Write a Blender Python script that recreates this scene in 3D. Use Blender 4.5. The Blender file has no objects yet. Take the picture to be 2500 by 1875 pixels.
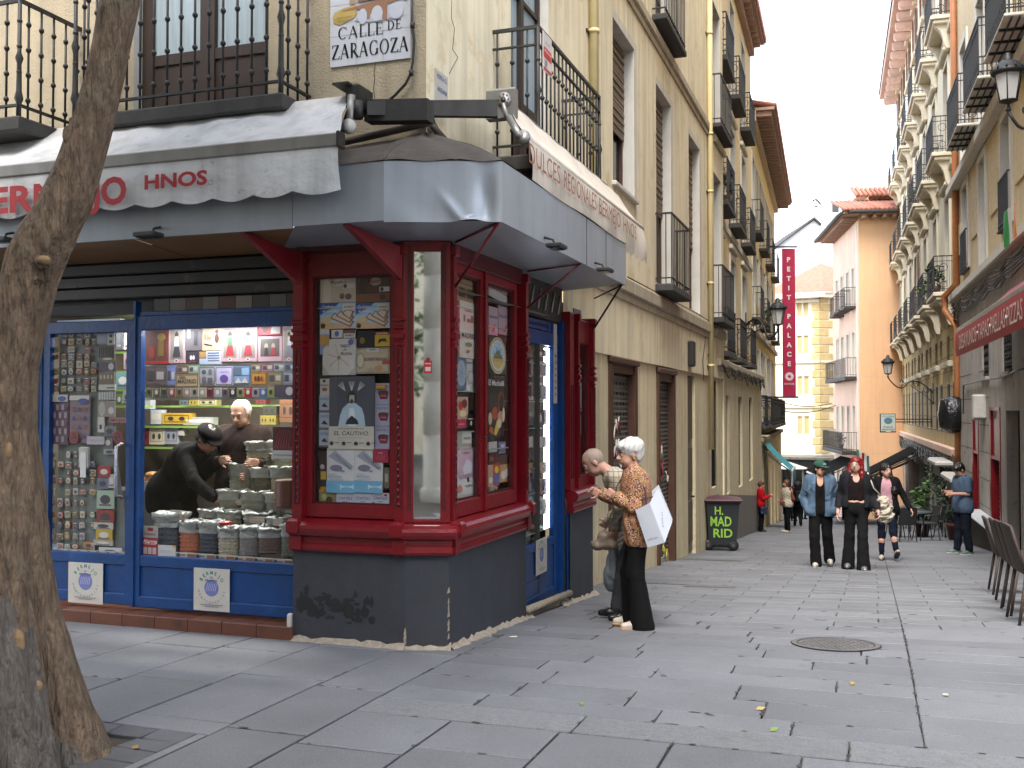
import bpy, math, random
import numpy as np
from mathutils import Vector, Matrix
# ------------------------------------------------------------ camera, world, sun, exposure
SC = bpy.context.scene
C = SC.collection
CAMZ = 1.72
PITCH = math.radians(1.432)
cam = bpy.data.cameras.new('camera'); camo = bpy.data.objects.new('camera', cam); C.objects.link(camo)
camo.location = (0, 0, CAMZ); camo.rotation_euler = (math.pi/2 + PITCH, 0, 0)
cam.lens = 36.0; cam.sensor_width = 36.0; cam.clip_start = 0.05; cam.clip_end = 600
SC.camera = camo
SUN_EL = math.radians(58); SUN_AZ = Vector((-0.31, -0.95, 0)).normalized()   # where the light comes from
W = bpy.data.worlds.new("World"); SC.world = W; W.use_nodes = True
def world():
 nt = W.node_tree; N = nt.nodes; L = nt.links
 bg = N['Background']; out = N['World Output']
 sky = N.new('ShaderNodeTexSky'); sky.sky_type = 'NISHITA'; sky.sun_disc = False
 sky.sun_elevation = SUN_EL; sky.sun_rotation = math.atan2(SUN_AZ.x, SUN_AZ.y); sky.dust_density = 2.0
 tc = N.new('ShaderNodeTexCoord')
 mp = N.new('ShaderNodeMapping'); mp.inputs['Scale'].default_value = (1.0, 1.0, 2.2)
 mp.inputs['Location'].default_value = (0.35, 0.1, 0.62)
 L.new(tc.outputs['Generated'], mp.inputs['Vector'])
 no = N.new('ShaderNodeTexNoise'); no.inputs['Scale'].default_value = 1.7; no.inputs['Detail'].default_value = 6
 no.inputs['Roughness'].default_value = 0.55
 L.new(mp.outputs['Vector'], no.inputs['Vector'])
 rp = N.new('ShaderNodeValToRGB'); rp.color_ramp.elements[0].position = 0.47; rp.color_ramp.elements[1].position = 0.72
 L.new(no.outputs['Fac'], rp.inputs['Fac'])
 # low in the sky the thin cloud closes up
 sx = N.new('ShaderNodeSeparateXYZ'); L.new(tc.outputs['Generated'], sx.inputs[0])
 mr = N.new('ShaderNodeMapRange'); mr.inputs[1].default_value = 0.33; mr.inputs[2].default_value = 0.14
 mr.inputs[3].default_value = 0.0; mr.inputs[4].default_value = 1.0
 L.new(sx.outputs['Z'], mr.inputs[0])
 mx0 = N.new('ShaderNodeMath'); mx0.operation = 'MAXIMUM'
 L.new(rp.outputs['Color'], mx0.inputs[0]); L.new(mr.outputs[0], mx0.inputs[1])
 mm = N.new('ShaderNodeMapRange'); mm.inputs[3].default_value = 0.12; mm.inputs[4].default_value = 0.97
 L.new(mx0.outputs[0], mm.inputs[0])
 mix = N.new('ShaderNodeMix'); mix.data_type = 'RGBA'
 L.new(mm.outputs[0], mix.inputs['Factor']); L.new(sky.outputs['Color'], mix.inputs['A'])
 mix.inputs['B'].default_value = (11.5, 12.0, 12.7, 1)
 L.new(mix.outputs['Result'], bg.inputs['Color']); bg.inputs['Strength'].default_value = 0.095
world()
sl = bpy.data.lights.new('sun', 'SUN'); slo = bpy.data.objects.new('sun', sl); C.objects.link(slo)
sl.energy = 1.7; sl.angle = math.radians(34); sl.color = (1.0, 0.95, 0.88)
slo.rotation_euler = Vector((SUN_AZ.x*math.cos(SUN_EL), SUN_AZ.y*math.cos(SUN_EL), math.sin(SUN_EL))).to_track_quat('Z', 'Y').to_euler()
slo.location = (8, -8, 20)
SC.view_settings.view_transform = 'Standard'; SC.view_settings.look = 'None'
SC.view_settings.exposure = 2.3; SC.view_settings.gamma = 1.0
SC.render.engine = 'CYCLES'
cy = SC.cycles; cy.max_bounces = 8; cy.diffuse_bounces = 6; cy.glossy_bounces = 3; cy.transmission_bounces = 4
cy.transparent_max_bounces = 16; cy.caustics_reflective = False; cy.caustics_refractive = False
cy.use_denoising = True; cy.sample_clamp_indirect = 4.0
# ------------------------------------------------------------ helpers: pixels of the photograph to points
def ray(u, v):
 dx = (u-1250)/2500; dz = (937.5-v)/2500; c = math.cos(PITCH); s = math.sin(PITCH)
 return Vector((dx, c - dz*s, s + dz*c))
CAM = Vector((0, 0, CAMZ))
def at(u, v, Y):
 r = ray(u, v); return CAM + r*(Y/r.y)
def ground(x, y):
 xb = -.492 + .3485*(y-7.33); d = x-xb; k = .5
 dm = -k*math.log1p(math.exp(-d/k)) if -d/k < 50 else d
 yy = y-7.33 + dm*.3485
 sp = .6*math.log1p(math.exp(min(yy/.6, 60))) if yy/.6 < 50 else yy
 return -(.016*yy + .071*sp) + .02
def gpx(u, v):
 r = ray(u, v); t = 5.0
 for _ in range(60):
  p = CAM + r*t
  t += (p.z-ground(p.x, p.y))/max(.05, -r.z)*.8
 return CAM + r*t
class Frame:
 def __init__(s, o, d, n):
  s.o = Vector((o[0], o[1], 0)); s.d = Vector((d[0], d[1], 0)).normalized(); s.n = Vector((n[0], n[1], 0)).normalized()
 def P(s, a, n, z): return s.o + s.d*a + s.n*n + Vector((0, 0, z))
 def px(s, u, v, n=0.0):
  r = ray(u, v); o = s.o + s.n*n
  t = (o-CAM).dot(s.n)/r.dot(s.n); p = CAM + r*t
  return (p-s.o).dot(s.d), p.z
 def su(s, u, n=0.0): return s.px(u, 1000, n)[0]
 def zv(s, u, v, n=0.0): return s.px(u, v, n)[1]
 def Q(s, u, v, n=0.0):
  a, z = s.px(u, v, n); return s.P(a, n, z)
 def sub(s, n): return Frame(s.o + s.n*n, s.d, s.n)
K = (-.492, 7.332)
FA = Frame(K, (-.9445, .328), (-.328, -.9445))          # plaza front, s runs left
FB = Frame(K, (.329, .944), (.944, -.329))              # street front, s runs up the street
C1 = FA.P(.2975, 0, 0); C2 = FB.P(.1034, 0, 0)
FC = Frame(C1, C2-C1, (0, -1)); WC = (C2-C1).length     # chamfer
FD = Frame((6.61, 10), (.3013, .9535), (-.9535, .3013)) # right side of the street
F6 = Frame((4.40, 23.2), (.307, .952), (.952, -.307))
F7 = Frame((8.3, 35.3), (.2929, .956), (.956, -.2929))
# ------------------------------------------------------------ materials
def hx(h):
 h = h.lstrip('#'); r = [int(h[i:i+2], 16)/255 for i in (0, 2, 4)]
 return tuple(c/12.92 if c <= .04045 else ((c+.055)/1.055)**2.4 for c in r)
MC = {}
def new(name):
 m = bpy.data.materials.new(name); m.use_nodes = True
 return m, m.node_tree.nodes, m.node_tree.links, m.node_tree.nodes['Principled BSDF']
def pm(name, col, rough=.6, var=.12, scale=6, bump=.0, bscale=60, metal=0, streak=0, dirt=None, dsc=3, dth=.6, spec=.5, aniso=(1,1,1), isl=0, coat=0, detail=6, bdist=.01, speck=0):
 if name in MC: return MC[name]
 m, N, L, B = new(name)
 c = hx(col) if isinstance(col, str) else col
 tc = N.new('ShaderNodeTexCoord'); mp = N.new('ShaderNodeMapping'); mp.inputs['Scale'].default_value = aniso
 L.new(tc.outputs['Object'], mp.inputs['Vector'])
 no = N.new('ShaderNodeTexNoise'); no.inputs['Scale'].default_value = scale; no.inputs['Detail'].default_value = detail; no.inputs['Roughness'].default_value = .62
 L.new(mp.outputs[0], no.inputs['Vector'])
 mr = N.new('ShaderNodeMapRange'); mr.inputs[1].default_value = .3; mr.inputs[2].default_value = .7
 mr.inputs[3].default_value = 1-var; mr.inputs[4].default_value = 1+var; L.new(no.outputs['Fac'], mr.inputs[0])
 val = mr.outputs[0]
 def mul(a, b):
  x = N.new('ShaderNodeMath'); x.operation = 'MULTIPLY'; L.new(a, x.inputs[0])
  if isinstance(b, float): x.inputs[1].default_value = b
  else: L.new(b, x.inputs[1])
  return x.outputs[0]
 if streak:
  m2 = N.new('ShaderNodeMapping'); m2.inputs['Scale'].default_value = (3.2, 3.2, .22); L.new(tc.outputs['Object'], m2.inputs['Vector'])
  n2 = N.new('ShaderNodeTexNoise'); n2.inputs['Scale'].default_value = 2.2; n2.inputs['Detail'].default_value = 7; L.new(m2.outputs[0], n2.inputs['Vector'])
  r2 = N.new('ShaderNodeMapRange'); r2.inputs[1].default_value = .45; r2.inputs[2].default_value = .75; r2.inputs[3].default_value = 1; r2.inputs[4].default_value = 1-streak
  L.new(n2.outputs['Fac'], r2.inputs[0]); val = mul(val, r2.outputs[0])
 if speck:
  n5 = N.new('ShaderNodeTexNoise'); n5.inputs['Scale'].default_value = 110; n5.inputs['Detail'].default_value = 3; n5.inputs['Roughness'].default_value = .8; L.new(tc.outputs['Object'], n5.inputs['Vector'])
  r5 = N.new('ShaderNodeMapRange'); r5.inputs[1].default_value = .35; r5.inputs[2].default_value = .65; r5.inputs[3].default_value = 1-speck; r5.inputs[4].default_value = 1+speck; L.new(n5.outputs['Fac'], r5.inputs[0]); val = mul(val, r5.outputs[0])
 if isl:
  g = N.new('ShaderNodeNewGeometry'); r3 = N.new('ShaderNodeMapRange'); r3.inputs[3].default_value = 1-isl; r3.inputs[4].default_value = 1+isl
  L.new(g.outputs['Random Per Island'], r3.inputs[0]); val = mul(val, r3.outputs[0])
 vm = N.new('ShaderNodeVectorMath'); vm.operation = 'SCALE'; vm.inputs[0].default_value = c; L.new(val, vm.inputs['Scale'])
 colout = vm.outputs[0]
 if dirt:
  n4 = N.new('ShaderNodeTexNoise'); n4.inputs['Scale'].default_value = dsc; n4.inputs['Detail'].default_value = 8; n4.inputs['Roughness'].default_value = .65
  L.new(tc.outputs['Object'], n4.inputs['Vector'])
  r4 = N.new('ShaderNodeMapRange'); r4.inputs[1].default_value = dth; r4.inputs[2].default_value = dth+.08; L.new(n4.outputs['Fac'], r4.inputs[0])
  mx = N.new('ShaderNodeMix'); mx.data_type = 'RGBA'; L.new(r4.outputs[0], mx.inputs['Factor']); L.new(colout, mx.inputs['A'])
  mx.inputs['B'].default_value = (*hx(dirt), 1); colout = mx.outputs['Result']
 L.new(colout, B.inputs['Base Color'])
 B.inputs['Roughness'].default_value = rough; B.inputs['Metallic'].default_value = metal
 B.inputs['Specular IOR Level'].default_value = spec; B.inputs['Coat Weight'].default_value = coat
 if bump:
  nb = N.new('ShaderNodeTexNoise'); nb.inputs['Scale'].default_value = bscale; nb.inputs['Detail'].default_value = 5; L.new(mp.outputs[0], nb.inputs['Vector'])
  bp = N.new('ShaderNodeBump'); bp.inputs['Strength'].default_value = bump; bp.inputs['Distance'].default_value = bdist
  L.new(nb.outputs['Fac'], bp.inputs['Height']); L.new(bp.outputs[0], B.inputs['Normal'])
 MC[name] = m; return m
def cm(col, rough=.5, **k):
 """plain painted or printed colour with a little unevenness"""
 n = 'print_'+col.strip('#')+('_%d' % int(rough*100))
 return pm(n, col, rough, var=k.get('var', .06), scale=9)
def emis(name, col, st):
 if name in MC: return MC[name]
 m, N, L, B = new(name); B.inputs['Base Color'].default_value = (*hx(col), 1)
 B.inputs['Emission Color'].default_value = (*hx(col), 1); B.inputs['Emission Strength'].default_value = st
 MC[name] = m; return m
def glassm(name='window_glass', tint=(1, 1, 1), f=1.0, rough=0.0):
 if name in MC: return MC[name]
 m, N, L, B = new(name); N.remove(B); out = N['Material Output']
 t = N.new('ShaderNodeBsdfTransparent'); t.inputs[0].default_value = (*tint, 1)
 g = N.new('ShaderNodeBsdfGlossy'); g.inputs['Roughness'].default_value = rough
 fr = N.new('ShaderNodeFresnel'); ge = N.new('ShaderNodeNewGeometry'); bf = N.new('ShaderNodeMapRange'); bf.inputs[3].default_value = 1.5; bf.inputs[4].default_value = 1/1.5; L.new(ge.outputs['Backfacing'], bf.inputs[0]); L.new(bf.outputs[0], fr.inputs[0])
 mu = N.new('ShaderNodeMath'); mu.operation = 'MULTIPLY'; mu.inputs[1].default_value = f; L.new(fr.outputs[0], mu.inputs[0])
 mx = N.new('ShaderNodeMixShader'); L.new(mu.outputs[0], mx.inputs[0]); L.new(t.outputs[0], mx.inputs[1]); L.new(g.outputs[0], mx.inputs[2])
 L.new(mx.outputs[0], out.inputs[0]); MC[name] = m; return m
# ------------------------------------------------------------ mesh building
class MB:
 def __init__(s): s.v = []; s.f = []; s.mi = []; s.ms = []; s.sm = []
 def mat(s, m):
  if m not in s.ms: s.ms.append(m)
  return s.ms.index(m)
 def add(s, vs, fs, m, smooth=False):
  b = len(s.v); s.v += [tuple(v) for v in vs]; k = s.mat(m)
  for f in fs: s.f.append([i+b for i in f]); s.mi.append(k); s.sm.append(smooth)
 def quad(s, a, b, c, d, m): s.add([a, b, c, d], [(0, 1, 2, 3)], m)
 def poly(s, pts, m): s.add(pts, [tuple(range(len(pts)))], m)
 def hexa(s, p, m):   # 8 points: 0-3 bottom loop, 4-7 top loop
  s.add(p, [(0, 3, 2, 1), (4, 5, 6, 7), (0, 1, 5, 4), (1, 2, 6, 5), (2, 3, 7, 6), (3, 0, 4, 7)], m)
 def box(s, F, a0, a1, n0, n1, z0, z1, m, bev=0.0):
  if bev <= 0:
   s.hexa([F.P(a0, n0, z0), F.P(a1, n0, z0), F.P(a1, n1, z0), F.P(a0, n1, z0), F.P(a0, n0, z1), F.P(a1, n0, z1), F.P(a1, n1, z1), F.P(a0, n1, z1)], m); return
  if a1 < a0: a0, a1 = a1, a0
  if n1 < n0: n0, n1 = n1, n0
  b = min(bev, (a1-a0)*.45, (n1-n0)*.45, (z1-z0)*.45)
  L = []
  for z, i in ((z0, b), (z0+b, 0), (z1-b, 0), (z1, b)):
   for x, y in ((a0+i, n0+i), (a1-i, n0+i), (a1-i, n1-i), (a0+i, n1-i)): L.append(F.P(x, y, z))
  fs = [(0, 3, 2, 1), (12, 13, 14, 15)]
  for k in range(3):
   for j in range(4): fs.append((k*4+j, k*4+(j+1) % 4, k*4+4+(j+1) % 4, k*4+4+j))
  s.add(L, fs, m)
 def tube(s, pts, r, m, n=6, cap=True, smooth=True):
  pts = [Vector(p) for p in pts]; R = r if isinstance(r, (list, tuple)) else [r]*len(pts)
  vs = []; up = None
  for i, p in enumerate(pts):
   t = (pts[min(i+1, len(pts)-1)]-pts[max(i-1, 0)])
   t = t.normalized() if t.length > 1e-9 else Vector((0, 0, 1))
   if up is None: up = t.orthogonal().normalized()
   up = (up - t*up.dot(t)); up = up.normalized() if up.length > 1e-6 else t.orthogonal().normalized()
   q = t.cross(up)
   for j in range(n):
    a = 2*math.pi*(j+.5)/n; vs.append(p + (up*math.cos(a)+q*math.sin(a))*R[i])
  fs = []
  for i in range(len(pts)-1):
   for j in range(n): fs.append((i*n+j, i*n+(j+1) % n, (i+1)*n+(j+1) % n, (i+1)*n+j))
  if cap: fs += [tuple(range(n))[::-1], tuple((len(pts)-1)*n+j for j in range(n))]
  s.add(vs, fs, m, smooth)
 def lathe(s, c, prof, m, n=12, axis=(0, 0, 1), smooth=True, sq=0):
  ax = Vector(axis).normalized(); a = ax.orthogonal().normalized(); b = ax.cross(a); c = Vector(c)
  if abs(ax.z) > .99: a = Vector((1, 0, 0)); b = Vector((0, 1, 0))
  vs = []
  for r, h in prof:
   for j in range(n):
    t = 2*math.pi*j/n; k = 1.0
    if sq: k = 1/((abs(math.cos(t))**sq+abs(math.sin(t))**sq)**(1/sq))
    vs.append(c + ax*h + (a*math.cos(t)+b*math.sin(t))*r*k)
  fs = []
  for i in range(len(prof)-1):
   for j in range(n): fs.append((i*n+j, i*n+(j+1) % n, (i+1)*n+(j+1) % n, (i+1)*n+j))
  fs += [tuple(range(n))[::-1], tuple((len(prof)-1)*n+j for j in range(n))]
  s.add(vs, fs, m, smooth)
 def sweep(s, prof, paths, m, smooth=False, closed=False):
  """prof: list of (n, z); paths: list of functions (n,z)->point (mitred stations)"""
  vs = []; k = len(prof)
  for P in paths:
   for n, z in prof: vs.append(P(n, z))
  fs = []
  for i in range(len(paths)-1):
   for j in range(k if closed else k-1):
    j2 = (j+1) % k; fs.append((i*k+j, i*k+j2, (i+1)*k+j2, (i+1)*k+j))
  if closed: fs += [tuple(range(k))[::-1], tuple((len(paths)-1)*k+j for j in range(k))]
  s.add(vs, fs, m, smooth)
 def grid(s, fn, nu, nv, m, smooth=True, thick=None):
  vs = [fn(i/nu, j/nv) for j in range(nv+1) for i in range(nu+1)]
  fs = [(j*(nu+1)+i, j*(nu+1)+i+1, (j+1)*(nu+1)+i+1, (j+1)*(nu+1)+i) for j in range(nv) for i in range(nu)]
  s.add(vs, fs, m, smooth)
def setmesh(name, V, F, mi, ms, sm, off):
 me = bpy.data.meshes.new(name)
 if len(V):
  me.from_pydata([(v[0]-off[0], v[1]-off[1], v[2]-off[2]) for v in V], [], F)
  for m in ms: me.materials.append(m)
  if len(ms) > 1: me.polygons.foreach_set('material_index', mi)
  me.polygons.foreach_set('use_smooth', sm)
  me.update()
 return me
def wloc(o):
 p = Vector(o.location)
 while o.parent: o = o.parent; p += Vector(o.location)
 return p
def obj(name, mb, parent=None, label=None, loc=None):
 """link a mesh builder (world coordinates) as one object"""
 if parent is None and loc is None:
  if mb.v:
   xs = np.array(mb.v); loc = ((xs[:, 0].min()+xs[:, 0].max())/2, (xs[:, 1].min()+xs[:, 1].max())/2, xs[:, 2].min())
  else: loc = (0, 0, 0)
 if parent is not None: off = wloc(parent)
 else: off = Vector(loc)
 o = bpy.data.objects.new(name, setmesh(name, mb.v, mb.f, mb.mi, mb.ms, mb.sm, off))
 C.objects.link(o)
 if parent is not None: o.parent = parent
 else: o.location = off
 if label: o['label'] = label
 return o
def tag(o, label, cat, group=None):
 o['label'] = label; o['category'] = cat
 if group: o['group'] = group
 return o
def thing(name, label, cat, loc, group=None):
 o = bpy.data.objects.new(name, None); C.objects.link(o); o.location = Vector(loc); o.empty_display_size = .1
 return tag(o, label, cat, group)
def struct(name, mb, kind='structure'):
 o = obj(name, mb, None, loc=(0, 0, 0)); o['kind'] = kind; return o
# ------------------------------------------------------------ lettering
LC = {}
def letters(txt, bold=0.0):
 k = (txt, bold)
 if k in LC: return LC[k]
 cu = bpy.data.curves.new('lettering', 'FONT'); cu.body = txt; cu.size = 1; cu.offset = bold; cu.resolution_u = 3
 o = bpy.data.objects.new('lettering', cu); C.objects.link(o)
 dg = bpy.context.evaluated_depsgraph_get(); dg.update(); me = o.evaluated_get(dg).to_mesh()
 V = [(v.co.x, v.co.y) for v in me.vertices]; F = [tuple(p.vertices) for p in me.polygons]
 o.evaluated_get(dg).to_mesh_clear(); bpy.data.objects.remove(o); bpy.data.curves.remove(cu)
 if V:
  x0 = min(v[0] for v in V); x1 = max(v[0] for v in V); y0 = min(v[1] for v in V); y1 = max(v[1] for v in V)
 else: x0 = y0 = 0; x1 = y1 = 1
 LC[k] = (V, F, x0, x1, y0, y1); return LC[k]
def text(mb, txt, m, org, right, up, h, w=None, align='c', bold=0.0, slant=0.0, mid=True):
 """org: centre (or left/right end) of the line; h: height of the letters; w: width to fit"""
 V, F, x0, x1, y0, y1 = letters(txt, bold)
 if not V: return
 cap = letters('H', bold); sy = h/(cap[5]-cap[4]); sx = sy if w is None else w/(x1-x0)
 right = Vector(right).normalized(); up = Vector(up).normalized(); org = Vector(org)
 ax = {'c': (x0+x1)/2, 'l': x0, 'r': x1}[align]; ay = (cap[4]+cap[5])/2 if mid else 0
 mb.add([org + right*((x-ax)*sx+slant*(y-ay)*sy) + up*((y-ay)*sy) for x, y in V], F, m)
# flat artwork on the face of a flat thing: coordinates 0..1 across and up the face
class Face:
 def __init__(s, o, right, up, nrm, w, h): s.o = Vector(o); s.r = Vector(right).normalized(); s.u = Vector(up).normalized(); s.n = Vector(nrm).normalized(); s.w = w; s.h = h
 def P(s, x, y, d=0.0): return s.o + s.r*(x*s.w) + s.u*(y*s.h) + s.n*d
def art(mb, fc, items, d0=.0008):
 d = d0
 for it in items:
  k = it[0]; d += .0005
  if k == 'r':
   _, x0, y0, x1, y1, c = it; mb.quad(fc.P(x0, y0, d), fc.P(x1, y0, d), fc.P(x1, y1, d), fc.P(x0, y1, d), cm(c))
  elif k == 'e':
   _, cx, cy_, rx, ry, c = it; n = 18
   mb.poly([fc.P(cx+rx*math.cos(2*math.pi*i/n), cy_+ry*math.sin(2*math.pi*i/n), d) for i in range(n)], cm(c))
  elif k == 'p':
   _, pts, c = it; mb.poly([fc.P(x, y, d) for x, y in pts], cm(c))
  elif k == 't':
   _, s_, x, y, h, w, c = it[:7]; sl_ = it[7] if len(it) > 7 else 0
   text(mb, s_, cm(c), fc.P(x, y, d), fc.r, fc.u, h*fc.h, None if w is None else w*fc.w, 'c', .01, sl_)
  elif k == 'l':
   _, pts, t, c = it
   for a, b in zip(pts[:-1], pts[1:]):
    A = fc.P(*a, d); B = fc.P(*b, d); q = (B-A).cross(fc.n).normalized()*t*fc.w/2
    mb.quad(A-q, B-q, B+q, A+q, cm(c))
# ------------------------------------------------------------ smooth solid figures: signed distances meshed with surface nets
class SDF:
 def __init__(s, k=.02): s.p = []; s.k = k; s.cuts = []; s.noise = None
 def cap(s, a, b, ra, rb=None, k=None): s.p.append(('c', np.array(a, float), np.array(b, float), ra, ra if rb is None else rb, k)); return s
 def ell(s, c, r, R=None, k=None): s.p.append(('e', np.array(c, float), np.array(r, float), np.eye(3) if R is None else np.array(R), k)); return s
 def box(s, c, r, R=None, rr=.01, k=None): s.p.append(('b', np.array(c, float), np.array(r, float), np.eye(3) if R is None else np.array(R), rr, k)); return s
 def cut(s, pt, n): s.cuts.append(('pl', np.array(pt, float), np.array(n, float)/np.linalg.norm(n))); return s   # removes the side n points to
 def cutell(s, c, r, R=None): s.cuts.append(('el', np.array(c, float), np.array(r, float), np.eye(3) if R is None else np.array(R))); return s
 def bounds(s):
  lo = []; hi = []
  for q in s.p:
   if q[0] == 'c':
    r = max(q[3], q[4]); lo.append(np.minimum(q[1], q[2])-r); hi.append(np.maximum(q[1], q[2])+r)
   else:
    r = max(q[2]);
    if q[0] == 'b': r = np.linalg.norm(q[2])
    lo.append(q[1]-r); hi.append(q[1]+r)
  return np.min(lo, 0), np.max(hi, 0)
 def mesh(s, h):
  lo, hi = s.bounds(); lo = lo-3*h; hi = hi+3*h
  n = np.maximum(4, np.ceil((hi-lo)/h).astype(int)+1)
  D = np.full(tuple(n), 1.0, np.float32)
  ax = [lo[i]+h*np.arange(n[i]) for i in range(3)]
  def region(a, b, pad):
   i0 = np.clip(np.floor((a-pad-lo)/h).astype(int), 0, n-1); i1 = np.clip(np.ceil((b+pad-lo)/h).astype(int)+1, 1, n)
   return i0, i1
  def coords(i0, i1):
   return (ax[0][i0[0]:i1[0], None, None], ax[1][None, i0[1]:i1[1], None], ax[2][None, None, i0[2]:i1[2]])
  for q in s.p:
   k = q[-1] if q[-1] is not None else s.k
   if q[0] == 'c':
    a, b, ra, rb = q[1:5]; r = max(ra, rb)
    i0, i1 = region(np.minimum(a, b)-r, np.maximum(a, b)+r, k+2*h); X, Y, Z = coords(i0, i1)
    ba = b-a; L2 = max(float(ba@ba), 1e-9)
    t = np.clip(((X-a[0])*ba[0]+(Y-a[1])*ba[1]+(Z-a[2])*ba[2])/L2, 0, 1)
    d = np.sqrt((X-a[0]-t*ba[0])**2+(Y-a[1]-t*ba[1])**2+(Z-a[2]-t*ba[2])**2)-(ra+(rb-ra)*t)
   elif q[0] == 'e':
    c, r, R = q[1:4]; m = max(r); i0, i1 = region(c-m, c+m, k+2*h); X, Y, Z = coords(i0, i1)
    x, y, z = X-c[0], Y-c[1], Z-c[2]
    l = [(x*R[0, j]+y*R[1, j]+z*R[2, j])/r[j] for j in range(3)]
    k0 = np.sqrt(l[0]**2+l[1]**2+l[2]**2)
    k1 = np.sqrt((l[0]/r[0])**2+(l[1]/r[1])**2+(l[2]/r[2])**2)+1e-9
    d = k0*(k0-1)/k1
   else:
    c, r, R, rr = q[1:5]; m = np.linalg.norm(r); i0, i1 = region(c-m, c+m, k+2*h); X, Y, Z = coords(i0, i1)
    x, y, z = X-c[0], Y-c[1], Z-c[2]
    l = [np.abs(x*R[0, j]+y*R[1, j]+z*R[2, j])-(r[j]-rr) for j in range(3)]
    d = np.sqrt(np.maximum(l[0], 0)**2+np.maximum(l[1], 0)**2+np.maximum(l[2], 0)**2)+np.minimum(np.maximum(l[0], np.maximum(l[1], l[2])), 0)-rr
   sl_ = tuple(slice(i0[i], i1[i]) for i in range(3)); o = D[sl_]
   hh = np.clip(.5+.5*(o-d)/k, 0, 1); D[sl_] = o+(d-o)*hh-k*hh*(1-hh)
  X, Y, Z = coords(np.zeros(3, int), n)
  if s.noise:
   amp, fr, seed, st = s.noise; rg = np.random.RandomState(seed); nz = 0
   for o_ in range(5):
    w = rg.randn(3)*fr*(1.3**o_)*np.array([1, 1, st]); ph = rg.rand()*6
    w2 = rg.randn(3)*fr*.6
    nz = nz+np.sin(X*w[0]+Y*w[1]+Z*w[2]+ph+1.5*np.sin(X*w2[0]+Y*w2[1]+Z*w2[2]))/(1.25**o_)
   D += (amp*.4*nz).astype(np.float32)
  for q in s.cuts:
   if q[0] == 'pl': D = np.maximum(D, (X-q[1][0])*q[2][0]+(Y-q[1][1])*q[2][1]+(Z-q[1][2])*q[2][2])
   else:
    c, r, R = q[1:]; x, y, z = X-c[0], Y-c[1], Z-c[2]
    k0 = np.sqrt(sum(((x*R[0, j]+y*R[1, j]+z*R[2, j])/r[j])**2 for j in range(3)))
    D = np.maximum(D, -(k0-1)*min(r))
  D[0], D[-1] = 1, 1; D[:, 0], D[:, -1] = 1, 1; D[:, :, 0], D[:, :, -1] = 1, 1
  return nets(D, lo, h)
def nets(D, lo, h):
 nx, ny, nz = D.shape; S = D < 0
 cn = (nx-1, ny-1, nz-1); acc = np.zeros(cn+(3,), np.float32); cnt = np.zeros(cn, np.int16)
 def sub(A, o): return A[o[0]:nx-1+o[0], o[1]:ny-1+o[1], o[2]:nz-1+o[2]]
 for axis in range(3):
  for a in (0, 1):
   for b in (0, 1):
    o1 = [0, 0, 0]; oth = [i for i in range(3) if i != axis]; o1[oth[0]] = a; o1[oth[1]] = b
    o2 = list(o1); o2[axis] = 1
    m = sub(S, o1) != sub(S, o2)
    idx = np.nonzero(m)
    v1 = sub(D, o1)[idx]; v2 = sub(D, o2)[idx]; t = v1/(v1-v2)
    p = np.tile(np.array(o1, np.float32), (len(t), 1)); p[:, axis] = t
    acc[idx] += p; cnt[idx] += 1
 act = np.nonzero(cnt); V = acc[act]/cnt[act][:, None]+np.stack(act, 1)
 V = V*h+lo
 ID = np.full(cn, -1, np.int64); ID[act] = np.arange(len(V))
 Fs = []
 for axis in range(3):
  o = [i for i in range(3) if i != axis]
  lo_ = [1, 1, 1]; lo_[axis] = 0
  sa = tuple(slice(lo_[i], [nx, ny, nz][i]-1) for i in range(3))
  sb = tuple(slice(lo_[i]+(1 if i == axis else 0), [nx, ny, nz][i]-1+(1 if i == axis else 0)) for i in range(3))
  A = S[sa]; Bq = S[sb]; m = A != Bq; idx = np.nonzero(m); g = [idx[i]+lo_[i] for i in range(3)]
  def c(da, db):
   q = [x.copy() for x in g]; q[o[0]] -= da; q[o[1]] -= db; return ID[tuple(q)]
  Q = np.stack([c(1, 1), c(0, 1), c(0, 0), c(1, 0)], 1)
  flip = A[idx] if axis != 1 else ~A[idx]
  Q[~flip] = Q[~flip][:, ::-1]
  Fs.append(Q)
 F = np.concatenate(Fs); F = F[(F >= 0).all(1)]
 return V, F
def fastmesh(name, V, F, mat, parent=None, loc=None, label=None):
 off = np.array(wloc(parent) if parent is not None else (loc if loc is not None else (0, 0, 0)))
 me = bpy.data.meshes.new(name); nV, nF = len(V), len(F)
 me.vertices.add(nV); me.vertices.foreach_set('co', (V-off).astype(np.float32).ravel())
 me.loops.add(nF*4); me.loops.foreach_set('vertex_index', F.ravel().astype(np.int32))
 me.polygons.add(nF); me.polygons.foreach_set('loop_start', np.arange(0, nF*4, 4, dtype=np.int32))
 me.polygons.foreach_set('use_smooth', np.ones(nF, bool)); me.materials.append(mat)
 me.update(calc_edges=True); me.validate()
 o = bpy.data.objects.new(name, me); C.objects.link(o)
 if parent is not None: o.parent = parent
 else: o.location = off
 if label: o['label'] = label
 return o
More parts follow.
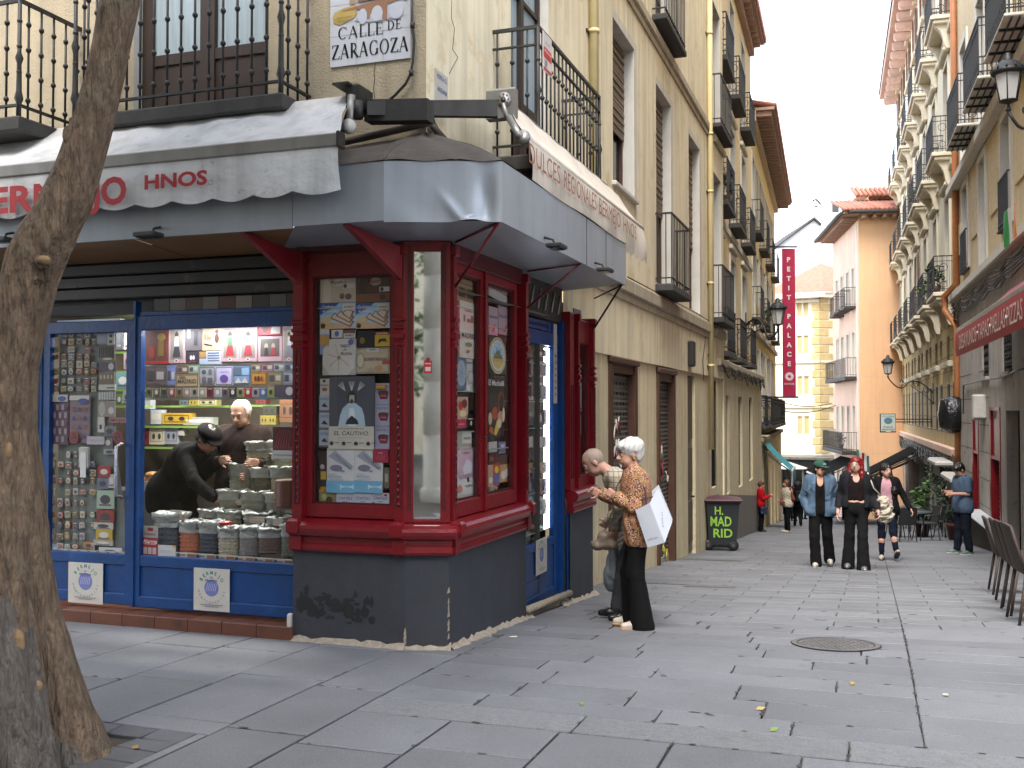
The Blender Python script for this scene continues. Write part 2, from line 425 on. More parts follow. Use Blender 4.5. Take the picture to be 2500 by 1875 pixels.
# ------------------------------------------------------------ palette of surfaces
M_JOINT = pm('joint_grit', '#3a3733', .95, var=.25, scale=20, bump=.3)
M_SLAB = pm('granite_slab', '#626468', .7, speck=.22, var=.14, scale=1.3, bump=.35, bscale=140, isl=.13, dirt='#505050', dsc=4, dth=.64, bdist=.004)
M_SLAB2 = pm('pale_granite', '#646669', .75, speck=.28, var=.14, scale=25, bump=.4, bscale=120, isl=.08, dirt='#5a5956', dsc=6, dth=.62, bdist=.004)
M_COB = pm('small_paver', '#484a4e', .7, var=.15, scale=6, bump=.4, bscale=90, isl=.2, bdist=.004)
M_SOIL = pm('soil', '#3b2f25', .98, var=.3, scale=30, bump=.9, bscale=50, dirt='#6a5a44', dsc=25, dth=.6)
M_CREAML = pm('lower_cream_plaster', '#d3c6a6', .88, var=.08, scale=3, bump=.6, bscale=60, streak=.3, dirt='#b8a888', dsc=2.5, dth=.6, bdist=.01)
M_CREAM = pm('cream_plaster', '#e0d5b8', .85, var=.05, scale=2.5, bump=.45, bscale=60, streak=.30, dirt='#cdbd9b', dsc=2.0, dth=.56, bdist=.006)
M_CREAMD = pm('shade_toned_cream_plaster', '#aa9d84', .88, var=.09, scale=3, bump=.7, bscale=60, streak=.28, dirt='#a08f72', dsc=2.5, dth=.63, bdist=.01)  # tree shade on the plaza front is put into this darker cream
M_WHITEP = pm('white_jamb_plaster', '#c9c5bb', .85, var=.06, scale=4, bump=.2, streak=.15)
M_STONEB = pm('belt_stone', '#aaa08c', .85, var=.12, scale=6, bump=.4, streak=.3)
M_TAN = pm('tan_plaster', '#dcc8a0', .85, var=.05, scale=2, bump=.15, streak=.14)
M_YEL = pm('yellow_plaster', '#dcc386', .85, var=.05, scale=2, bump=.15, streak=.1)
M_ORG = pm('orange_plaster', '#dfb48c', .85, var=.06, scale=.6, bump=.1, streak=.08)
M_PINK = pm('pink_plaster', '#d2b29f', .85, var=.1, scale=.8, bump=.1, streak=.25)
M_PALE = pm('pale_yellow_plaster', '#ddd6c0', .85, var=.05, scale=1, streak=.1)
M_QUOIN = pm('ochre_quoin_stone', '#bba878', .85, var=.12, scale=2)
M_FARW = pm('far_white_wall', '#c9cacb', .85, var=.04, scale=1)
M_CORB = pm('cream_stone_corbel', '#cfc6b0', .8, var=.06, scale=4, streak=.12)
M_OLIVE = pm('ochre_rusticated', '#b39e6e', .88, var=.1, scale=2, streak=.25)
M_GREY = pm('grey_ashlar', '#a8a29b', .85, var=.12, scale=2.5, bump=.4, streak=.35, dirt='#6b645c', dsc=3, dth=.6)
M_RUST = pm('tan_rustication', '#d0bd98', .9, var=.12, scale=9, bump=.8, bscale=40, streak=.15)
M_IRON = pm('black_iron', '#23211f', .55, var=.3, scale=20, bump=.3, bscale=80, dirt='#4a3a2b', dsc=14, dth=.62)
M_IRON2 = pm('black_iron_far', '#1d1e21', .55, var=.1)
M_SLATE = pm('balcony_slab_dark', '#3a3836', .8, var=.2, scale=8, streak=.3)
M_BROWN = pm('dark_brown_wood', '#2f2119', .55, var=.15, scale=10, aniso=(6, 6, .6))
M_BROWN2 = pm('brown_shop_frame', '#4a3023', .55, var=.2, scale=9, bump=.2)
M_CURT = pm('pale_curtain', '#93a2aa', .8, var=.18, scale=3, aniso=(9, 9, .3))
M_DARKG = pm('dark_glass', '#1b2026', .12, var=.2, scale=1, spec=.6)
M_BLIND = pm('brown_blind', '#6f6052', .6, var=.12, scale=12, aniso=(1, 1, 6))
M_PIPE = pm('cream_pipe', '#cdbd8d', .5, var=.06, scale=5, streak=.15)
M_PIPEO = pm('rust_pipe', '#9b6238', .6, var=.15, scale=5, streak=.2)
M_TILE = pm('terracotta_roof', '#9d6553', .8, var=.25, scale=5, isl=.2)
M_RAFT = pm('eave_wood', '#9c8072', .8, var=.15)
M_CABLE = pm('black_cable', '#1d1c1b', .6)
M_GREYP = pm('grey_metal_shutter', '#6b6863', .45, var=.2, scale=5, metal=.4, streak=.3)
M_GLASS = glassm()
# ------------------------------------------------------------ ground and paving
def paving():
 xs = np.concatenate([np.arange(-40, -12, 4), np.arange(-12, 26, .5), np.arange(26, 90, 6)])
 ys = np.concatenate([np.arange(-30, 0, 3), np.arange(0, 30, .5), np.arange(30, 70, 2), np.arange(70, 260, 15)])
 nx, ny = len(xs), len(ys)
 mb = MB(); vs = [(x, y, ground(x, min(y, 110))-.02) for y in ys for x in xs]
 mb.add(vs, [(j*nx+i, j*nx+i+1, (j+1)*nx+i+1, (j+1)*nx+i) for j in range(ny-1) for i in range(nx-1)], M_JOINT, True)
 struct('ground', mb)
 rnd = random.Random(5); sb = MB(); pit = PIT
 def G(t, w):
  p = FB.P(t, w, 0); return Vector((p.x, p.y, ground(p.x, p.y)))
 def rect(t0, t1, w0, w1, mat, gap=.004, tilt=.0022, clip=True):
  if clip:
   a0, a1, b0, b1 = pit
   if t1 > a0 and t0 < a1 and w1 > b0 and w0 < b1:
    if t0 < a0: rect(t0, a0, w0, w1, mat, gap, tilt, False)
    if t1 > a1: rect(a1, t1, w0, w1, mat, gap, tilt, False)
    m0, m1 = max(t0, a0), min(t1, a1)
    if w0 < b0: rect(m0, m1, w0, b0, mat, gap, tilt, False)
    if w1 > b1: rect(m0, m1, b1, w1, mat, gap, tilt, False)
    return
  if t1-t0 < .03 or w1-w0 < .03: return
  g = gap; pts = []
  for (t, w) in ((t0+g, w0+g), (t1-g, w0+g), (t1-g, w1-g), (t0+g, w1-g)):
   p = G(t, w); p.z += rnd.uniform(-tilt, tilt); pts.append(p)
  e = .006; cen = sum(pts, Vector())/4; top = []
  for p in pts:
   d = (cen-p); d.z = 0; d = d.normalized(); q = p+d*e*1.4; top.append(q)
  low = [p-Vector((0, 0, .004)) for p in pts]; bot = [p-Vector((0, 0, .03)) for p in pts]
  if clip and t0 < 3.5 and -5 < w0 < 6:
   for q in range(4):
    A, B = pts[q], pts[(q+1) % 4]
    for _ in range(3):
     if rnd.random() < .68: continue
     c = A.lerp(B, rnd.random()); e1 = (B-A).normalized()*rnd.uniform(.01, .045); e2 = (cen-c).normalized()*rnd.uniform(.004, .014); up_ = Vector((0, 0, .0025))
     sb.poly([c-e1+up_-e2, c-e1*.4+e2*rnd.uniform(.5, 1)+up_, c+e1*.3+e2*rnd.uniform(.6, 1.2)+up_, c+e1+up_-e2], M_JOINT)
  sb.add(top+low+bot, [(0, 3, 2, 1), (0, 1, 5, 4), (1, 2, 6, 5), (2, 3, 7, 6), (3, 0, 4, 7), (4, 5, 9, 8), (5, 6, 10, 9), (6, 7, 11, 10), (7, 4, 8, 11)][::1], mat)
 # plaza: long slabs running with the street direction
 w = -9.3; row = 0
 while w < 9.5:
  dw = .60+rnd.uniform(-.03, .03); dw = .15-w if w < .15-1e-6 and w+dw+.2 > .15 else dw; t = -8.2+rnd.uniform(0, .9)
  tend = 0.75 if w+dw < .151 else -1.62
  while t < tend-.01:
   dt = rnd.choice((.92, .98, 1.08, .85)); t1 = min(t+dt, tend)
   if tend-t1 < .25: t1 = tend
   rect(t, t1, w, w+dw, M_SLAB, gap=.005 if rnd.random() < .6 else .009); t = t1
  w += dw
 # pale granite band
 w = .15
 while w < 9.5:
  dw = rnd.uniform(1.2, 1.6); rect(-1.62, -1.30, w, w+dw, M_SLAB2); w += dw
 # street rows laid across
 t = -1.30; row = 0
 while t < 62:
  dt = rnd.choice((.27, .30, .36)) if t < 2.2 else .36
  if t > 12: dt = .6 if t < 30 else 1.2
  base = .15 if t < .7 else -.3 if t < 4.5 else -1.0
  for (a, b, ph) in ((base, WS, 0), (WS, 12.0, .3)):
   L = .72 if t < 12 else 1.2 if t < 30 else 2.4
   if t < 2.2:
    w = a
    while w < b-.01:
     dw = rnd.uniform(.55, 1.25); w1 = min(w+dw, b)
     if b-w1 < .2: w1 = b
     rect(t, t+dt, w, w1, M_SLAB, gap=rnd.choice((.0025, .004, .006))); w = w1
   else:
    w = a; first = (row % 2)*L/2 + ph
    w1 = a+(first if first > .1 else L)
    while w < b-.01:
     rect(t, t+dt, w, min(w1, b), M_SLAB, gap=.003); w = w1; w1 = w+L
  t += dt; row += 1
 # ring of small pavers round the tree pit
 a0, a1, b0, b1 = PIT0
 for (x0, x1, y0, y1) in ((PIT[0], a0, PIT[2], PIT[3]), (a1, PIT[1], PIT[2], PIT[3]), (a0, a1, PIT[2], b0), (a0, a1, b1, PIT[3])):
  nxx = max(1, round((x1-x0)/.16)); nyy = max(1, round((y1-y0)/.24))
  for i in range(nxx):
   for j in range(nyy):
    rect(x0+(x1-x0)*i/nxx, x0+(x1-x0)*(i+1)/nxx, y0+(y1-y0)*j/nyy, y0+(y1-y0)*(j+1)/nyy, M_COB, .006, .004, False)
 struct('pavement', sb)
 so = MB()
 def sf(i, j):
  p = G(a0+(a1-a0)*i, b0+(b1-b0)*j)
  return p + Vector((0, 0, -.03+.02*math.sin(i*17+j*9)*math.cos(j*23)+rnd.uniform(-.006, .006)))
 so.grid(sf, 26, 26, M_SOIL); struct('soil_bed', so)
_p = gpx(2230, 1665); WS = (_p-FB.o).dot(FB.n)
_tb = gpx(85, 1835)
_tt, _tw = (_tb-FB.o).dot(FB.d), (_tb-FB.o).dot(FB.n)
PIT0 = (_tt-.45, _tt+.36, _tw-.6, _tw+.30); PIT = (PIT0[0]-.3, PIT0[1]+.16, PIT0[2]-.25, PIT0[3]+.26)
paving()
# ------------------------------------------------------------ buildings
def wallgrid(mb, F, n, s0, s1, z0, z1, ops, mat, depth=.22, rmat=None, cut=()):
 allo = list(ops)+list(cut)
 S = sorted({s0, s1} | {min(max(x, s0), s1) for o in allo for x in o[:2]}); Z = sorted({z0, z1} | {min(max(x, z0), z1) for o in allo for x in o[2:4]})
 for i in range(len(S)-1):
  for j in range(len(Z)-1):
   a, b, c, d = S[i], S[i+1], Z[j], Z[j+1]
   if b-a < 1e-6 or d-c < 1e-6: continue
   mx, mz = (a+b)/2, (c+d)/2
   if any(o[0] < mx < o[1] and o[2] < mz < o[3] for o in allo): continue
   mb.quad(F.P(a, n, c), F.P(b, n, c), F.P(b, n, d), F.P(a, n, d), mat)
 r = rmat or mat
 for o in ops:
  a, b, c, d = o[:4]; a = max(a, s0); b = min(b, s1); m = n-depth
  mb.quad(F.P(a, n, c), F.P(a, n, d), F.P(a, m, d), F.P(a, m, c), r); mb.quad(F.P(b, n, c), F.P(b, n, d), F.P(b, m, d), F.P(b, m, c), r)
  mb.quad(F.P(a, n, d), F.P(b, n, d), F.P(b, m, d), F.P(a, m, d), r); mb.quad(F.P(a, n, c), F.P(b, n, c), F.P(b, m, c), F.P(a, m, c), r)
def window(par, F, a0, a1, z0, z1, n, fm=None, style='french', glass=None, parts=True, fw=.06):
 """n: plane of the wooden frame"""
 fm = fm or M_BROWN; glass = glass or M_DARKG; fw = min(fw, (a1-a0)*.12); mb = MB(); mid = (a0+a1)/2
 for x0, x1 in ((a0, a0+fw), (a1-fw, a1)): mb.box(F, x0, x1, n-.03, n+.03, z0, z1, fm)
 for y0, y1 in ((z0, z0+fw), (z1-fw, z1)): mb.box(F, a0+fw, a1-fw, n-.03, n+.03, y0, y1, fm)
 if style in ('french', 'panel', 'blind'): mb.box(F, mid-fw*.7, mid+fw*.7, n-.03, n+.035, z0+fw, z1-fw, fm)
 if style == 'french':
  hz = z0+(z1-z0)*.24
  for x0, x1 in ((a0+fw, mid-fw*.7), (mid+fw*.7, a1-fw)):
   mb.box(F, x0, x1, n-.02, n+.015, z0+fw, hz, fm); mb.box(F, x0, x1, n-.025, n+.028, hz, hz+.09, fm)
   mb.box(F, x0, x1, n-.025, n+.022, z0+(z1-z0)*.62, z0+(z1-z0)*.62+.04, fm)
 o = obj('window', mb, par)
 pb = MB(); pb.quad(F.P(a0+fw, n-.012, z0+fw), F.P(a1-fw, n-.012, z0+fw), F.P(a1-fw, n-.012, z1-fw), F.P(a0+fw, n-.012, z1-fw), glass)
 obj('pane', pb, o)
 if style == 'blind':
  bb = MB(); z = z1-fw
  while z > z0+(z1-z0)*.4: bb.box(F, a0+.02, a1-.02, n+.036, n+.055+.008*math.sin(z*50), z-.05, z-.006, M_BLIND); z -= .055
  obj('blind', bb, o)
 return o
def shutters(par, F, a0, a1, z0, z1, n, m):
 for (x0, x1) in ((a0-.32, a0-.02), (a1+.02, a1+.32)):
  mb = MB(); mb.box(F, x0, x1, n, n+.03, z0, z1, m); z = z0+.1
  while z < z1-.1: mb.box(F, x0+.04, x1-.04, n+.03, n+.045, z, z+.05, m); z += .09
  obj('shutter', mb, par)
def balcony(par, F, a0, a1, zs, n0, n1, h=1.02, th=.1, slab=None, step=.13, detail=0, corb=False, ornate=False, iron=None, grid=False, par_off=None):
 slab = slab or M_SLATE; iron = iron or M_IRON2; mb = MB()
 mb.box(F, a0, a1, n0, n1, zs-th, zs, slab, .015)
 if corb:
  mb.box(F, a0+.06, a1-.06, n0, n1-.08, zs-th-.12, zs-th, slab, .03);
  for c in (a0+.18, a1-.40):
   prof = [(n0, zs-.95), (n0+.10, zs-.95), (n0+.16, zs-.82), (n0+.2, zs-.6), ((n0+n1)/2, zs-.42), (n1-.16, zs-.3), (n1-.12, zs-th-.12), (n0, zs-th-.12)]
   A = [F.P(c, n, z) for n, z in prof]; B = [F.P(c+.22, n, z) for n, z in prof]; k = len(prof)
   mb.add(A+B, [tuple(range(k)), tuple(range(2*k-1, k-1, -1))]+[(i, (i+1) % k, k+(i+1) % k, k+i) for i in range(k)], slab)
 if grid:
  for i in range(1, 5): mb.box(F, a0+.02, a1-.02, n0+(n1-n0)*i/5-.012, n0+(n1-n0)*i/5+.012, zs-th-.03, zs-th, iron)
  for i in range(1, 4): mb.box(F, a0+(a1-a0)*i/4-.02, a0+(a1-a0)*i/4+.02, n0, n1, zs-th-.045, zs-th-.002, iron)
 o = obj('balcony', mb, par)
 rb = MB(); w = .012 if detail else .014; i0, i1, ni = a0+.03, a1-.03, n1-.03
 rw = .026
 def bar(a, n):
  if detail:
   rb.tube([F.P(a, n, zs), F.P(a, n, zs+h)], w*.8, iron, 6)
   for f in ((.2, .47, .74) if detail == 1 else (.16, .38, .6, .82)):
    rb.lathe(F.P(a, n, zs+h*f), [(.011, -.022), (.022, -.006), (.022, .006), (.011, .022)], iron, 8)
  else: rb.box(F, a-w/2, a+w/2, n-w/2, n+w/2, zs, zs+h, iron)
 k = max(2, int(round((i1-i0)/step)))
 for i in range(k+1): bar(i0+(i1-i0)*i/k, ni)
 k2 = max(1, int(round((ni-n0)/step)))
 for a in (i0, i1):
  for j in range(k2): bar(a, n0+(ni-n0)*(j+.3)/k2)
 for zz, hh in ((h, .03), (.09, .02)) + (((h*.86, .015),) if ornate or detail == 1 else ()):
  rb.box(F, i0-rw/2, i1+rw/2, ni-rw/2, ni+rw/2, zs+zz-hh/2, zs+zz+hh/2, iron)
  for a in (i0, i1): rb.box(F, a-rw/2, a+rw/2, n0, ni-rw/2, zs+zz-hh/2, zs+zz+hh/2, iron)
 if detail:
  for a in (i0, i1): rb.lathe(F.P(a, ni, zs), [(.02, 0), (.02, .1), (.035, .14), (.022, .2), (.018, h*.45), (.032, h*.5), (.016, h*.55), (.016, h)], iron, 10)
 if ornate:
  for i in range(int((i1-i0)/.22)):
   c = i0+.11+i*.22; pts = [F.P(c+.08*math.cos(t), ni, zs+.22+.08*math.sin(t)) for t in [j*math.pi/6 for j in range(13)]]
   rb.tube(pts, .008, iron, 4)
  for a in (i0, i1):
   for zc, rr in ((.22, .09), (.72, .11)):
    c = (n0+ni)/2; rb.tube([F.P(a, c+rr*math.cos(t), zs+zc+rr*math.sin(t)) for t in [j*math.pi/6 for j in range(13)]], .009, iron, 4)
 obj('railing', rb, o); return o
def eave(par, F, s0, s1, z, n0, over, raft=.55, m=None, m2=None):
 m = m or M_RAFT; mb = MB(); mb.box(F, s0, s1, n0, n0+over, z, z+.10, m); mb.box(F, s0, s1, n0, n0+.18, z-.35, z, m2 or m)
 s = s0+.1
 while s < s1-.15: mb.box(F, s, s+.14, n0+.18, n0+over-.1, z-.2, z-.002, m, .02); s += raft
 o = obj('eave', mb, par)
 rb = MB(); s = s0
 rb.quad(F.P(s0, n0+over, z+.13), F.P(s1, n0+over, z+.13), F.P(s1, n0-4, z+1.6), F.P(s0, n0-4, z+1.6), M_TILE)
 while s < s1-.02: rb.tube([F.P(s+.1, n0+over+.06, z+.14), F.P(s+.1, n0-1.2, z+.61)], .09, M_TILE, 8); s += .22
 obj('roof', rb, par); return o
def shell(mb, F, s0, s1, z0, z1, n, depth, mat):
 """side, back and top of a block behind a facade"""
 m = n-depth
 mb.quad(F.P(s0, n, z0), F.P(s0, n, z1), F.P(s0, m, z1), F.P(s0, m, z0), mat); mb.quad(F.P(s1, n, z0), F.P(s1, n, z1), F.P(s1, m, z1), F.P(s1, m, z0), mat)
 mb.quad(F.P(s0, n, z1), F.P(s1, n, z1), F.P(s1, m, z1), F.P(s0, m, z1), mat); mb.quad(F.P(s0, m, z0), F.P(s1, m, z0), F.P(s1, m, z1), F.P(s0, m, z1), mat)
# ---- cream corner building
NB = -.25
def corner_building():
 T = thing('apartment_building', 'cream plastered corner building with the red and blue shop on its ground floor', 'building', FB.P(.25, -.25, 0))
 mb = MB(); s = lambda u: FB.su(u, NB)
 E = s(1768)
 c0 = (s(1247), s(1247)+1.18, 3.98, 6.86); c1 = (s(1498), s(1498)+1.3, 4.70, 6.86); c2 = (s(1604), s(1604)+1.3, 3.72, 6.86)
 c3 = (s(1684), s(1684)+1.3, 3.60, 6.86); c4 = (s(1743)+.1, s(1743)+1.25, 3.72, 6.86)
 up = [(c[0], c[1], 7.95, 10.6) for c in (c0, c1, c2, c4)]
 ops = [c0, c1, c2, c3, c4]+up
 wallgrid(mb, FB, NB, .25, E, 2.42, 14, ops, M_CREAM, .26, M_WHITEP, cut=[(.25, 3.9, 2.42, 3.2)])
 # ground floor, set back a little
 g1 = (s(1493), s(1556), -2.5, 2.33); g2 = (s(1609), s(1649), -2.5, 2.30); g3 = (s(1684), s(1702), -2.5, 2.36); g4 = (s(1741), s(1757), FB.zv(1745, 1192, NB), FB.zv(1745, 930, NB))
 wallgrid(mb, FB, NB-.04, 3.95, E, -4, 2.42, [g1, g2, g3, g4], M_CREAML, .18, M_CREAML)
 mb.quad(FB.P(3.9, NB-.04, 2.42), FB.P(E, NB-.04, 2.42), FB.P(E, NB, 2.42), FB.P(3.9, NB, 2.42), M_CREAM)
 # plaza front
 a = FA.su
 w0, w1 = a(650, NB), a(318, NB)
 aops = [(w0, w1, 3.9, 6.9)]
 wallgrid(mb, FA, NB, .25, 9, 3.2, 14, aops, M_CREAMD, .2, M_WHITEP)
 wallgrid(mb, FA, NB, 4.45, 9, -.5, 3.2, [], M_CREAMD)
 mb.quad(FA.P(.25, NB, 14), FA.P(9, NB, 14), FA.P(9, NB-8, 14), FA.P(.25, NB-8, 14), M_CREAM)
 mb.quad(FA.P(9, NB, -1), FA.P(9, NB, 14), FA.P(9, NB-12, 14), FA.P(9, NB-12, -1), M_CREAM)
 mb.quad(FB.P(E, NB, -6), FB.P(E, NB, 14), FB.P(E, NB-6, 14), FB.P(E, NB-6, -6), M_CREAM)
 obj('wall', mb, T)
 bb = MB()
 for z0, z1, o0, sa in ((3.30, 3.50, .07, 4.15), (7.50, 7.66, .07, .25)):
  bb.box(FB, sa, s(1735), NB, NB+o0, z0, z1, M_STONEB, .02); bb.box(FB, sa, s(1735), NB, NB+.03, z0-.10, z0, M_STONEB)
  bb.box(FB, s(1744), E, NB, NB+o0, z0, z1, M_STONEB, .02)
 obj('belt_course', bb, T)
 # white painted window surrounds, 3 mm proud of the plaster
 sb = MB()
 for c in (c1, c2, c3):
  d = .004; z0, z1 = c[2], c[3]; sb = MB()
  for x0, x1, y0, y1 in ((c[1], c[1]+.16, z0-.5, z1+.12), (c[0]-.02, c[1], z1, z1+.12)):
   sb.quad(FB.P(x0, NB+d, y0), FB.P(x1, NB+d, y0), FB.P(x1, NB+d, y1), FB.P(x0, NB+d, y1), M_WHITEP)
  obj('surround', sb, T)
 for c in (c1, c2, c3): window(T, FB, c[0], c[1], c[2], c[3], NB-.2, M_BROWN2, 'blind')
 window(T, FB, c0[0], c0[1], c0[2], c0[3], NB-.12, M_BROWN, 'french', M_CURT); window(T, FB, c4[0], c4[1], c4[2], c4[3], NB-.2)
 for c in up: window(T, FB, c[0], c[1], c[2], c[3], NB-.2, M_BROWN)
 # plaza window: brown leaves with pale curtains behind glass
 window(T, FA, w0, w1, 3.9, 6.9, NB-.14, M_BROWN, 'french', M_CURT, fw=.1)
 # balconies
 balcony(T, FB, s(1200), FB.su(1473, .2), 3.95, NB, .2, 1.12, .14, step=.125, detail=1, iron=M_IRON)
 balcony(T, FB, c2[0]-.1, c2[1]+.35, 3.68, NB, .03, 1.1, .12, step=.14, iron=M_IRON)
 balcony(T, FB, c4[0]-.35, c4[1]+.5, 3.68, NB, .0, 1.1, .12, step=.14)
 balcony(T, FB, c2[0]-.3, c2[1]+.25, 7.85, NB, -.02, 1.05, .1, step=.14)
 balcony(T, FB, c4[0]-.25, c4[1]+.5, 7.85, NB, -.03, 1.05, .1, step=.14)
 # plaza balcony railing
 balcony(T, FA, a(688, .18), a(165, .18), 4.08, NB, .2, 1.14, .12, step=.128, detail=2, iron=M_IRON)
 balcony(T, FA, a(44, .42), 6.6, 4.05, NB, .45, .93, .12, step=.128, detail=2, iron=M_IRON)
 # downpipes
 for u, zb in ((1452, 3.6), (1737, .9)):
  pb = MB(); x = FB.su(u, NB+.07); pb.tube([FB.P(x, NB+.07, zb), FB.P(x, NB+.07, 13.9)], .055, M_PIPE, 12)
  for z in (4.3, 6.2, 7.4, 9.5, 2.6):
   if z > zb: pb.tube([FB.P(x, NB+.07, z), FB.P(x, NB+.07, z+.05)], .066, M_PIPE, 12); pb.box(FB, x-.12, x+.09, NB, NB+.02, z, z+.03, M_IRON)
  obj('downpipe', pb, T)
 # roller shutters and doors on the ground floor
 for g, gf in ((g1, 1), (g2, 2)):
  fb = MB(); f = .12
  for x0, x1 in ((g[0]-.02, g[0]+f), (g[1]-f, g[1]+.04)): fb.box(FB, x0, x1, NB-.16, NB+.0, g[2], g[3], M_BROWN2, .01)
  fb.box(FB, g[0]-.05, g[1]+.07, NB-.16, NB+.03, g[3], g[3]+.09, M_BROWN2, .02); fb.box(FB, g[0]+f, g[1]-f, NB-.16, NB-.03, g[3]-.12, g[3], M_BROWN2)
  fo = obj('shutter_frame', fb, T)
  rb = MB(); z = g[3]-.12; n = NB-.13; zb = g[2]+.9
  while z > zb:
   for (za, na) in ((z, n), (z-.035, n+.02), (z-.07, n)): pass
   rb.quad(FB.P(g[0]+f, n, z), FB.P(g[1]-f, n, z), FB.P(g[1]-f, n+.022, z-.035), FB.P(g[0]+f, n+.022, z-.035), M_GREYP)
   rb.quad(FB.P(g[0]+f, n+.022, z-.035), FB.P(g[1]-f, n+.022, z-.035), FB.P(g[1]-f, n, z-.07), FB.P(g[0]+f, n, z-.07), M_GREYP); z -= .07
  hb = M_CABLE
  for r in range(5):
   zz = g[3]-.25-r*.14; k = 7
   for i in range(k):
    x = g[0]+f+.07+(g[1]-g[0]-2*f-.14)*i/(k-1); rb.box(FB, x-.025, x+.025, n+.015, n+.026, zz-.02, zz+.02, hb)
  obj('roller_shutter', rb, fo)
  # painted scrawls in blue and yellow
  gb = MB(); rr = random.Random(gf*7)
  cols = ['#1d5f8e', '#2a7aa5', '#c9b93c', '#d8d2c4', '#7a2f35'] if gf == 2 else ['#d9d4cc', '#e2ded6', '#8a3a40']
  for i in range(46 if gf == 2 else 22):
   x = rr.uniform(g[0]+f, g[1]-f-.15); z = rr.uniform(-.9, 1.1) if gf == 2 else rr.uniform(.6, 1.6)
   col = rr.choice(cols[:3] if (gf == 2 and z < .1) else cols[3:] if gf == 2 else cols)
   pts = [FB.P(min(g[1]-f, x+t*.045), n+.028, z+.10*math.sin(t*1.3+i)) for t in range(5)]
   gb.tube(pts, .012, cm(col, .5), 4)
  obj('graffiti', gb, fo)
  cb = MB(); gz = ground(*FB.P(g[0], 0, 0)[:2]); cb.box(FB, g[0]+.0, g[1], NB-.17, NB-.1, -3, gz+.02, M_STONEB); obj('threshold', cb, fo)
 db = MB(); g = g3; gz = ground(*FB.P(g[1], 0, 0)[:2])+.1
 db.box(FB, g[0], g[1], NB-.16, NB-.10, gz, g[3], M_GREYP)
 for z0, z1 in ((gz+.15, gz+.95), (gz+1.1, gz+1.95), (gz+2.1, g[3]-.1)):
  db.box(FB, g[0]+.12, g[1]-.12, NB-.10, NB-.075, z0, z1, pm('door_wood', '#5a4d40', .6, var=.2, scale=8), .02)
 do = obj('door', db, T); hb = MB(); hb.tube([FB.P(g[1]-.1, NB-.1, gz+1.0), FB.P(g[1]-.1, NB-.04, gz+1.0)], .02, M_IRON, 8); obj('handle', hb, do)
 window(T, FB, g4[0], g4[1], g4[2], g4[3], NB-.14, M_IRON2, 'panel')
 # wall lamp box, hanging wires
 wb = MB()
 def wire(pts, r=.008): wb.tube([FB.Q(u, v, NB+.02) for u, v in pts], r, M_CABLE, 5)
 wire([(1532, 676), (1600, 712), (1700, 764), (1742, 790), (1775, 806)]); wire([(1742, 790), (1752, 815), (1768, 812), (1776, 800)])
 wire([(1728, 790), (1722, 830), (1716, 880), (1718, 930)]); wire([(1742, 810), (1735, 850), (1728, 870)])
 obj('wall_cable', wb, T)
 bx = MB(); sB, zB = FB.px(1682, 862, NB); bx.box(FB, sB-.15, sB+.15, NB, NB+.1, zB-.25, zB+.22, M_IRON, .02); obj('meter_box', bx, T)
 cbm = MB(); path = [(1103, 0), (1102, 45), (1110, 70), (1105, 120), (1118, 140), (1104, 165), (1097, 180)]
 cbm.tube([FB.Q(u, v, NB+.002) for u, v in path], .0028, M_IRON, 3); obj('crack', cbm, T); cbm = MB(); cbm.tube([FA.Q(u, v, NB+.002) for u, v in [(917, 155), (913, 175), (915, 190), (912, 215), (915, 240)]], .0028, M_IRON, 3)
 obj('crack', cbm, T)
 # thick cable down the plaza side of the corner
 tb = MB(); pts = [(1005, -40), (1006, 60), (1011, 100), (1008, 150), (1003, 180), (990, 205), (965, 232), (935, 258)]
 tb.tube([FA.Q(u, v, NB+.03) for u, v in pts], .011, M_CABLE, 8)
 for u, v in ((1007, 62), (1004, 178)): tb.lathe(FA.Q(u, v, NB+.03), [(.018, -.02), (.018, .02)], M_CABLE, 8)
 tb.tube([FB.Q(u, v, NB+.02) for u, v in [(1045, 250), (1060, 300), (1080, 335), (1120, 365), (1160, 385), (1205, 402)]], .012, M_CABLE, 6)
 tb.tube([FB.Q(u, v, NB+.05) for u, v in [(1052, 290), (1090, 345), (1105, 360), (1130, 362), (1215, 412)]], .009, M_CABLE, 6)
 obj('wall_cable', tb, T)
 ob = MB()   # small sills
 for c in (c1,): ob.box(FB, c[0]-.05, c[1]+.05, NB-.2, NB+.06, c[2]-.06, c[2], M_WHITEP, .01)
 obj('sill', ob, T)
corner_building()
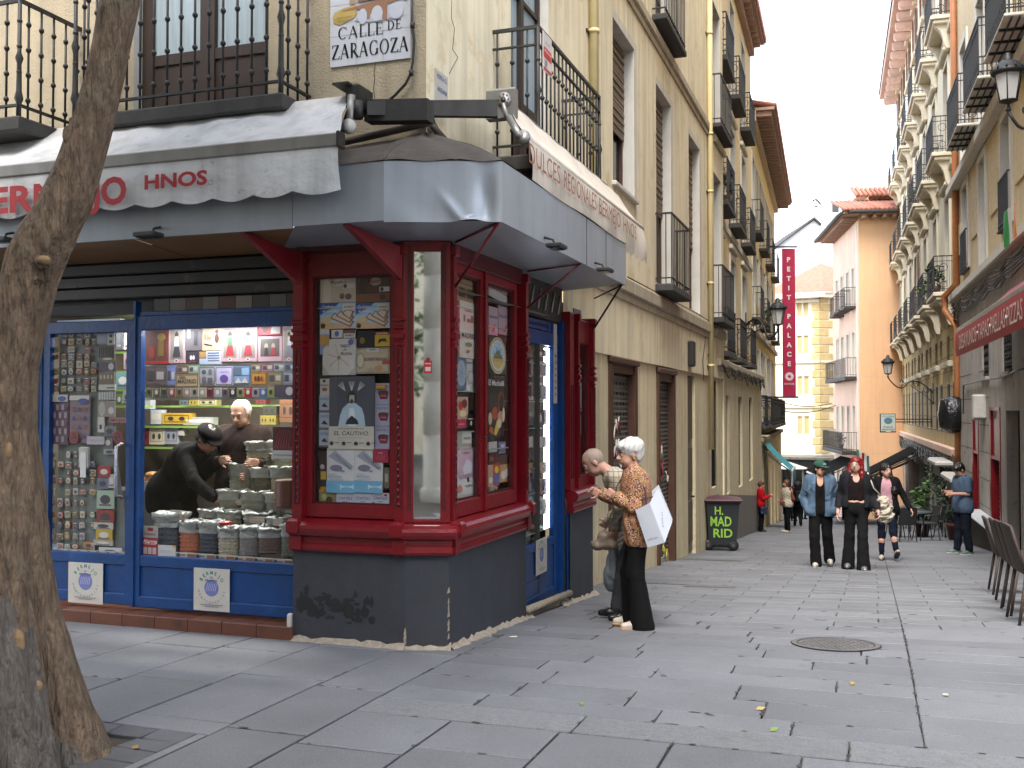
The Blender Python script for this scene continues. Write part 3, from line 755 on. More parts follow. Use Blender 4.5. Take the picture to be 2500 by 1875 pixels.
# ---- tan building with three columns of balconies
def tan_building():
 T = thing('apartment_building', 'tan plastered building with three columns of black balconies beside the drainpipe', 'building', F6.P(0, 0, -1.5))
 mb = MB(); far = [3.7, 7.0, 10.4]; ops = []
 for f in far:
  for z, zt in ((10.46, 13.2), (6.9, 9.6), (3.3, 5.9)): ops.append((f-1.65, f-.45, z, zt))
 wallgrid(mb, F6, 0, -.6, 12.5, 2.85, 14.1, ops, M_TAN, .18, M_WHITEP); shell(mb, F6, -.6, 12.5, -6, 14.1, 0, 8, M_TAN)
 zg = lambda u, v: F6.zv(u, v, .3)
 g = []
 for u0, u1, vt, vb in ((1773, 1781, 965, 1210), (1803, 1812, 968, 1192), (1829, 1837, 970, 1176)):
  g.append((F6.su(u0, .3), F6.su(u1, .3), zg(u0, vb), zg(u0, vt)))
 wallgrid(mb, F6, .3, -.75, 12.5, -6, 2.85, g, M_CREAML, .15)
 mb.quad(F6.P(-.75, .3, 2.85), F6.P(12.5, .3, 2.85), F6.P(12.5, 0, 2.85), F6.P(-.75, 0, 2.85), M_STONEB)
 mb.quad(F6.P(12.5, .3, 2.85), F6.P(12.5, .3, -6), F6.P(12.5, -.1, -6), F6.P(12.5, -.1, 2.85), M_CREAMD)
 obj('wall', mb, T)
 wb = MB(); wb.box(F6, -.75, 12.5, .3, .42, 2.68, 2.85, M_STONEB, .02); wb.box(F6, -.6, 12.5, 0, .06, 6.45, 6.62, M_WHITEP)
 for f in far:
  for z, zt in ((10.46, 13.2), (6.9, 9.6), (3.3, 5.9)):
   for x0, x1 in ((f-1.83, f-1.65), (f-.45, f-.27)): wb.box(F6, x0, x1, 0, .035, z, zt+.15, M_WHITEP)
   wb.box(F6, f-1.65, f-.45, 0, .035, zt, zt+.15, M_WHITEP)
   if zt < 9.7: wb.box(F6, f-1.9, f-.2, 0, .1, zt+.25, zt+.38, M_WHITEP, .02)
 obj('trim', wb, T)
 for o in ops: window(T, F6, o[0], o[1], o[2], o[3], -.13, M_WHITEP)
 for o in g: window(T, F6, o[0], o[1], o[2], o[3], .2, M_IRON2, 'plain')
 for f in far:
  for z in (10.4, 6.84, 3.15): balcony(T, F6, f-1.95, f, z, 0, .33, 1.05, .14, step=.11, ornate=True)
 db = MB()   # grey dado following the slope
 for i in range(12):
  a, b = -.7+i*1.1, -.7+(i+1)*1.1; pa, pb_ = F6.P(a, .3, 0), F6.P(b, .3, 0); za, zb = ground(pa.x, pa.y)+1.15, ground(pb_.x, pb_.y)+1.15
  db.quad(F6.P(a, .306, -6), F6.P(b, .306, -6), F6.P(b, .306, zb), F6.P(a, .306, za), pm('grey_dado', '#77736d', .85, var=.12, streak=.2))
 obj('dado', db, T)
 eave(T, F6, -.6, 12.0, 14.1, 0, .5, .5)
 cb = MB(); r = random.Random(3)
 for k in range(4): cb.tube([F6.P(-.7+i*.55, .44+r.uniform(0, .03), 2.72-.05*k-r.uniform(0, .12)*(i % 3)) for i in range(24)], .012, M_CABLE, 5)
 obj('wall_cable', cb, T)
tan_building()
def yellow_building():
 T = thing('apartment_building', 'yellow plastered building with a deep bracketed eave on the left side of the street', 'building', F7.P(0, 0, -2.6))
 mb = MB(); far = [1.75, 5.9, 10.3, 14.6]; ops = []
 rows = ((7.95, 10.6), (4.95, 7.3), (1.2, 3.9))
 for f in far:
  for z, zt in rows: ops.append((f-1.6, f-.45, z, zt))
  for z, zt in rows: ops.append((f+.6, f+1.5, z+.6, zt)) if f < 14 else None
 wallgrid(mb, F7, 0, -.1, 17, .75, 12.0, ops, M_YEL, .16, M_WHITEP); shell(mb, F7, -.1, 17, -7, 12.0, 0, 8, M_YEL)
 g = [(1.0, 1.7, -2.2, .3), (3.5, 4.6, -3.2, .2), (6.2, 7.4, -3.4, .1), (9, 10.5, -3.7, 0), (12, 13.4, -4, -.1)]
 wallgrid(mb, F7, .25, -.1, 17, -8, .75, g, M_TAN, .2); mb.quad(F7.P(-.1, .25, .75), F7.P(17, .25, .75), F7.P(17, 0, .75), F7.P(-.1, 0, .75), M_STONEB)
 obj('wall', mb, T)
 wb = MB()
 for o in ops:
  for x0, x1 in ((o[0]-.14, o[0]), (o[1], o[1]+.14)): wb.box(F7, x0, x1, 0, .03, o[2], o[3]+.12, M_WHITEP)
  wb.box(F7, o[0], o[1], 0, .03, o[3], o[3]+.12, M_WHITEP)
 wb.box(F7, -.1, 17, .25, .36, .6, .75, M_STONEB, .02); wb.box(F7, -.1, 17, 0, .12, 4.4, 4.6, M_WHITEP, .02); obj('trim', wb, T)
 for o in ops: window(T, F7, o[0], o[1], o[2], o[3], -.1, M_WHITEP, 'plain')
 for o in g: window(T, F7, o[0], o[1], o[2], o[3], .08, M_IRON2, 'plain')
 for f in far:
  for z, *_ in rows: balcony(T, F7, f-1.95, f, z-.05, 0, .33 if z > 2 else .45, 1.05, .12, step=.14, ornate=(z < 2))
 balcony(T, F7, 4.0, 16.5, 1.1, 0, .5, 1.05, .14, step=.16, ornate=True)
 eave(T, F7, -.3, 17, 12.0, 0, .8, .42, M_RAFT, pm('cream_soffit', '#b9a58c', .8))
yellow_building()
# ---- right side
def near_right_building():
 T = thing('apartment_building', 'tan rusticated building over a grey stone ground floor at the right edge', 'building', FD.P(12, 0, -1.5))
 mb = MB(); E = FD.su(2337)
 su = lambda u: FD.su(u)
 up = []
 for c in (6.9, 10.0+.2, 13.6, 16.9, 3.4): up.append((c-.05, c+1.25, 8.3, 11.3)); up.append((c, c+1.1, 5.35, 7.55) if c in (10.2, 3.4, 16.9) else (c+.1, c+1.1, 5.0, 7.5))
 wallgrid(mb, FD, 0, -4, E, 4.75, 20, up, M_RUST, .25, M_WHITEP)
 g = [(su(2378), su(2378)-1.15, -4, 1.62), (su(2422), su(2422)-1.5, -4, 1.7), (11.0, 9.4, -3, 1.7), (6, 4, -3, 1.7)]
 g = [(min(a, b), max(a, b), c, d) for a, b, c, d in g]
 m1 = [(su(2420)-.0, su(2420)+1.0, FD.zv(2420, 918), FD.zv(2420, 815)), (su(2478), su(2478)+1.2, FD.zv(2478, 905), FD.zv(2478, 800))]
 wallgrid(mb, FD, .04, -4, E, -4.5, 4.75, g+m1, M_GREY, .22)
 shell(mb, FD, -4, E, -4.5, 20, 0, 8, M_RUST)
 mb.quad(FD.P(-4, .04, 4.75), FD.P(E, .04, 4.75), FD.P(E, 0, 4.75), FD.P(-4, 0, 4.75), M_GREY); mb.quad(FD.P(E, .04, -4.5), FD.P(E, .04, 4.75), FD.P(E, 0, 4.75), FD.P(E, 0, -4.5), M_GREY)
 obj('wall', mb, T)
 tb = MB()
 tb.box(FD, -4, E, .0, .2, 4.75, 4.98, M_WHITEP, .03); tb.box(FD, -4, E, 0, .25, 7.75, 8.0, M_WHITEP, .03)
 r = random.Random(2)
 z = 5.0
 for z in (5.0, 5.92, 6.84):   # rustication blocks standing proud
  s = -4+(.5 if z == 5.92 else 0)
  while s < E-.6:
   a, b = s, min(s+1.1, E-.7)
   if not any(o[0]-.25 < b and a < o[1]+.25 and o[2] < z+.8 and z < o[3] for o in up): tb.box(FD, a+.02, b-.02, 0, .035, z+.02, z+.88, M_RUST, .012)
   s += 1.1
 for o in up:
  for x0, x1 in ((o[0]-.2, o[0]), (o[1], o[1]+.2)): tb.box(FD, x0, x1, 0, .05, o[2], o[3]+.2, M_WHITEP, .01)
  tb.box(FD, o[0], o[1], 0, .05, o[3], o[3]+.2, M_WHITEP, .01)
 obj('trim', tb, T)
 jb = MB()   # dark joints of the grey ashlar
 for z in np.arange(-3.6, 4.6, .62):
  for a, b in ((su(2378)+.1, E), (su(2422)+.1, su(2378)-1.3)): jb.quad(FD.P(a, .043, z), FD.P(b, .043, z), FD.P(b, .043, z+.015), FD.P(a, .043, z+.015), M_JOINT)
 obj('stone_joint', jb, T)
 for o in up: window(T, FD, o[0], o[1], o[2], o[3], -.18, M_WHITEP, 'french' if o[2] > 8 else 'plain')
 for i, (a, b) in enumerate(((13.5, 15.9), (10.0, 12.5), (6.7, 9.1), (3.2, 5.6))):
  balcony(T, FD, a, b, 8.2, 0, .62, 1.15, .06, slab=M_WHITEP, step=.09, ornate=True, grid=True, iron=M_IRON2)
 for a in (10.2, 3.4, 16.9): balcony(T, FD, a-.08, a+1.18, 5.35, 0, .12, 1.0, .05, step=.1)
 MR = pm('dark_red_door', '#6b1018', .35, var=.12, scale=4, dirt='#7c3a35', dsc=6, dth=.62); MM = pm('mesh_shutter', '#7d7f88', .45, metal=.5, var=.2)
 for o in g[:2]:
  fb = MB(); f = .17
  for x0, x1 in ((o[0], o[0]+f*.5), (o[1]-f, o[1])): fb.box(FD, x0, x1, -.15, .06, o[2], o[3], MR, .01)
  fb.box(FD, o[0]+f*.5, o[1]-f, -.15, .05, .65, .72, MR); fb.box(FD, o[0]+f*.5, o[1]-f, -.12, .02, .72, o[3], MR); fb.box(FD, o[0], o[1], -.15, .07, o[3], o[3]+.07, MR)
  do = obj('shop_door', fb, T)
  sb = MB(); a0, a1 = o[0]+f*.5, o[1]-f; sb.box(FD, a0, a1, -.2, -.13, o[2], .65, M_SLATE)
  z = -3.0; k = 0
  while z < .6:
   x = a0+(.06 if k % 2 else 0)
   while x < a1-.1: sb.box(FD, x+.01, x+.10, -.13, -.1, z, z+.03, MM); x += .12
   z += .055; k += 1
  obj('roller_shutter', sb, do)
 for o in m1:
  fb = MB(); fb.quad(FD.P(o[0], -.18, o[2]), FD.P(o[1], -.18, o[2]), FD.P(o[1], -.18, o[3]), FD.P(o[0], -.18, o[3]), M_DARKG)
  for i in range(5):
   for j in range(5):
    x = o[0]+(o[1]-o[0])*(i+.5)/5; z = o[2]+(o[3]-o[2])*(j+.5)/5; fb.tube([FD.P(x+.1*math.cos(t), .0, z+.12*math.sin(t)) for t in [q*math.pi/4 for q in range(9)]], .014, M_IRON, 4)
  fb.box(FD, o[0]-.08, o[1]+.08, 0, .12, o[2]-.08, o[2], M_GREY); obj('window_grille', fb, T)
 lb = MB(); a, b = su(2396), su(2462); pz = FD.P(b, 0, 0); zl = ground(pz.x, pz.y)
 lb.box(FD, b, a, .04, .45, FD.zv(2462, 1331, .45)-.06, FD.zv(2462, 1331, .45), pm('pale_ledge', '#b9bcc0', .5), .02); lb.box(FD, b, a, .04, .3, -4, FD.zv(2462, 1331, .45)-.06, M_JOINT); obj('window_ledge', lb, T)
 pb = MB(); x = FD.su(2338, .1)
 pb.tube([FD.P(x, .1, 19), FD.P(x, .1, 5.2), FD.P(x+.5, .35, 4.9), FD.P(x+.5, .35, 4.5), FD.P(x, .1, 4.0), FD.P(x, .1, .3), FD.P(x+1.0, .15, .1), FD.P(x+1.1, .15, -1.2)], .09, M_PIPEO, 10); obj('downpipe', pb, T)
 cb = MB(); r = random.Random(8)
 for k in range(6):
  z0 = 4.62-.07*k; cb.tube([FD.P(E-.3-i*.8, .12+r.uniform(0, .05), z0-r.uniform(0, .12)*(1 if i % 3 else 0)) for i in range(18)], .016, M_CABLE, 5)
 for k in range(3): cb.tube([FD.P(E-.45-.1*k, .09, 4.6-i*.5) if i % 2 else FD.P(E-.47-.1*k, .11, 4.6-i*.5) for i in range(12)], .02, M_CABLE, 5)
 cb.tube([FD.Q(u, v, .1) for u, v in [(2352, 1010), (2352, 940), (2390, 930), (2420, 925), (2450, 920), (2480, 905), (2500, 900)]], .02, M_GREYP, 5)
 obj('wall_cable', cb, T)
 bx = MB(); s0, z0 = FD.px(2336, 1012, .12)
 rr = random.Random(4)
 bx.lathe(FD.P(s0, .2, z0-.5), [(.12, 0), (.38, .15), (.42, .5), (.36, .9), (.1, 1.0)], pm('black_plastic_wrap', '#16171b', .15, var=.3, bump=1, bscale=9, bdist=.05), 12); obj('cable_bundle', bx, T)
 wb2 = MB(); s0, z0 = FD.px(2392, 990, .15); wb2.box(FD, s0-.16, s0+.16, .04, .3, z0-.3, z0+.25, pm('white_box', '#b5b3ac', .5), .03); wb2.box(FD, s0+.2, s0+.5, .04, .25, z0-.35, z0+.1, pm('white_box', '#b5b3ac'), .03); obj('meter_box', wb2, T)
near_right_building()
def beige_building():
 T = thing('apartment_building', 'pale beige building with rows of balconies on carved cream corbels', 'building', FD.P(30, 0, -3)); E0 = FD.su(2337); E1 = FD.su(2198)
 mb = MB(); ops = []; cs = [E0+.6+3.9*k for k in range(7)]
 cs = [c for c in cs if c+2.3 < E1+.3]
 for c in cs:
  for z, zt in ((5.25, 8.1), (9.36, 12.1), (13.4, 15.9)): ops.append((c+.55, c+1.75, z, zt))
  ops.append((c+.6, c+1.7, 16.6, 18.0))
 wallgrid(mb, FD, 0, E0, E1, 4.9, 18.6, ops, pm('pale_cream_plaster', '#d8cfb4', .85, var=.05, scale=2, streak=.1), .2, M_WHITEP); shell(mb, FD, E0, E1, -7, 18.6, 0, 9, M_TAN)
 g = []
 for c in cs:
  for d in (.1, 1.75): g.append((c+d, c+d+.8, 1.0, 4.0))
 wallgrid(mb, FD, -.05, E0, E1, .3, 4.9, g, M_OLIVE, .2)
 sh = [(E0+1.2, E0+4.2, -5, -.2), (E0+5, E0+9, -5, -.3), (E0+10, E0+14, -5.5, -.4), (E0+15, E0+24, -6.5, -.6)]
 wallgrid(mb, FD, -.05, E0, E1, -7, .3, sh, M_GREY, .3)
 obj('wall', mb, T)
 tb = MB(); tb.box(FD, E0+.3, E1, -.05, .14, .35, .6, M_PINK, .03); tb.box(FD, E0, E1, -.05, .05, 4.75, 4.95, M_SLATE)
 for o in g: tb.box(FD, o[1]+.05, o[1]+.85, -.05, .08, 3.0, 3.2, M_CORB, .03)
 for z in np.arange(1, 4.8, .47): tb.quad(FD.P(E0+.2, -.044, z), FD.P(E1, -.044, z), FD.P(E1, -.044, z+.02), FD.P(E0+.2, -.044, z+.02), M_SLATE)
 for z in (8.75, 12.8): tb.box(FD, E0, E1, 0, .1, z, z+.16, M_CORB, .02)
 for o in ops:
  for x0, x1 in ((o[0]-.16, o[0]), (o[1], o[1]+.16)): tb.box(FD, x0, x1, 0, .06, o[2], o[3]+.14, M_CORB, .01)
  tb.box(FD, o[0], o[1], 0, .06, o[3], o[3]+.14, M_CORB, .01); tb.box(FD, o[0]-.3, o[1]+.3, 0, .2, o[3]+.2, o[3]+.34, M_CORB, .04)
 obj('trim', tb, T)
 for i, o in enumerate(ops):
  w = window(T, FD, o[0], o[1], o[2], o[3], -.12, M_WHITEP, 'plain')
  if o[2] > 16 or i % 5 == 2: shutters(w, FD, o[0], o[1], o[2], o[3], .07, pm('brown_louvre', '#6d4632', .6, var=.1))
 for o in g: window(T, FD, o[0], o[1], o[2], o[2]+1.55, -.08, M_IRON2, 'panel', M_IRON2);
 for c in cs:
  for z in (5.15, 9.26, 13.3): balcony(T, FD, c, c+2.4, z, 0, .55, 1.05, .12, slab=M_CORB, step=.12, corb=True, ornate=True)
 for o in sh:
  sb = MB(); sb.quad(FD.P(o[0], -.3, o[2]), FD.P(o[1], -.3, o[2]), FD.P(o[1], -.3, o[3]), FD.P(o[0], -.3, o[3]), pm('dark_green_shopfront', '#2b332e', .4, var=.3))
  k = int((o[1]-o[0])/.5)
  for i in range(k): x = o[0]+(o[1]-o[0])*(i+.5)/k; sb.box(FD, x-.06, x+.06, -.3, -.18, o[2], o[3], pm('grey_green_post', '#4b524c', .5))
  obj('shopfront', sb, T)
 M_PK = pm('rosy_cornice', '#c9ada0', .8, var=.1, streak=.15); eb = MB(); eb.box(FD, E0, E1+.3, 0, .9, 18.55, 18.75, M_PK, .03)
 s = E0+.3
 while s < E1: eb.box(FD, s, s+.3, .0, .7, 18.1, 18.53, M_PK, .1); s += 1.25
 obj('eave', eb, T); rb = MB(); rb.quad(FD.P(E0, .95, 18.78), FD.P(E1+.3, .95, 18.78), FD.P(E1+.3, -4, 20.5), FD.P(E0, -4, 20.5), M_SLATE); obj('roof', rb, T)
 cb = MB(); r = random.Random(18)
 for k in range(6): cb.tube([FD.P(E0+.5+i*.6, .18+r.uniform(0, .06), .3-.06*k-r.uniform(0, .2)*(i % 2)) for i in range(40)], .02, M_CABLE, 4)
 obj('wall_cable', cb, T)
beige_building()
# ---- orange building closing the right side
O3 = at(2099, 1000, 54); F3 = Frame((O3.x, O3.y), (1, -.12), (-.12, -1)); F3S = Frame((O3.x, O3.y), (.15, .989), (-.989, .15))
def orange_building():
 T = thing('apartment_building', 'orange rendered corner building with a curved tiled eave', 'building', (O3.x, O3.y, -5))
 mb = MB(); zt = F3.zv(2099, 528); R = 1.0
 MO = M_ORG
 wallgrid(mb, F3, 0, 0, 8, -9, zt, [(2.2, 4.6, -6, -2.5)], MO, .3)
 cols = [1.2, 3.0, 4.8, 6.6]; ops = []
 for c in cols:
  for v0, v1 in ((7.4, 9.4), (3.6, 5.9), (-.4, 1.9), (-3.6, -1.8)): ops.append((c, c+.75, v0, v1))
 wallgrid(mb, F3S, 0, 0, 8.4, -9, zt, ops, M_PINK, .18, M_WHITEP)
 mb.quad(F3S.P(8.4, 0, -9), F3S.P(8.4, 0, zt), F3S.P(8.4, -6, zt), F3S.P(8.4, -6, -9), M_PINK)
 obj('wall', mb, T)
 tb = MB(); tb.box(F3S, .35, .6, 0, .03, -6, zt-.3, M_WHITEP)
 for o in ops:
  for x0, x1 in ((o[0]-.1, o[0]), (o[1], o[1]+.1)): tb.box(F3S, x0, x1, 0, .03, o[2], o[3]+.1, M_WHITEP)
 for z in np.arange(-6, zt, 1.35): tb.quad(F3.P(0, .003, z), F3.P(8, .003, z), F3.P(8, .003, z+.02), F3.P(0, .003, z+.02), M_PINK)
 tb.quad(F3.P(2.0, .004, -8), F3.P(2.03, .004, -8), F3.P(2.03, .004, zt), F3.P(2.0, .004, zt), M_PINK); obj('trim', tb, T)
 for o in ops: window(T, F3S, o[0], o[1], o[2], o[3], -.1, M_WHITEP, 'plain')
 for c0, c1_ in ((.9, 2.3), (2.7, 4.2)): balcony(T, F3S, c0, c1_, 7.3, 0, .6, 1.0, .15, step=.15)
 balcony(T, F3S, 4.5, 6.0, 7.2, 0, .6, 1.0, .15, step=.15); balcony(T, F3S, .8, 7.8, 3.5, 0, .6, 1.0, .2, step=.15); balcony(T, F3S, .8, 7.8, -.5, 0, .8, 1.0, .2, step=.12)
 eb = MB(); eb.box(F3, -.9, 8, -.5, .9, zt, zt+.12, M_RAFT); eb.box(F3S, -.3, 8.6, -.5, .9, zt+.003, zt+.123, M_RAFT)
 s = .1
 while s < 8: eb.box(F3S, s, s+.16, 0, .8, zt-.2, zt, M_RAFT); eb.box(F3, s, s+.16, 0, .8, zt-.2, zt, M_RAFT); s += .5
 eb.tube([F3.P(8, .98, zt+.08), F3.P(-.5, .98, zt+.08), F3.P(-.95, .6, zt+.08), F3S.P(.4, 1.0, zt+.08), F3S.P(8.6, 1.0, zt+.08)], .11, M_SLATE, 8)
 obj('eave', eb, T)
 rb = MB(); zr = zt+.15
 rb.add([F3.P(-1, 1, zr), F3.P(8, 1, zr), F3.P(8, -3, zr+1.2), F3.P(2.2, -3, zr+1.2), F3S.P(8.6, 1, zr), F3S.P(8.6, -2.5, zr+1.2)], [(0, 1, 2, 3), (0, 3, 5, 4)], M_TILE)
 for i in range(38): x = -.8+i*.23; rb.tube([F3.P(x, 1.05, zr+.03), F3.P(max(x, 2.2*(1 if x > 2 else x/2.2)), -2.9, zr+1.22)], .1, M_TILE, 6)
 obj('roof', rb, T)
 pb = MB(); z0 = zt+.6; z1 = F3.zv(2110, 415, -3); pb.box(F3, 1.2, 9, -8, -3, z0, F3.zv(2110, 480, -3), MO); pb.box(F3, 1.0, 9, -8, -4.5, z0+1.5, z1, M_PALE)
 obj('penthouse', pb, T)
 r2 = MB(); zz = F3.zv(2110, 482, -3)
 r2.add([F3.P(.3, -2.2, zz-.1), F3.P(9, -2.2, zz-.1), F3.P(9, -5, zz+.9), F3.P(1.5, -5, zz+.9)], [(0, 1, 2, 3)], M_TILE)
 for i in range(34): x = .4+i*.25; r2.tube([F3.P(x, -2.1, zz-.06), F3.P(x+.3, -4.9, zz+.92)], .11, M_TILE, 6)
 obj('penthouse_roof', r2, T)
orange_building()
# ---- pale yellow building with ochre quoins, and what stands behind
O4 = at(2003, 1000, 66); F4L = Frame((O4.x, O4.y), (-1, .55), (-.55, -1)); F4R = Frame((O4.x, O4.y), (1, .35), (.35, -1))
def pale_building():
 T = thing('apartment_building', 'pale yellow building with ochre stone quoins at the end of the street', 'building', (O4.x, O4.y, -6))
 zt = F4L.zv(2003, 715); mb = MB(); opl = []; opr = []
 for z in (.1, 2.7, 5.35, 7.75):
  for u in (1960, 1976): a = F4L.su(u); opl.append((a, a+.35, z, z+1.2))
  opr.append((1.6, 2.5, z-.3, z+1.6))
 wallgrid(mb, F4L, 0, 0, 3.4, -1.2, zt, opl, M_PALE, .1, M_QUOIN); wallgrid(mb, F4R, 0, 0, 8, -1.2, zt, opr, M_PALE, .1)
 mb.quad(F4L.P(3.4, 0, -9), F4L.P(3.4, 0, zt), F4L.P(3.4, -6, zt), F4L.P(3.4, -6, -9), M_PALE)
 g = [(.5, 2.6, -6, -2.1)]; wallgrid(mb, F4L, 0, 0, 3.4, -9, -1.2, g, M_GREY, .5); wallgrid(mb, F4R, 0, 0, 8, -9, -1.2, [(.8, 3.5, -6, -2.1)], M_GREY, .5)
 obj('wall', mb, T)
 qb = MB(); z = -1.1; k = 0
 while z < zt-.6:
  w = .95 if k % 2 else .65; qb.box(F4L, 0, .5 if k % 2 else .35, 0, .05, z+.02, z+.5, M_QUOIN, .02); qb.box(F4R, 0, w, 0, .05, z+.02, z+.5, M_QUOIN, .02); z += .54; k += 1
 qb.box(F4L, 0, 3.4, .05, .12, 1.85, 2.0, M_PALE); qb.box(F4R, 0, 8, .05, .12, 1.85, 2.0, M_PALE); qb.box(F4L, 0, 3.4, .05, .15, zt-.6, zt-.4, M_CORB)
 qb.box(F4L, 0, 3.4, .05, .12, 4.75, 4.9, M_PALE); qb.box(F4R, 0, 8, .05, .12, 4.75, 4.9, M_PALE)
 qb.box(F4L, -.4, 3.8, 0, .5, zt-.35, zt, M_PALE, .05); qb.box(F4R, -.4, 8, 0, .5, zt-.35, zt, M_PALE, .05); obj('quoin', qb, T)
 for o in opr: window(T, F4R, o[0], o[1], o[2], o[3], -.06, M_WHITEP, 'plain')
 for o in opl: window(T, F4L, o[0], o[1], o[2], o[3], -.08, M_PALE, 'plain', M_QUOIN)
 for z in (-.3, 2.3, 5.0): balcony(T, F4R, 1.2, 2.9, z, 0, .5, 1, .12, step=.15)
 rb = MB(); ap = F4R.P(3, -4, zt+2.6); a = F4L.P(3.8, .5, zt+.02); b = F4L.P(-.4, .5, zt+.02); c = F4R.P(8, .5, zt+.02); rb.add([a, b, ap, c], [(0, 1, 2), (1, 3, 2)], M_TILE); obj('roof', rb, T)
 cb = MB(); cb.box(F4L, -1.6, 4.5, .0, 2.2, -1.45, -1.25, M_GREYP, .03); cb.box(F4L, -.8, 3.2, .0, 1.4, -2.0, -1.47, pm('dark_fascia', '#2c2f33', .4), .03); obj('canopy', cb, T)
 for F_, o in ((F4L, g[0]), (F4R, (.8, 3.5, -6, -2.1))):
  sb = MB(); sb.quad(F_.P(o[0], -.4, o[2]), F_.P(o[1], -.4, o[2]), F_.P(o[1], -.4, o[3]), F_.P(o[0], -.4, o[3]), M_DARKG)
  for i in range(4): sb.box(F_, o[0]+(o[1]-o[0])*i/3-.06, o[0]+(o[1]-o[0])*i/3+.06, -.4, -.25, o[2], o[3], pm('shop_post_pale', '#a5a7a5', .5))
  obj('shopfront', sb, T)
pale_building()
def far_buildings():
 T = thing('building', 'white gabled building rising behind the hanging red banner', 'building', at(1940, 1300, 80))
 Y = 80; F = Frame((at(1880, 1000, Y).x, Y), (1, 0), (0, -1)); mb = MB()
 pts = [F.Q(1880, 1250), F.Q(1880, 625), F.Q(1899, 602), F.Q(1988, 537), F.Q(2003, 550), F.Q(2003, 1250)]
 back = [p+Vector((0, 8, 0)) for p in pts]; k = len(pts)
 mb.add(pts+back, [tuple(range(k)), tuple(range(2*k-1, k-1, -1))]+[(i, (i+1) % k, k+(i+1) % k, k+i) for i in range(k)], M_FARW); obj('wall', mb, T)
 rb = MB(); a, b, c = F.Q(1895, 606, .3), F.Q(1988, 534, .3), F.Q(2006, 550, .3); d = Vector((0, 9, 0)); e = Vector((0, 0, .15))
 rb.add([a, b, c, a+d, b+d, c+d, a+e, b+e, c+e, a+d+e, b+d+e, c+d+e], [(0, 1, 7, 6), (1, 2, 8, 7), (6, 7, 10, 9), (7, 8, 11, 10), (0, 1, 4, 3), (1, 2, 5, 4)], M_SLATE); obj('roof', rb, T)
 for u, v in ((1912, 800), (1912, 900), (1945, 800), (1945, 900), (1912, 1000), (1945, 1000)):
  s, z = F.px(u, v); window(T, F, s-.4, s+.4, z-1.1, z+1.1, .04, M_WHITEP, 'plain')
 sb = MB();
 for i in range(8): s, z = F.px(1900, 960+i*14); sb.box(F, s-.5, s+3.6, .0, .03, z, z+.06, M_GREY)
 obj('trim', sb, T)
 T2 = thing('building', 'distant white block with chimneys and a gull-like lamp mast behind the orange roof', 'building', at(2030, 1300, 92)); F = Frame((at(2000, 1000, 92).x, 92), (1, 0), (0, -1)); mb = MB()
 for u0, u1, vt, n in ((2003, 2075, 560, 0), (2024, 2048, 488, -2), (2052, 2078, 480, -3), (2030, 2060, 540, 1)):
  (s0, zt) = F.px(u0, vt); s1 = F.su(u1); mb.box(F, s0, s1, n-5, n, -12, zt, M_FARW, .05)
 obj('wall', mb, T2); mb = MB()
 for u, v in ((2040, 505), (2062, 500), (2045, 560)): s, z = F.px(u, v, 1.1); mb.box(F, s-.3, s+.3, 1.05, 1.12, z-.5, z+.3, M_SLATE)
 obj('window', mb, T2)
 mm = MB(); s, z = F.px(2009, 495, 3); mm.tube([F.P(s, 3, -12), F.P(s, 3, z)], .22, M_FARW, 8); mm.tube([F.P(s, 3, z-.3), F.P(s-.6, 3, z+.3), F.P(s-.9, 3, z+.15)], .1, M_SLATE, 6)
 o = obj('lamp_mast', mm, None); tag(o, 'tall pale mast with a small floodlight above the distant rooftops', 'mast')
 s, z = F.px(1993, 505, 3); bm_ = MB(); bm_.tube([F.P(s-.35, 3, z+.1), F.P(s, 3, z), F.P(s+.35, 3, z+.18)], [.03, .09, .03], M_IRON2, 5); bm_.tube([F.P(s-.1, 3, z-.15), F.P(s+.12, 3, z+.12)], [.02, .07], M_IRON2, 5)
 o = obj('bird', bm_); tag(o, 'dark bird flying in the white sky above the far rooftops', 'bird')
 T3 = thing('building', 'grey stone building across the far end of the street', 'building', at(1930, 1200, 84)); F = Frame((at(1800, 1000, 84).x, 84), (1, 0), (0, -1)); mb = MB()
 wallgrid(mb, F, 0, -4, 16, -12, -.4, [(3+2*i, 4.2+2*i, -6.5, -3) for i in range(5)], M_GREY, .3); obj('wall', mb, T3)
 for i in range(5): window(T3, F, 3+2*i, 4.2+2*i, -6.5, -3, -.2, M_WHITEP, 'plain')
far_buildings()
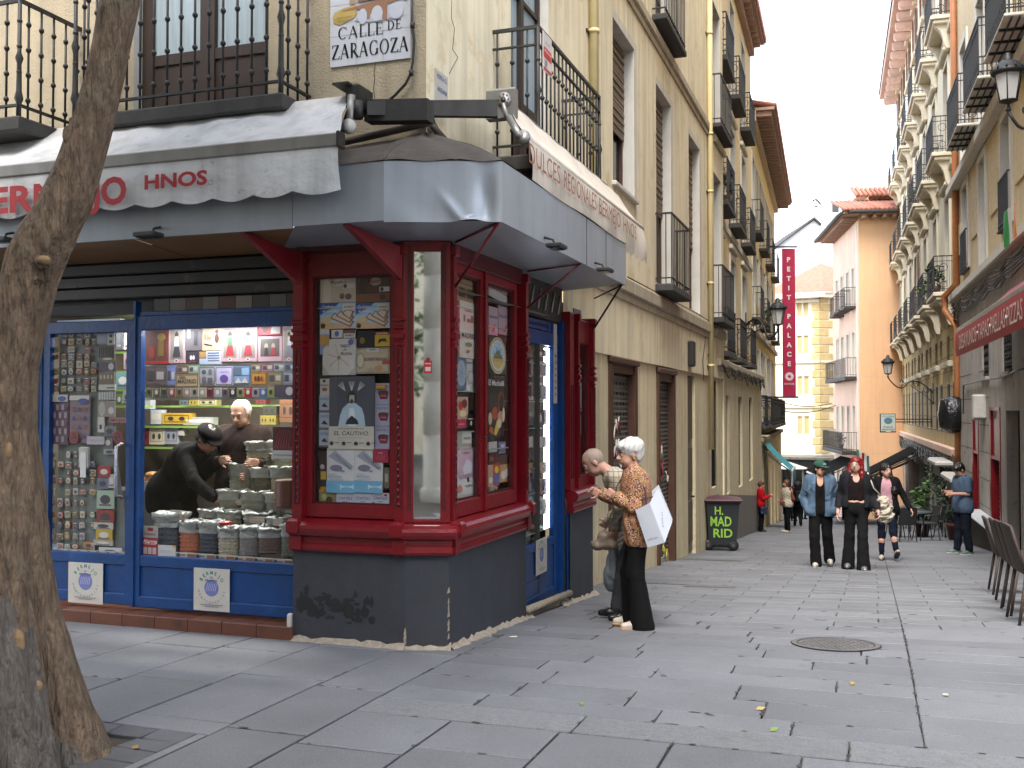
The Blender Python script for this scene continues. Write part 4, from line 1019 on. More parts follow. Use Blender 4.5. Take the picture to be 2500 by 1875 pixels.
# ---- the plaza behind the camera (seen in the mirror and the glass)
def plaza_back():
 T = thing('building', 'pale arcaded building across the plaza, seen only in the shop mirror', 'building', (0, -16, 0))
 F = Frame((-16, -16), (1, 0), (0, 1)); mb = MB(); ops = []
 for i in range(10):
  for z in (4.5, 8.5): ops.append((1+i*3.2, 2.3+i*3.2, z, z+2.4))
  ops.append((.6+i*3.2, 2.9+i*3.2, -1, 3))
 wallgrid(mb, F, 0, 0, 34, -1, 13, ops, M_CREAM, .3, M_WHITEP); obj('wall', mb, T)
 for o in ops: window(T, F, o[0], o[1], o[2], o[3], -.25)
 T = thing('building', 'tall plastered building on the left side of the plaza beyond the frame', 'building', (-10, -4, 0)); F = Frame((-9.5, -14), (0, 1), (1, 0)); mb = MB(); ops = [(1+i*3, 2.3+i*3, z, z+2.3) for i in range(6) for z in (1, 5, 9)]
 wallgrid(mb, F, 0, 0, 20, -1, 13, ops, M_CREAMD, .3, M_WHITEP); obj('wall', mb, T)
 for o in ops: window(T, F, o[0], o[1], o[2], o[3], -.25)
 o = MB(); r = random.Random(1)
 prof = [(.30, 0), (.30, .35), (.25, .4)]
 z = .4
 while z < 4.4: prof += [(.24, z+.01), (.24, z+.88), (.225, z+.885), (.225, z+.895)]; z += .9
 prof += [(.3, z), (.34, z+.15)]
 o.lathe((-1.27, -2.6, 0), prof, pm('pale_limestone', '#c9c6bd', .85, var=.1, scale=5, bump=.5, bscale=50), 24)
 tag(obj('stone_column', o), 'pale round stone column reflected in the narrow corner mirror', 'column')
plaza_back()
# ------------------------------------------------------------ the shop
M_RED = pm('maroon_gloss_paint', '#6a0915', .3, var=.2, scale=7, bump=.5, bscale=45, dirt='#8c3a38', dsc=22, dth=.69, bdist=.006, spec=.6)
M_REDD = pm('maroon_dull_paint', '#44080e', .5, var=.2, scale=5, bump=.3, bscale=30)
M_BLUE = pm('blue_paint', '#05356a', .42, var=.25, scale=5, bump=.3, bscale=30, dirt='#1a4f80', dsc=5, dth=.66)
M_PLINTH = pm('slate_grey_plinth', '#2e3137', .75, var=.16, scale=4, bump=.25, bscale=50, streak=.15, dirt='#4a4d52', dsc=9, dth=.68)
M_STAIN = pm('black_scuff', '#141518', .6, var=.3, scale=9)
M_METAL = pm('bent_grey_metal', '#989ea5', .42, var=.08, scale=2.5, metal=.25, bump=.12, bscale=3, streak=.14, bdist=.05)
M_FELT = pm('brown_roof_felt', '#4d463f', .85, var=.25, scale=4, bump=.5, bscale=25, dirt='#70584a', dsc=2, dth=.58)
M_PLY = pm('brown_soffit_board', '#7a5a3a', .65, var=.15, scale=3, dirt='#4c3826', dsc=3, dth=.62)
M_CONC = pm('rough_mortar', '#8f8577', .95, var=.25, scale=25, bump=1, bscale=40)
M_TERR = pm('terracotta_step', '#5a3526', .5, var=.25, scale=6, dirt='#3b2a22', dsc=8, dth=.62)
M_AWN = pm('white_awning_cloth', '#c4c4c3', .55, var=.06, scale=2, bump=.8, bscale=5, streak=.3, dirt='#8a867e', dsc=7, dth=.64, bdist=.04)
M_AWN2 = pm('cream_awning_cloth', '#bcb3a6', .65, var=.06, scale=3, bump=.3, bscale=6, streak=.18, dirt='#948a7c', dsc=8, dth=.66)
M_ALU = pm('dull_aluminium', '#8b8984', .4, metal=.5, var=.12, scale=6, streak=.25)
M_LTR = pm('red_lettering', '#9c1015', .5, var=.12, scale=12)
M_TUBE = emis('fluorescent_tube', '#f2f6ff', 5)
M_MIRR = pm('mirror_glass', '#dfe3e6', .03, metal=1.0, var=.01, dirt='#b5b8ba', dsc=5, dth=.74)
ZF0, ZF1 = 2.985, 3.40        # bottom and top of the metal fascia
def shop():
 T = thing('shopfront', 'red and blue wooden corner shopfront with dark plinth and dented grey metal canopy', 'shopfront', FC.P(WC/2, 0, 0))
 def st(F, a, dn=0): return lambda n, z: F.P(a, n, z)
 # mitred outline of the front: A end .. C1, C2 .. B
 aE = FA.su(718, 0); bE = FB.su(1284, 0); bP0 = FB.su(1391, 0); bP1 = FB.su(1447, 0)
 hA = math.tan(math.radians((math.degrees(FA.n.angle(FC.n))/2))); hB = math.tan(math.radians((math.degrees(FB.n.angle(FC.n))/2)))
 s1 = lambda n, z: FA.P(.2975-n*hA*0 - 0, n, z) if False else FC.P(0-n*hA, n, z)
 s2 = lambda n, z: FC.P(WC+n*hB, n, z)
 corner = [lambda n, z: FA.P(aE, n, z), s1, s2, lambda n, z: FB.P(bE, n, z)]
 pil = [lambda n, z: FB.P(bP0, n, z), lambda n, z: FB.P(bP1, n, z)]
 zb = .69
 mb = MB()
 for path in (corner,): mb.sweep([(0, -.15), (0, zb)], path, M_PLINTH)
 mb.quad(FA.P(aE, 0, -.15), FA.P(aE, 0, zb), FA.P(aE, -.3, zb), FA.P(aE, -.3, -.15), M_PLINTH)
 mb.quad(FB.P(bE, 0, -.25), FB.P(bE, 0, zb), FB.P(bE, -.35, zb), FB.P(bE, -.35, -.25), M_PLINTH)
 po = obj('plinth', mb, T); mb = MB(); mb.sweep([(0, -.6), (0, zb-.02)], pil, M_PLINTH); mb.quad(FB.P(bP1, 0, -.6), FB.P(bP1, 0, zb), FB.P(bP1, -.3, zb), FB.P(bP1, -.3, -.6), M_PLINTH)
 obj('plinth', mb, T)
 sb = MB(); r = random.Random(6)
 for i in range(46):
  a = aE-r.uniform(.04, .66); z = r.gauss(.27, .045); w, h = r.uniform(.02, .07), r.uniform(.012, .05); n = 9
  sb.poly([FA.P(a+w*math.cos(k*2*math.pi/n)*r.uniform(.5, 1.2), .0008+i*.00004, z+h*math.sin(k*2*math.pi/n)*r.uniform(.4, 1.3)) for k in range(n)], M_STAIN)
 obj('scuff_mark', sb, po)
 cb = MB()  # mortar fillet along the foot and chipped corners
 def fil(F, a0, a1):
  k = max(3, int(abs(a1-a0)/.05)); pr = []
  for i in range(k+1):
   a = a0+(a1-a0)*i/k; p = F.P(a, .0, 0); z = ground(p.x, p.y); q = r.uniform(.025, .06)
   pr.append([F.P(a, -.01, z+q*.9), F.P(a, q*.5, z+q*.35), F.P(a, q+.02, z-.012)])
  cb.add([x for y in pr for x in y], [(i*3+j, i*3+j+1, i*3+j+4, i*3+j+3) for i in range(k) for j in (0, 1)], M_CONC, True)
 fil(FA, aE, .29); fil(FC, -.02, WC+.02); fil(FB, .1, bE+.1); obj('mortar', cb, T); cb = MB(); fil(FB, bP0-.3, bP1+.1); obj('mortar', cb, T)
 ch = MB()
 for F, a in ((FC, 0.0), (FC, WC)):
  for i in range(12):
   z = r.uniform(.01, .5 if a else .1); w = r.uniform(.004, .012); ch.poly([F.P(a-w, .003, z), F.P(a+w, .004, z+.01), F.P(a+w*.6, .003, z+.05), F.P(a-w*.4, .004, z+.035)], M_CONC)
 obj('chip', ch, po)
 # bullnose sill moulding
 prof = [(-.02, zb-.02), (.035, zb-.02), (.045, zb), (.04, zb+.03), (.03, zb+.04), (.035, zb+.06), (.03, zb+.085), (.07, zb+.10), (.085, zb+.125), (.092, zb+.15), (.085, zb+.175), (.06, zb+.195), (.0, zb+.215), (-.06, zb+.225)]
 mb = MB(); mb.sweep(prof, corner, M_RED);
 for F, a in ((FA, aE), (FB, bE)): mb.poly([F.P(a, n, z) for n, z in prof], M_RED)
 obj('sill', mb, T)
 mb = MB(); mb.sweep(prof, pil, M_RED)
 for a in (bP0, bP1): mb.poly([FB.P(a, n, z) for n, z in prof], M_RED)
 obj('sill', mb, T)
 z0, z1 = zb+.225, 2.92
 # pedestal blocks on the sill below the posts
 for F, a, w in ((FA, aE-.045, .05), (FA, .33, .05), (FB, .15, .045), (FB, bE-.05, .045)):
  mb = MB()
  for zz, n, h in ((zb-.03, .055, .14), (zb+.1, .1, .12)): mb.box(F, a-w, a+w, -.02, n, zz, zz+h, M_RED, .02)
  obj('pedestal', mb, T)
 # posts
 def post(F, a, w, n1=.03, zt=z1, ornate=True, n0=-.14):
  mb = MB(); mb.box(F, a-w, a+w, n0, n1, z0-.02, zt, M_RED, .008)
  for d in (-w*.45, w*.45): mb.box(F, a+d-.006, a+d+.006, n1, n1+.008, z0+.1, zt-.75, M_REDD)
  if ornate:
   for zz, ww, hh in ((zt-.74, .012, .03), (zt-.69, .022, .05), (zt-.62, .014, .03), (zt-.56, .02, .03)): mb.box(F, a-w-ww*.6, a+w+ww*.6, n0, n1+ww, zz, zz+hh, M_RED, .008)
   rr = random.Random(int(a*100))
   z = z0+.12
   while z < zt-.85: mb.lathe(F.P(a+rr.uniform(-.008, .008), n1, z), [(.004, -.018), (.012, 0), (.004, .018)], M_RED, 6); z += .05
   mb.box(F, a-w-.01, a+w+.01, n0, n1+.02, zt-.08, zt, M_RED, .01)
  obj('post', mb, T)
 post(FA, aE-.045, .042); post(FA, .335, .034); post(FB, .155, .03); post(FB, bE-.05, .034)
 post(FB, bP0+.06, .075, n1=.01, ornate=False, zt=2.72); post(FB, bP1-.03, .03, zt=2.72); post(FB, FB.su(1404, 0)+.05, .02, zt=2.72)
 # frames with glass
 def frame(F, a0, a1, fw, n=-.02, zt=z1-.02, zb_=z0, name='window_frame', dp=.05, glass=True, top=.16, bot=.14, m=M_RED):
  mb = MB()
  for x0, x1 in ((a0, a0+fw), (a1-fw, a1)): mb.box(F, x0, x1, n-dp, n, zb_, zt, m, .006)
  mb.box(F, a0+fw, a1-fw, n-dp, n, zt-top, zt, m, .006); mb.box(F, a0+fw, a1-fw, n-dp, n, zb_, zb_+bot, m, .006)
  for x0, x1, y0, y1 in ((a0+fw, a0+fw+.015, zb_+bot, zt-top), (a1-fw-.015, a1-fw, zb_+bot, zt-top), (a0+fw, a1-fw, zb_+bot, zb_+bot+.015), (a0+fw, a1-fw, zt-top-.015, zt-top)):
   mb.box(F, x0, x1, n-dp+.01, n-.018, y0, y1, M_REDD)
  o = obj(name, mb, T)
  if glass:
   g = MB(); g.quad(F.P(a0+fw, n-.032, zb_+bot), F.P(a1-fw, n-.032, zb_+bot), F.P(a1-fw, n-.032, zt-top), F.P(a0+fw, n-.032, zt-top), M_GLASS); obj('pane', g, o)
  return o
 frame(FA, .37, aE-.085, .058, top=.18, bot=.10)
 # chamfer frame round the mirror
 zt, zm0 = 2.95, .93
 mb = MB(); fw = .07
 for x0, x1 in ((-.01, fw-.01), (WC-fw+.01, WC+.01)): mb.box(FC, x0, x1, -.06, .02, z0-.02, zt, M_RED, .012)
 mb.box(FC, fw-.01, WC-fw+.01, -.06, .02, zt-.08, zt, M_RED, .01); mb.box(FC, fw-.01, WC-fw+.01, -.06, .02, z0-.02, zm0, M_RED, .01)
 for k, d in enumerate((.012, .03)):
  for x0, x1 in ((fw-.02-d, fw-.012-d), (WC-fw+.012+d, WC-fw+.02+d)): mb.box(FC, x0, x1, .02, .028, z0+.08, zt-.03, M_REDD)
 fo = obj('mirror_frame', mb, T)
 g = MB(); g.quad(FC.P(fw-.012, -.01, zm0), FC.P(WC-fw+.012, -.01, zm0), FC.P(WC-fw+.012, -.01, zt-.08), FC.P(fw-.012, -.01, zt-.08), M_MIRR); obj('mirror', g, fo)
 st_ = MB(); fc = Face(FC.P(.135, -.004, 1.985), FC.d, (0, 0, 1), FC.n, .055, .09); st_.quad(fc.P(0, 0), fc.P(1, 0), fc.P(1, 1), fc.P(0, 1), cm('#b01a22')); art(st_, fc, [('t', 'Alarma', .5, .78, .14, .8, '#f0e6e0'), ('r', .15, .15, .85, .5, '#c9b3b0'), ('r', .3, .95, .7, 1.25, '#8a1a20')]); so = obj('alarm_sticker', st_, fo)
 # street side double window
 fr = [(FB.su(1100, -.02), FB.su(1181, -.02)), (FB.su(1183, -.02), FB.su(1262, -.02))]
 for a0, a1 in fr: frame(FB, a0, a1, .07, top=.07, bot=.12, zt=z1-.10)
 mb = MB(); mb.box(FB, .18, bE-.08, -.1, -.005, z1-.10, z1+.2, M_REDD, .01); mb.box(FA, .3, aE, -.12, -.01, z1-.03, z1+.2, M_REDD); mb.box(FC, 0, WC, -.1, -.02, z1, z1+.2, M_REDD); mb.box(FB, fr[0][1]-.01, fr[0][1]+.02, -.02, .0, z0, z1-.10, M_RED)
 obj('header', mb, T)
 hk = MB(); hk.tube([FB.P(fr[0][1]-.04, .0, 1.5), FB.P(fr[0][1]+.005, .012, 1.51), FB.P(fr[0][1]+.06, .0, 1.5)], .008, M_IRON, 6); obj('latch', hk, T)
 frame(FB, FB.su(1404, -.02)+.08, bP1-.05, .05, top=.25, bot=.12, zt=2.68, zb_=zb+.21)
 # metal canopy: fascia, soffit, felt roof
 p = .55; m = MB(); k1 = p*hA; k2 = p*hB
 aL, bR = 6.5, FB.su(1529, p)
 A_ = lambda a, z, n=p: FA.P(a, n, z)
 q0, q1 = FC.P(-k1, p, 0), FC.P(WC+k2, p, 0)
 a_c = (q0-FA.o).dot(FA.d); b_c = (q1-FB.o).dot(FB.d)
 seam = [aL, 3.2, FA.su(712, p), a_c]; d = .006
 for i in range(3):
  a0, a1 = seam[i], seam[i+1]; m.box(FA, a1+.004 if i < 2 else a1, a0, p-.02, p, ZF0+(.012 if i == 2 else 0), ZF1, M_METAL)
 def cf(i, j):   # the dented corner panel
  x = -k1+(WC+k1+k2)*i; z = ZF0+(ZF1-ZF0)*j; dd = 0
  e = math.exp(-((i-.86)/.08)**2-((j-.35)/.45)**2); dd -= .045*e
  e2 = math.exp(-(((i-.62)+.35*(j-.1))/.05)**2-((j-.15)/.25)**2); dd += .02*e2
  dd += .006*math.sin(i*9+j*4)*math.exp(-((j)/.3)**2)
  zz = z + (.02*math.exp(-((i-.75)/.12)**2) if j < .05 else 0)
  return FC.P(x, p+dd*min(1, (1-i)*12, i*12+.2), zz)
 m.grid(cf, 60, 22, M_METAL)
 m.box(FB, b_c, bR, p-.02, p, ZF0, ZF1, M_METAL)
 m.quad(FB.P(bR, p, ZF0), FB.P(bR, p, ZF1), FB.P(bR, NB, ZF1), FB.P(bR, NB, ZF0), M_METAL)
 for x in (2.6, 1.9): m.box(FB, x, x+.006, p, p+.004, ZF0, ZF1, M_SLATE)
 obj('fascia', m, T)
 so = MB(); zz = ZF0+.012
 so.quad(A_(seam[2], zz, p-.02), A_(a_c, zz, p-.02), FC.P(0, 0, zz-.05), FA.P(aE+.1, 0, zz-.05), M_METAL); so.poly([FC.P(-k1, p-.02, zz), FC.P(WC+k2, p-.02, zz), FC.P(WC, 0, zz-.05), FC.P(0, 0, zz-.05)], M_METAL)
 so.quad(FB.P(b_c, p-.02, zz), FB.P(bR, p-.02, zz), FB.P(bR, -.2, zz-.05), FB.P(.1, 0, zz-.05), M_METAL)
 for a0, a1 in ((6.5, 3.4), (3.39, 2.3), (2.29, seam[2]+.01)):
  so.quad(A_(a0, zz, p-.02), A_(a1, zz, p-.02), A_(a1, zz-.06, -.3), A_(a0, zz-.06, -.3), M_PLY)
 obj('soffit', so, T)
 rf = MB(); ap = FA.P(.1, -.24, 3.83); zt = ZF1+.004
 n = 20
 def hip(P0, P1, Q0, Q1):
  def f(i, j):
   a = P0.lerp(P1, i); b = Q0.lerp(Q1, i); q = a.lerp(b, j); q.z += .03*math.sin(j*math.pi)+.008*math.sin(i*13+j*7); return q
  return f
 V = lambda v, z: Vector((v.x, v.y, z))
 apA = FA.P(.55, -.24, 3.76); apB = FB.P(1.0, -.24, 3.62); apA0, apB0 = FA.P(.26, -.24, 3.80), FB.P(.26, -.24, 3.80)
 rf.grid(hip(FA.P(a_c, p+.01, zt), FC.P(-k1, p+.01, zt), apA, apA0), 3, 8, M_FELT)
 rf.grid(hip(FA.P(3.2, p+.01, zt), FA.P(a_c, p+.01, zt), FA.P(3.2, -.24, 3.7), apA), 14, 8, M_FELT)
 rf.grid(hip(FC.P(-k1, p+.01, zt), FC.P(WC+k2, p+.01, zt), apA0, apB0), 14, 8, M_FELT)
 rf.grid(hip(FC.P(WC+k2, p+.01, zt), FB.P(bR, p+.01, zt), apB0, FB.P(bR, -.24, 3.45)), 20, 8, M_FELT)
 rf.tube([FA.P(1.4, -.2, 3.72), FA.P(.7, -.2, 3.80), FA.P(.2, -.2, 3.86), FB.P(.3, -.2, 3.84), FB.P(1.2, -.2, 3.66)], .03, M_FELT, 6)
 obj('canopy_roof', rf, T)
 # brackets under the canopy
 for a, F in ((aE-.045, FA), (.335, FA)):
  bm_ = MB(); dirv = -.0
  P0, P1 = F.P(a, .03, 2.66), F.P(a+(.16 if a > .5 else .17)*1, p-.02, ZF0)
  w = F.d*.02; z_ = Vector((0, 0, .22)); top = F.P(a, .03, 2.90)
  bm_.hexa([P0-w, P0+w, P1+w, P1-w, top-w, top+w, P1+w+Vector((0, 0, .012)), P1-w+Vector((0, 0, .012))], M_RED); obj('bracket', bm_, T)
 for a, b in ((.155, b_c+.02), (bE-.05, bE-.05), (bP1-.03, bR-.05)):
  bm_ = MB(); bm_.tube([FB.P(a, .03, 2.62), FB.P(b+.0, p-.03, ZF0+.005)], .011, M_RED if a < 3 else M_IRON, 6); bm_.tube([FB.P(a, .03, ZF0-.04), FB.P(b, p-.03, ZF0+.0)], .009, M_RED if a < 3 else M_IRON, 6); obj('bracket', bm_, T)
 # blue door and window on the plaza side, recessed
 n = -.13; za = FA.zv(400, 1540, -.1)
 s = lambda u, nn=n: FA.su(u, nn); z = lambda u, v, nn=n: FA.zv(u, v, nn)
 dL, dR = s(103), s(326); wL, wR = s(331), aE-.01; zst = z(500, 1495)
 ztop = z(500, 765)
 def bf(name, a1, a0, fw, z0_, zg, zt_, hh=.13, sidew=None):
  mb = MB()
  for x0, x1 in ((a0, a0+fw), (a1-(sidew or fw), a1)): mb.box(FA, x0, x1, n-.05, n, z0_, zt_, M_BLUE, .006)
  mb.box(FA, a0+fw, a1-fw, n-.05, n, zt_-hh, zt_, M_BLUE, .006); mb.box(FA, a0+fw, a1-fw, n-.05, n, z0_, z0_+.09, M_BLUE, .006); mb.box(FA, a0+fw, a1-fw, n-.05, n-.004, zg-.09, zg, M_BLUE, .006)
  mb.box(FA, a0+fw, a1-fw, n-.045, n-.015, z0_+.09, zg-.09, M_BLUE)
  o = obj(name, mb, T)
  g = MB(); g.quad(FA.P(a0+fw, n-.03, zg), FA.P(a1-fw, n-.03, zg), FA.P(a1-fw, n-.03, zt_-hh), FA.P(a0+fw, n-.03, zt_-hh), M_GLASS); obj('pane', g, o)
  return o
 ps = z(500, 1365)
 do = bf('shop_door', dL, dR, .075, zst+.01, ps, ztop-.03, .10); wo = bf('shop_window', wL, wR, .05, zst, ps, ztop, .12)
 hd = MB(); a = dR+.11
 hd.tube([FA.P(a, n+.0, 1.0), FA.P(a, n+.07, 1.02), FA.P(a, n+.07, 1.42), FA.P(a, n, 1.44)], .014, pm('tinsel_silver', '#a9a7b0', .3, metal=.8, bump=1, bscale=150, var=.4, scale=60), 8); obj('handle', hd, do)
 jb = MB(); jb.box(FA, dR-.02, wR if False else dR+.0, n-.06, n+.012, zst, ztop+.12, M_BLUE); jb.box(FA, s(330), wR, n-.06, n-.01, ztop, ztop+.03, M_BLUE)
 jb.box(FA, dL, dL+.05, n-.06, n+.01, zst, ztop+.05, M_BLUE); obj('door_jamb', jb, T)
 fb = MB(); fb.box(FA, dL+.07, dL+.36, n+.0, n+.05, zst, ztop+.05, M_BLUE, .01); fb.box(FA, dL+.1, dL+.33, n+.05, n+.06, zst+.2, ztop-.1, M_BLUE, .01)
 for zz in (.6, 1.3, 2.05): fb.tube([FA.P(dL+.055, n+.03, zz), FA.P(dL+.055, n+.03, zz+.1)], .013, M_BLUE, 8)
 obj('folded_door_panel', fb, T)
 # transom strip with printed packs, roller housing above
 hb = MB(); zt2 = z(500, 725, n)
 for k in range(4): hb.box(FA, wR, 4.6, n-.12, n-.02-.02*(k % 2), zt2+.02+k*.10, zt2+.115+k*.10, pm('black_roller_housing', '#1d1b1a', .5, var=.35, scale=6, dirt='#3d3832', dsc=7, dth=.6), .01)
 hb.box(FA, wR, 4.6, n-.2, n-.12, zt2-.1, ZF0+.1, M_CABLE); obj('roller_housing', hb, T)
 sp = MB(); cols = ['#3c2a20', '#55534f', '#322f2c', '#6a635a', '#44281c', '#5a5752']
 for i in range(9): x = wR+.02+i*.155; sp.box(FA, x, x+.15, n-.03, n-.02, ztop+.035, zt2, cm(cols[i % 6]))
 obj('packet_strip', sp, T)
 # terracotta step
 sb = MB(); a = wR
 while a < 3.9: a1 = min(a+.31, 4.3); sb.box(FA, a+.003, a1-.003, -.3, .03, -.04, .0+za*.0+FA.zv(400, 1507, .03)-.0, M_TERR, .006); a = a1
 obj('step', sb, T)
 # street side door in its recess
 bn = -.10; dB0, dB1 = bE+.03, FB.su(1362, bn); zg0 = FB.zv(1330, 1468, bn)
 zs_ = FB.zv(1310, 1325, bn); zt_ = FB.zv(1310, 838, bn)
 mb = MB()
 for x0, x1 in ((dB0-.02, dB0+.02), (dB1-.14, dB1)): mb.box(FB, x0, x1, bn-.05, bn, zg0, 2.36, M_BLUE, .006)
 mb.box(FB, dB0, dB1-.14, bn-.05, bn, zg0, zg0+.1, M_BLUE, .006); mb.box(FB, dB0, dB1-.14, bn-.045, bn-.012, zg0+.1, zs_-.08, M_BLUE); mb.box(FB, dB0, dB1-.14, bn-.05, bn, zs_-.08, zs_, M_BLUE, .006)
 mb.box(FB, dB0, dB1, bn-.05, bn+.004, zt_-.0, zt_+.13, M_BLUE, .006)
 d2 = obj('shop_door', mb, T); g = MB(); g.quad(FB.P(dB0, bn-.03, zs_), FB.P(dB1-.14, bn-.03, zs_), FB.P(dB1-.14, bn-.03, zt_), FB.P(dB0, bn-.03, zt_), M_GLASS); obj('pane', g, d2)
 mb = MB(); x0, x1 = dB0, dB1-.25; mb.box(FB, x0, x1, bn-.05, bn, zt_+.14, zt_+.2, M_BLUE); mb.box(FB, x0, x1, bn-.05, bn, 2.52, 2.58, M_BLUE); mb.box(FB, x1-.09, x1, bn-.05, bn+.003, zt_+.14, 2.58, M_BLUE)
 zz = zt_+.21
 while zz < 2.5: mb.box(FB, x0+.03, x1-.1, bn-.06, bn-.03, zz, zz+.012, M_IRON); zz += .028
 mb.box(FB, x0, x1, bn-.12, bn-.1, zt_+.1, 2.6, M_CABLE); obj('louvre', mb, T)
 mb = MB(); mb.box(FB, dB1+.0, dB1+.05, bn-.08, bn+.05, zg0, 2.62, M_BLUE, .005); mb.box(FB, dB1+.05, bP0-.02, bn-.1, bn+.06, zg0, 2.62, M_IRON); mb.box(FB, dB1+.1, dB1+.15, bn+.06, bn+.08, zg0, 2.6, M_BLUE); obj('door_jamb', mb, T)
 mb = MB(); mb.box(FB, dB0-.1, bP0, bn-.1, bn+.02, 2.6, 2.98, pm('dark_header', '#2b2927', .6, var=.3));
 for i in range(6): mb.tube([FB.P(dB0+.1+i*.22, bn+.03, 2.68), FB.P(dB0+.2+i*.22, bn+.03, 2.88)], .01, cm('#8c8a86'), 4)
 obj('header', mb, T)
 mb = MB(); tz = 2.62; mb.box(FB, dB1-.17, dB1-.06, bn+.004, bn+.01, 1.78, 2.58, cm('#a89c96'))
 fc = Face(FB.P(dB1-.17, bn+.01, 1.78), FB.d, (0, 0, 1), FB.n, .11, .8); art(mb, fc, [('r', .3, .1+.08*i, .7, .13+.08*i, '#8d2f35') for i in range(7)]); obj('hanging_notice', mb, T)
 mb = MB(); mb.tube([FB.P(dB0, .0, ground(*FB.P(dB0, 0, 0)[:2])+.07), FB.P(bP0, .0, ground(*FB.P(bP0, 0, 0)[:2])+.10)], .035, M_CONC, 8); mb.box(FB, dB0-.03, bP0, -.3, -.02, -.5, zg0, M_CONC, .02); obj('threshold', mb, T)
 # white foot block at the left of the plinth
 mb = MB(); mb.box(FA, aE+.01, aE+.04, -.02, .02, .0, .19, pm('white_box', '#b5b3ac', .5), .01); obj('corner_guard', mb, T)
 # canopy spot lamps
 for F, u, v, nn in ((FA, 378, 578, p+.02), (FA, 20, 590, p+.02), (FB, 1362, 602, p+.1), (FB, 1480, 660, p+.1)):
  a, zz = F.px(u, v, nn); l = tag_lamp(F, a, p, zz)
 return aE, bE, zb, z0, z1, fr, n, dL, dR, wL, wR, ps, ztop, dB0, dB1, zs_, zt_, bn, bP0, bP1
_lampn = [0]
def tag_lamp(F, a, p, zz):
 lab = ['small black floodlight under the fascia above the blue window', 'small black floodlight under the fascia half hidden by the tree trunk', 'small black floodlight on the right fascia nearer the dented corner', 'small black floodlight near the far right end of the canopy'][_lampn[0]]; _lampn[0] += 1
 t = thing('floodlight', lab, 'floodlight', F.P(a, p+.06, zz), 'floodlights on the canopy')
 mb = MB(); mb.box(F, a-.09, a+.09, p+.03, p+.15, zz-.015, zz+.02, M_IRON, .008); obj('housing', mb, t)
 mb = MB(); mb.box(F, a-.075, a+.075, p+.045, p+.135, zz-.019, zz-.016, M_DARKG); obj('lens', mb, t)
 mb = MB(); mb.tube([F.P(a-.03, p, zz+.07), F.P(a-.03, p+.07, zz+.05), F.P(a-.03, p+.08, zz+.02)], .01, M_IRON, 6); obj('bracket', mb, t)
S_ = shop(); aE, bE, zb, zs0, zs1, FR, NBL, dL, dR, wL, wR, PS, ZTOP, dB0, dB1, zsB, ztB, bnB, bP0, bP1 = S_
# enamel plaques on the blue panels
def plaque(F, u0, u1, v0, v1, n, label):
 a, za = F.px((u0+u1)/2, v1, n); zt = F.zv((u0+u1)/2, v0, n); x0, x1 = F.su(u0, n), F.su(u1, n); xl, xr = (x0, x1)
 rt = F.d if xr > xl else -F.d; w = abs(x1-x0); h = zt-za
 t = thing('shop_plaque', label, 'plaque', F.P((x0+x1)/2, n, za)); mb = MB(); fc = Face(F.P(xl, n+.004, za), rt, (0, 0, 1), F.n, w, h)
 mb.box(F, min(x0, x1), max(x0, x1), n, n+.004, za, zt, pm('white_enamel', '#b7b4ad', .35, var=.06, dirt='#7d7468', dsc=12, dth=.68)); obj('plate', mb, t)
 mb = MB(); R = .34; asp = w/h; cx, cyy = .5, .56
 for i, ch in enumerate('BERMEJO'):
  th = math.radians(148-i*(116/6)); p = fc.P(cx+R*math.cos(th), cyy+R*asp*math.sin(th), .001); rt2 = fc.r*math.sin(th)-fc.u*math.cos(th); up2 = fc.r*math.cos(th)+fc.u*math.sin(th)
  text(mb, ch, cm('#1f6f8c' if i % 2 else '#2f7f5f'), p, rt2, up2, h*.085, None, 'c', .03)
 for i, ch in enumerate('MANTEQUERIAS'):
  th = math.radians(196+i*(148/11)); R2 = .37; p = fc.P(cx+R2*math.cos(th), cyy+R2*asp*math.sin(th), .001); rt2 = -fc.r*math.sin(th)+fc.u*math.cos(th); up2 = -fc.r*math.cos(th)-fc.u*math.sin(th)
  text(mb, ch, cm('#4a5a72'), p, rt2, up2, h*.055)
 art(mb, fc, [('e', cx, cyy-.02, .2, .2*asp, '#6a72a8'), ('t', 'DE', cx, .79, .04, None, '#24305a'), ('t', 'FRUTOS', cx, .715, .05, .34, '#24305a')]+[('l', [(cx-.14+.05*k, .47), (cx-.1+.05*k, .65)], .012, '#b7bbd6') for k in range(6)]+[('r', .2, .14, .82, .155, '#6e7078'), ('r', .32, .10, .7, .115, '#6e7078')])
 obj('lettering', mb, t)
plaque(FA, 172, 256, 1374, 1473, NBL+.002, 'white enamel shop plaque on the blue door panel, nearest the tree')
plaque(FA, 477, 564, 1388, 1492, NBL+.002, 'white enamel shop plaque on the wide blue panel below the shop window')
plaque(FB, 1308, 1334, 1315, 1400, bnB+.002, 'narrow-looking white enamel plaque on the street side blue door')
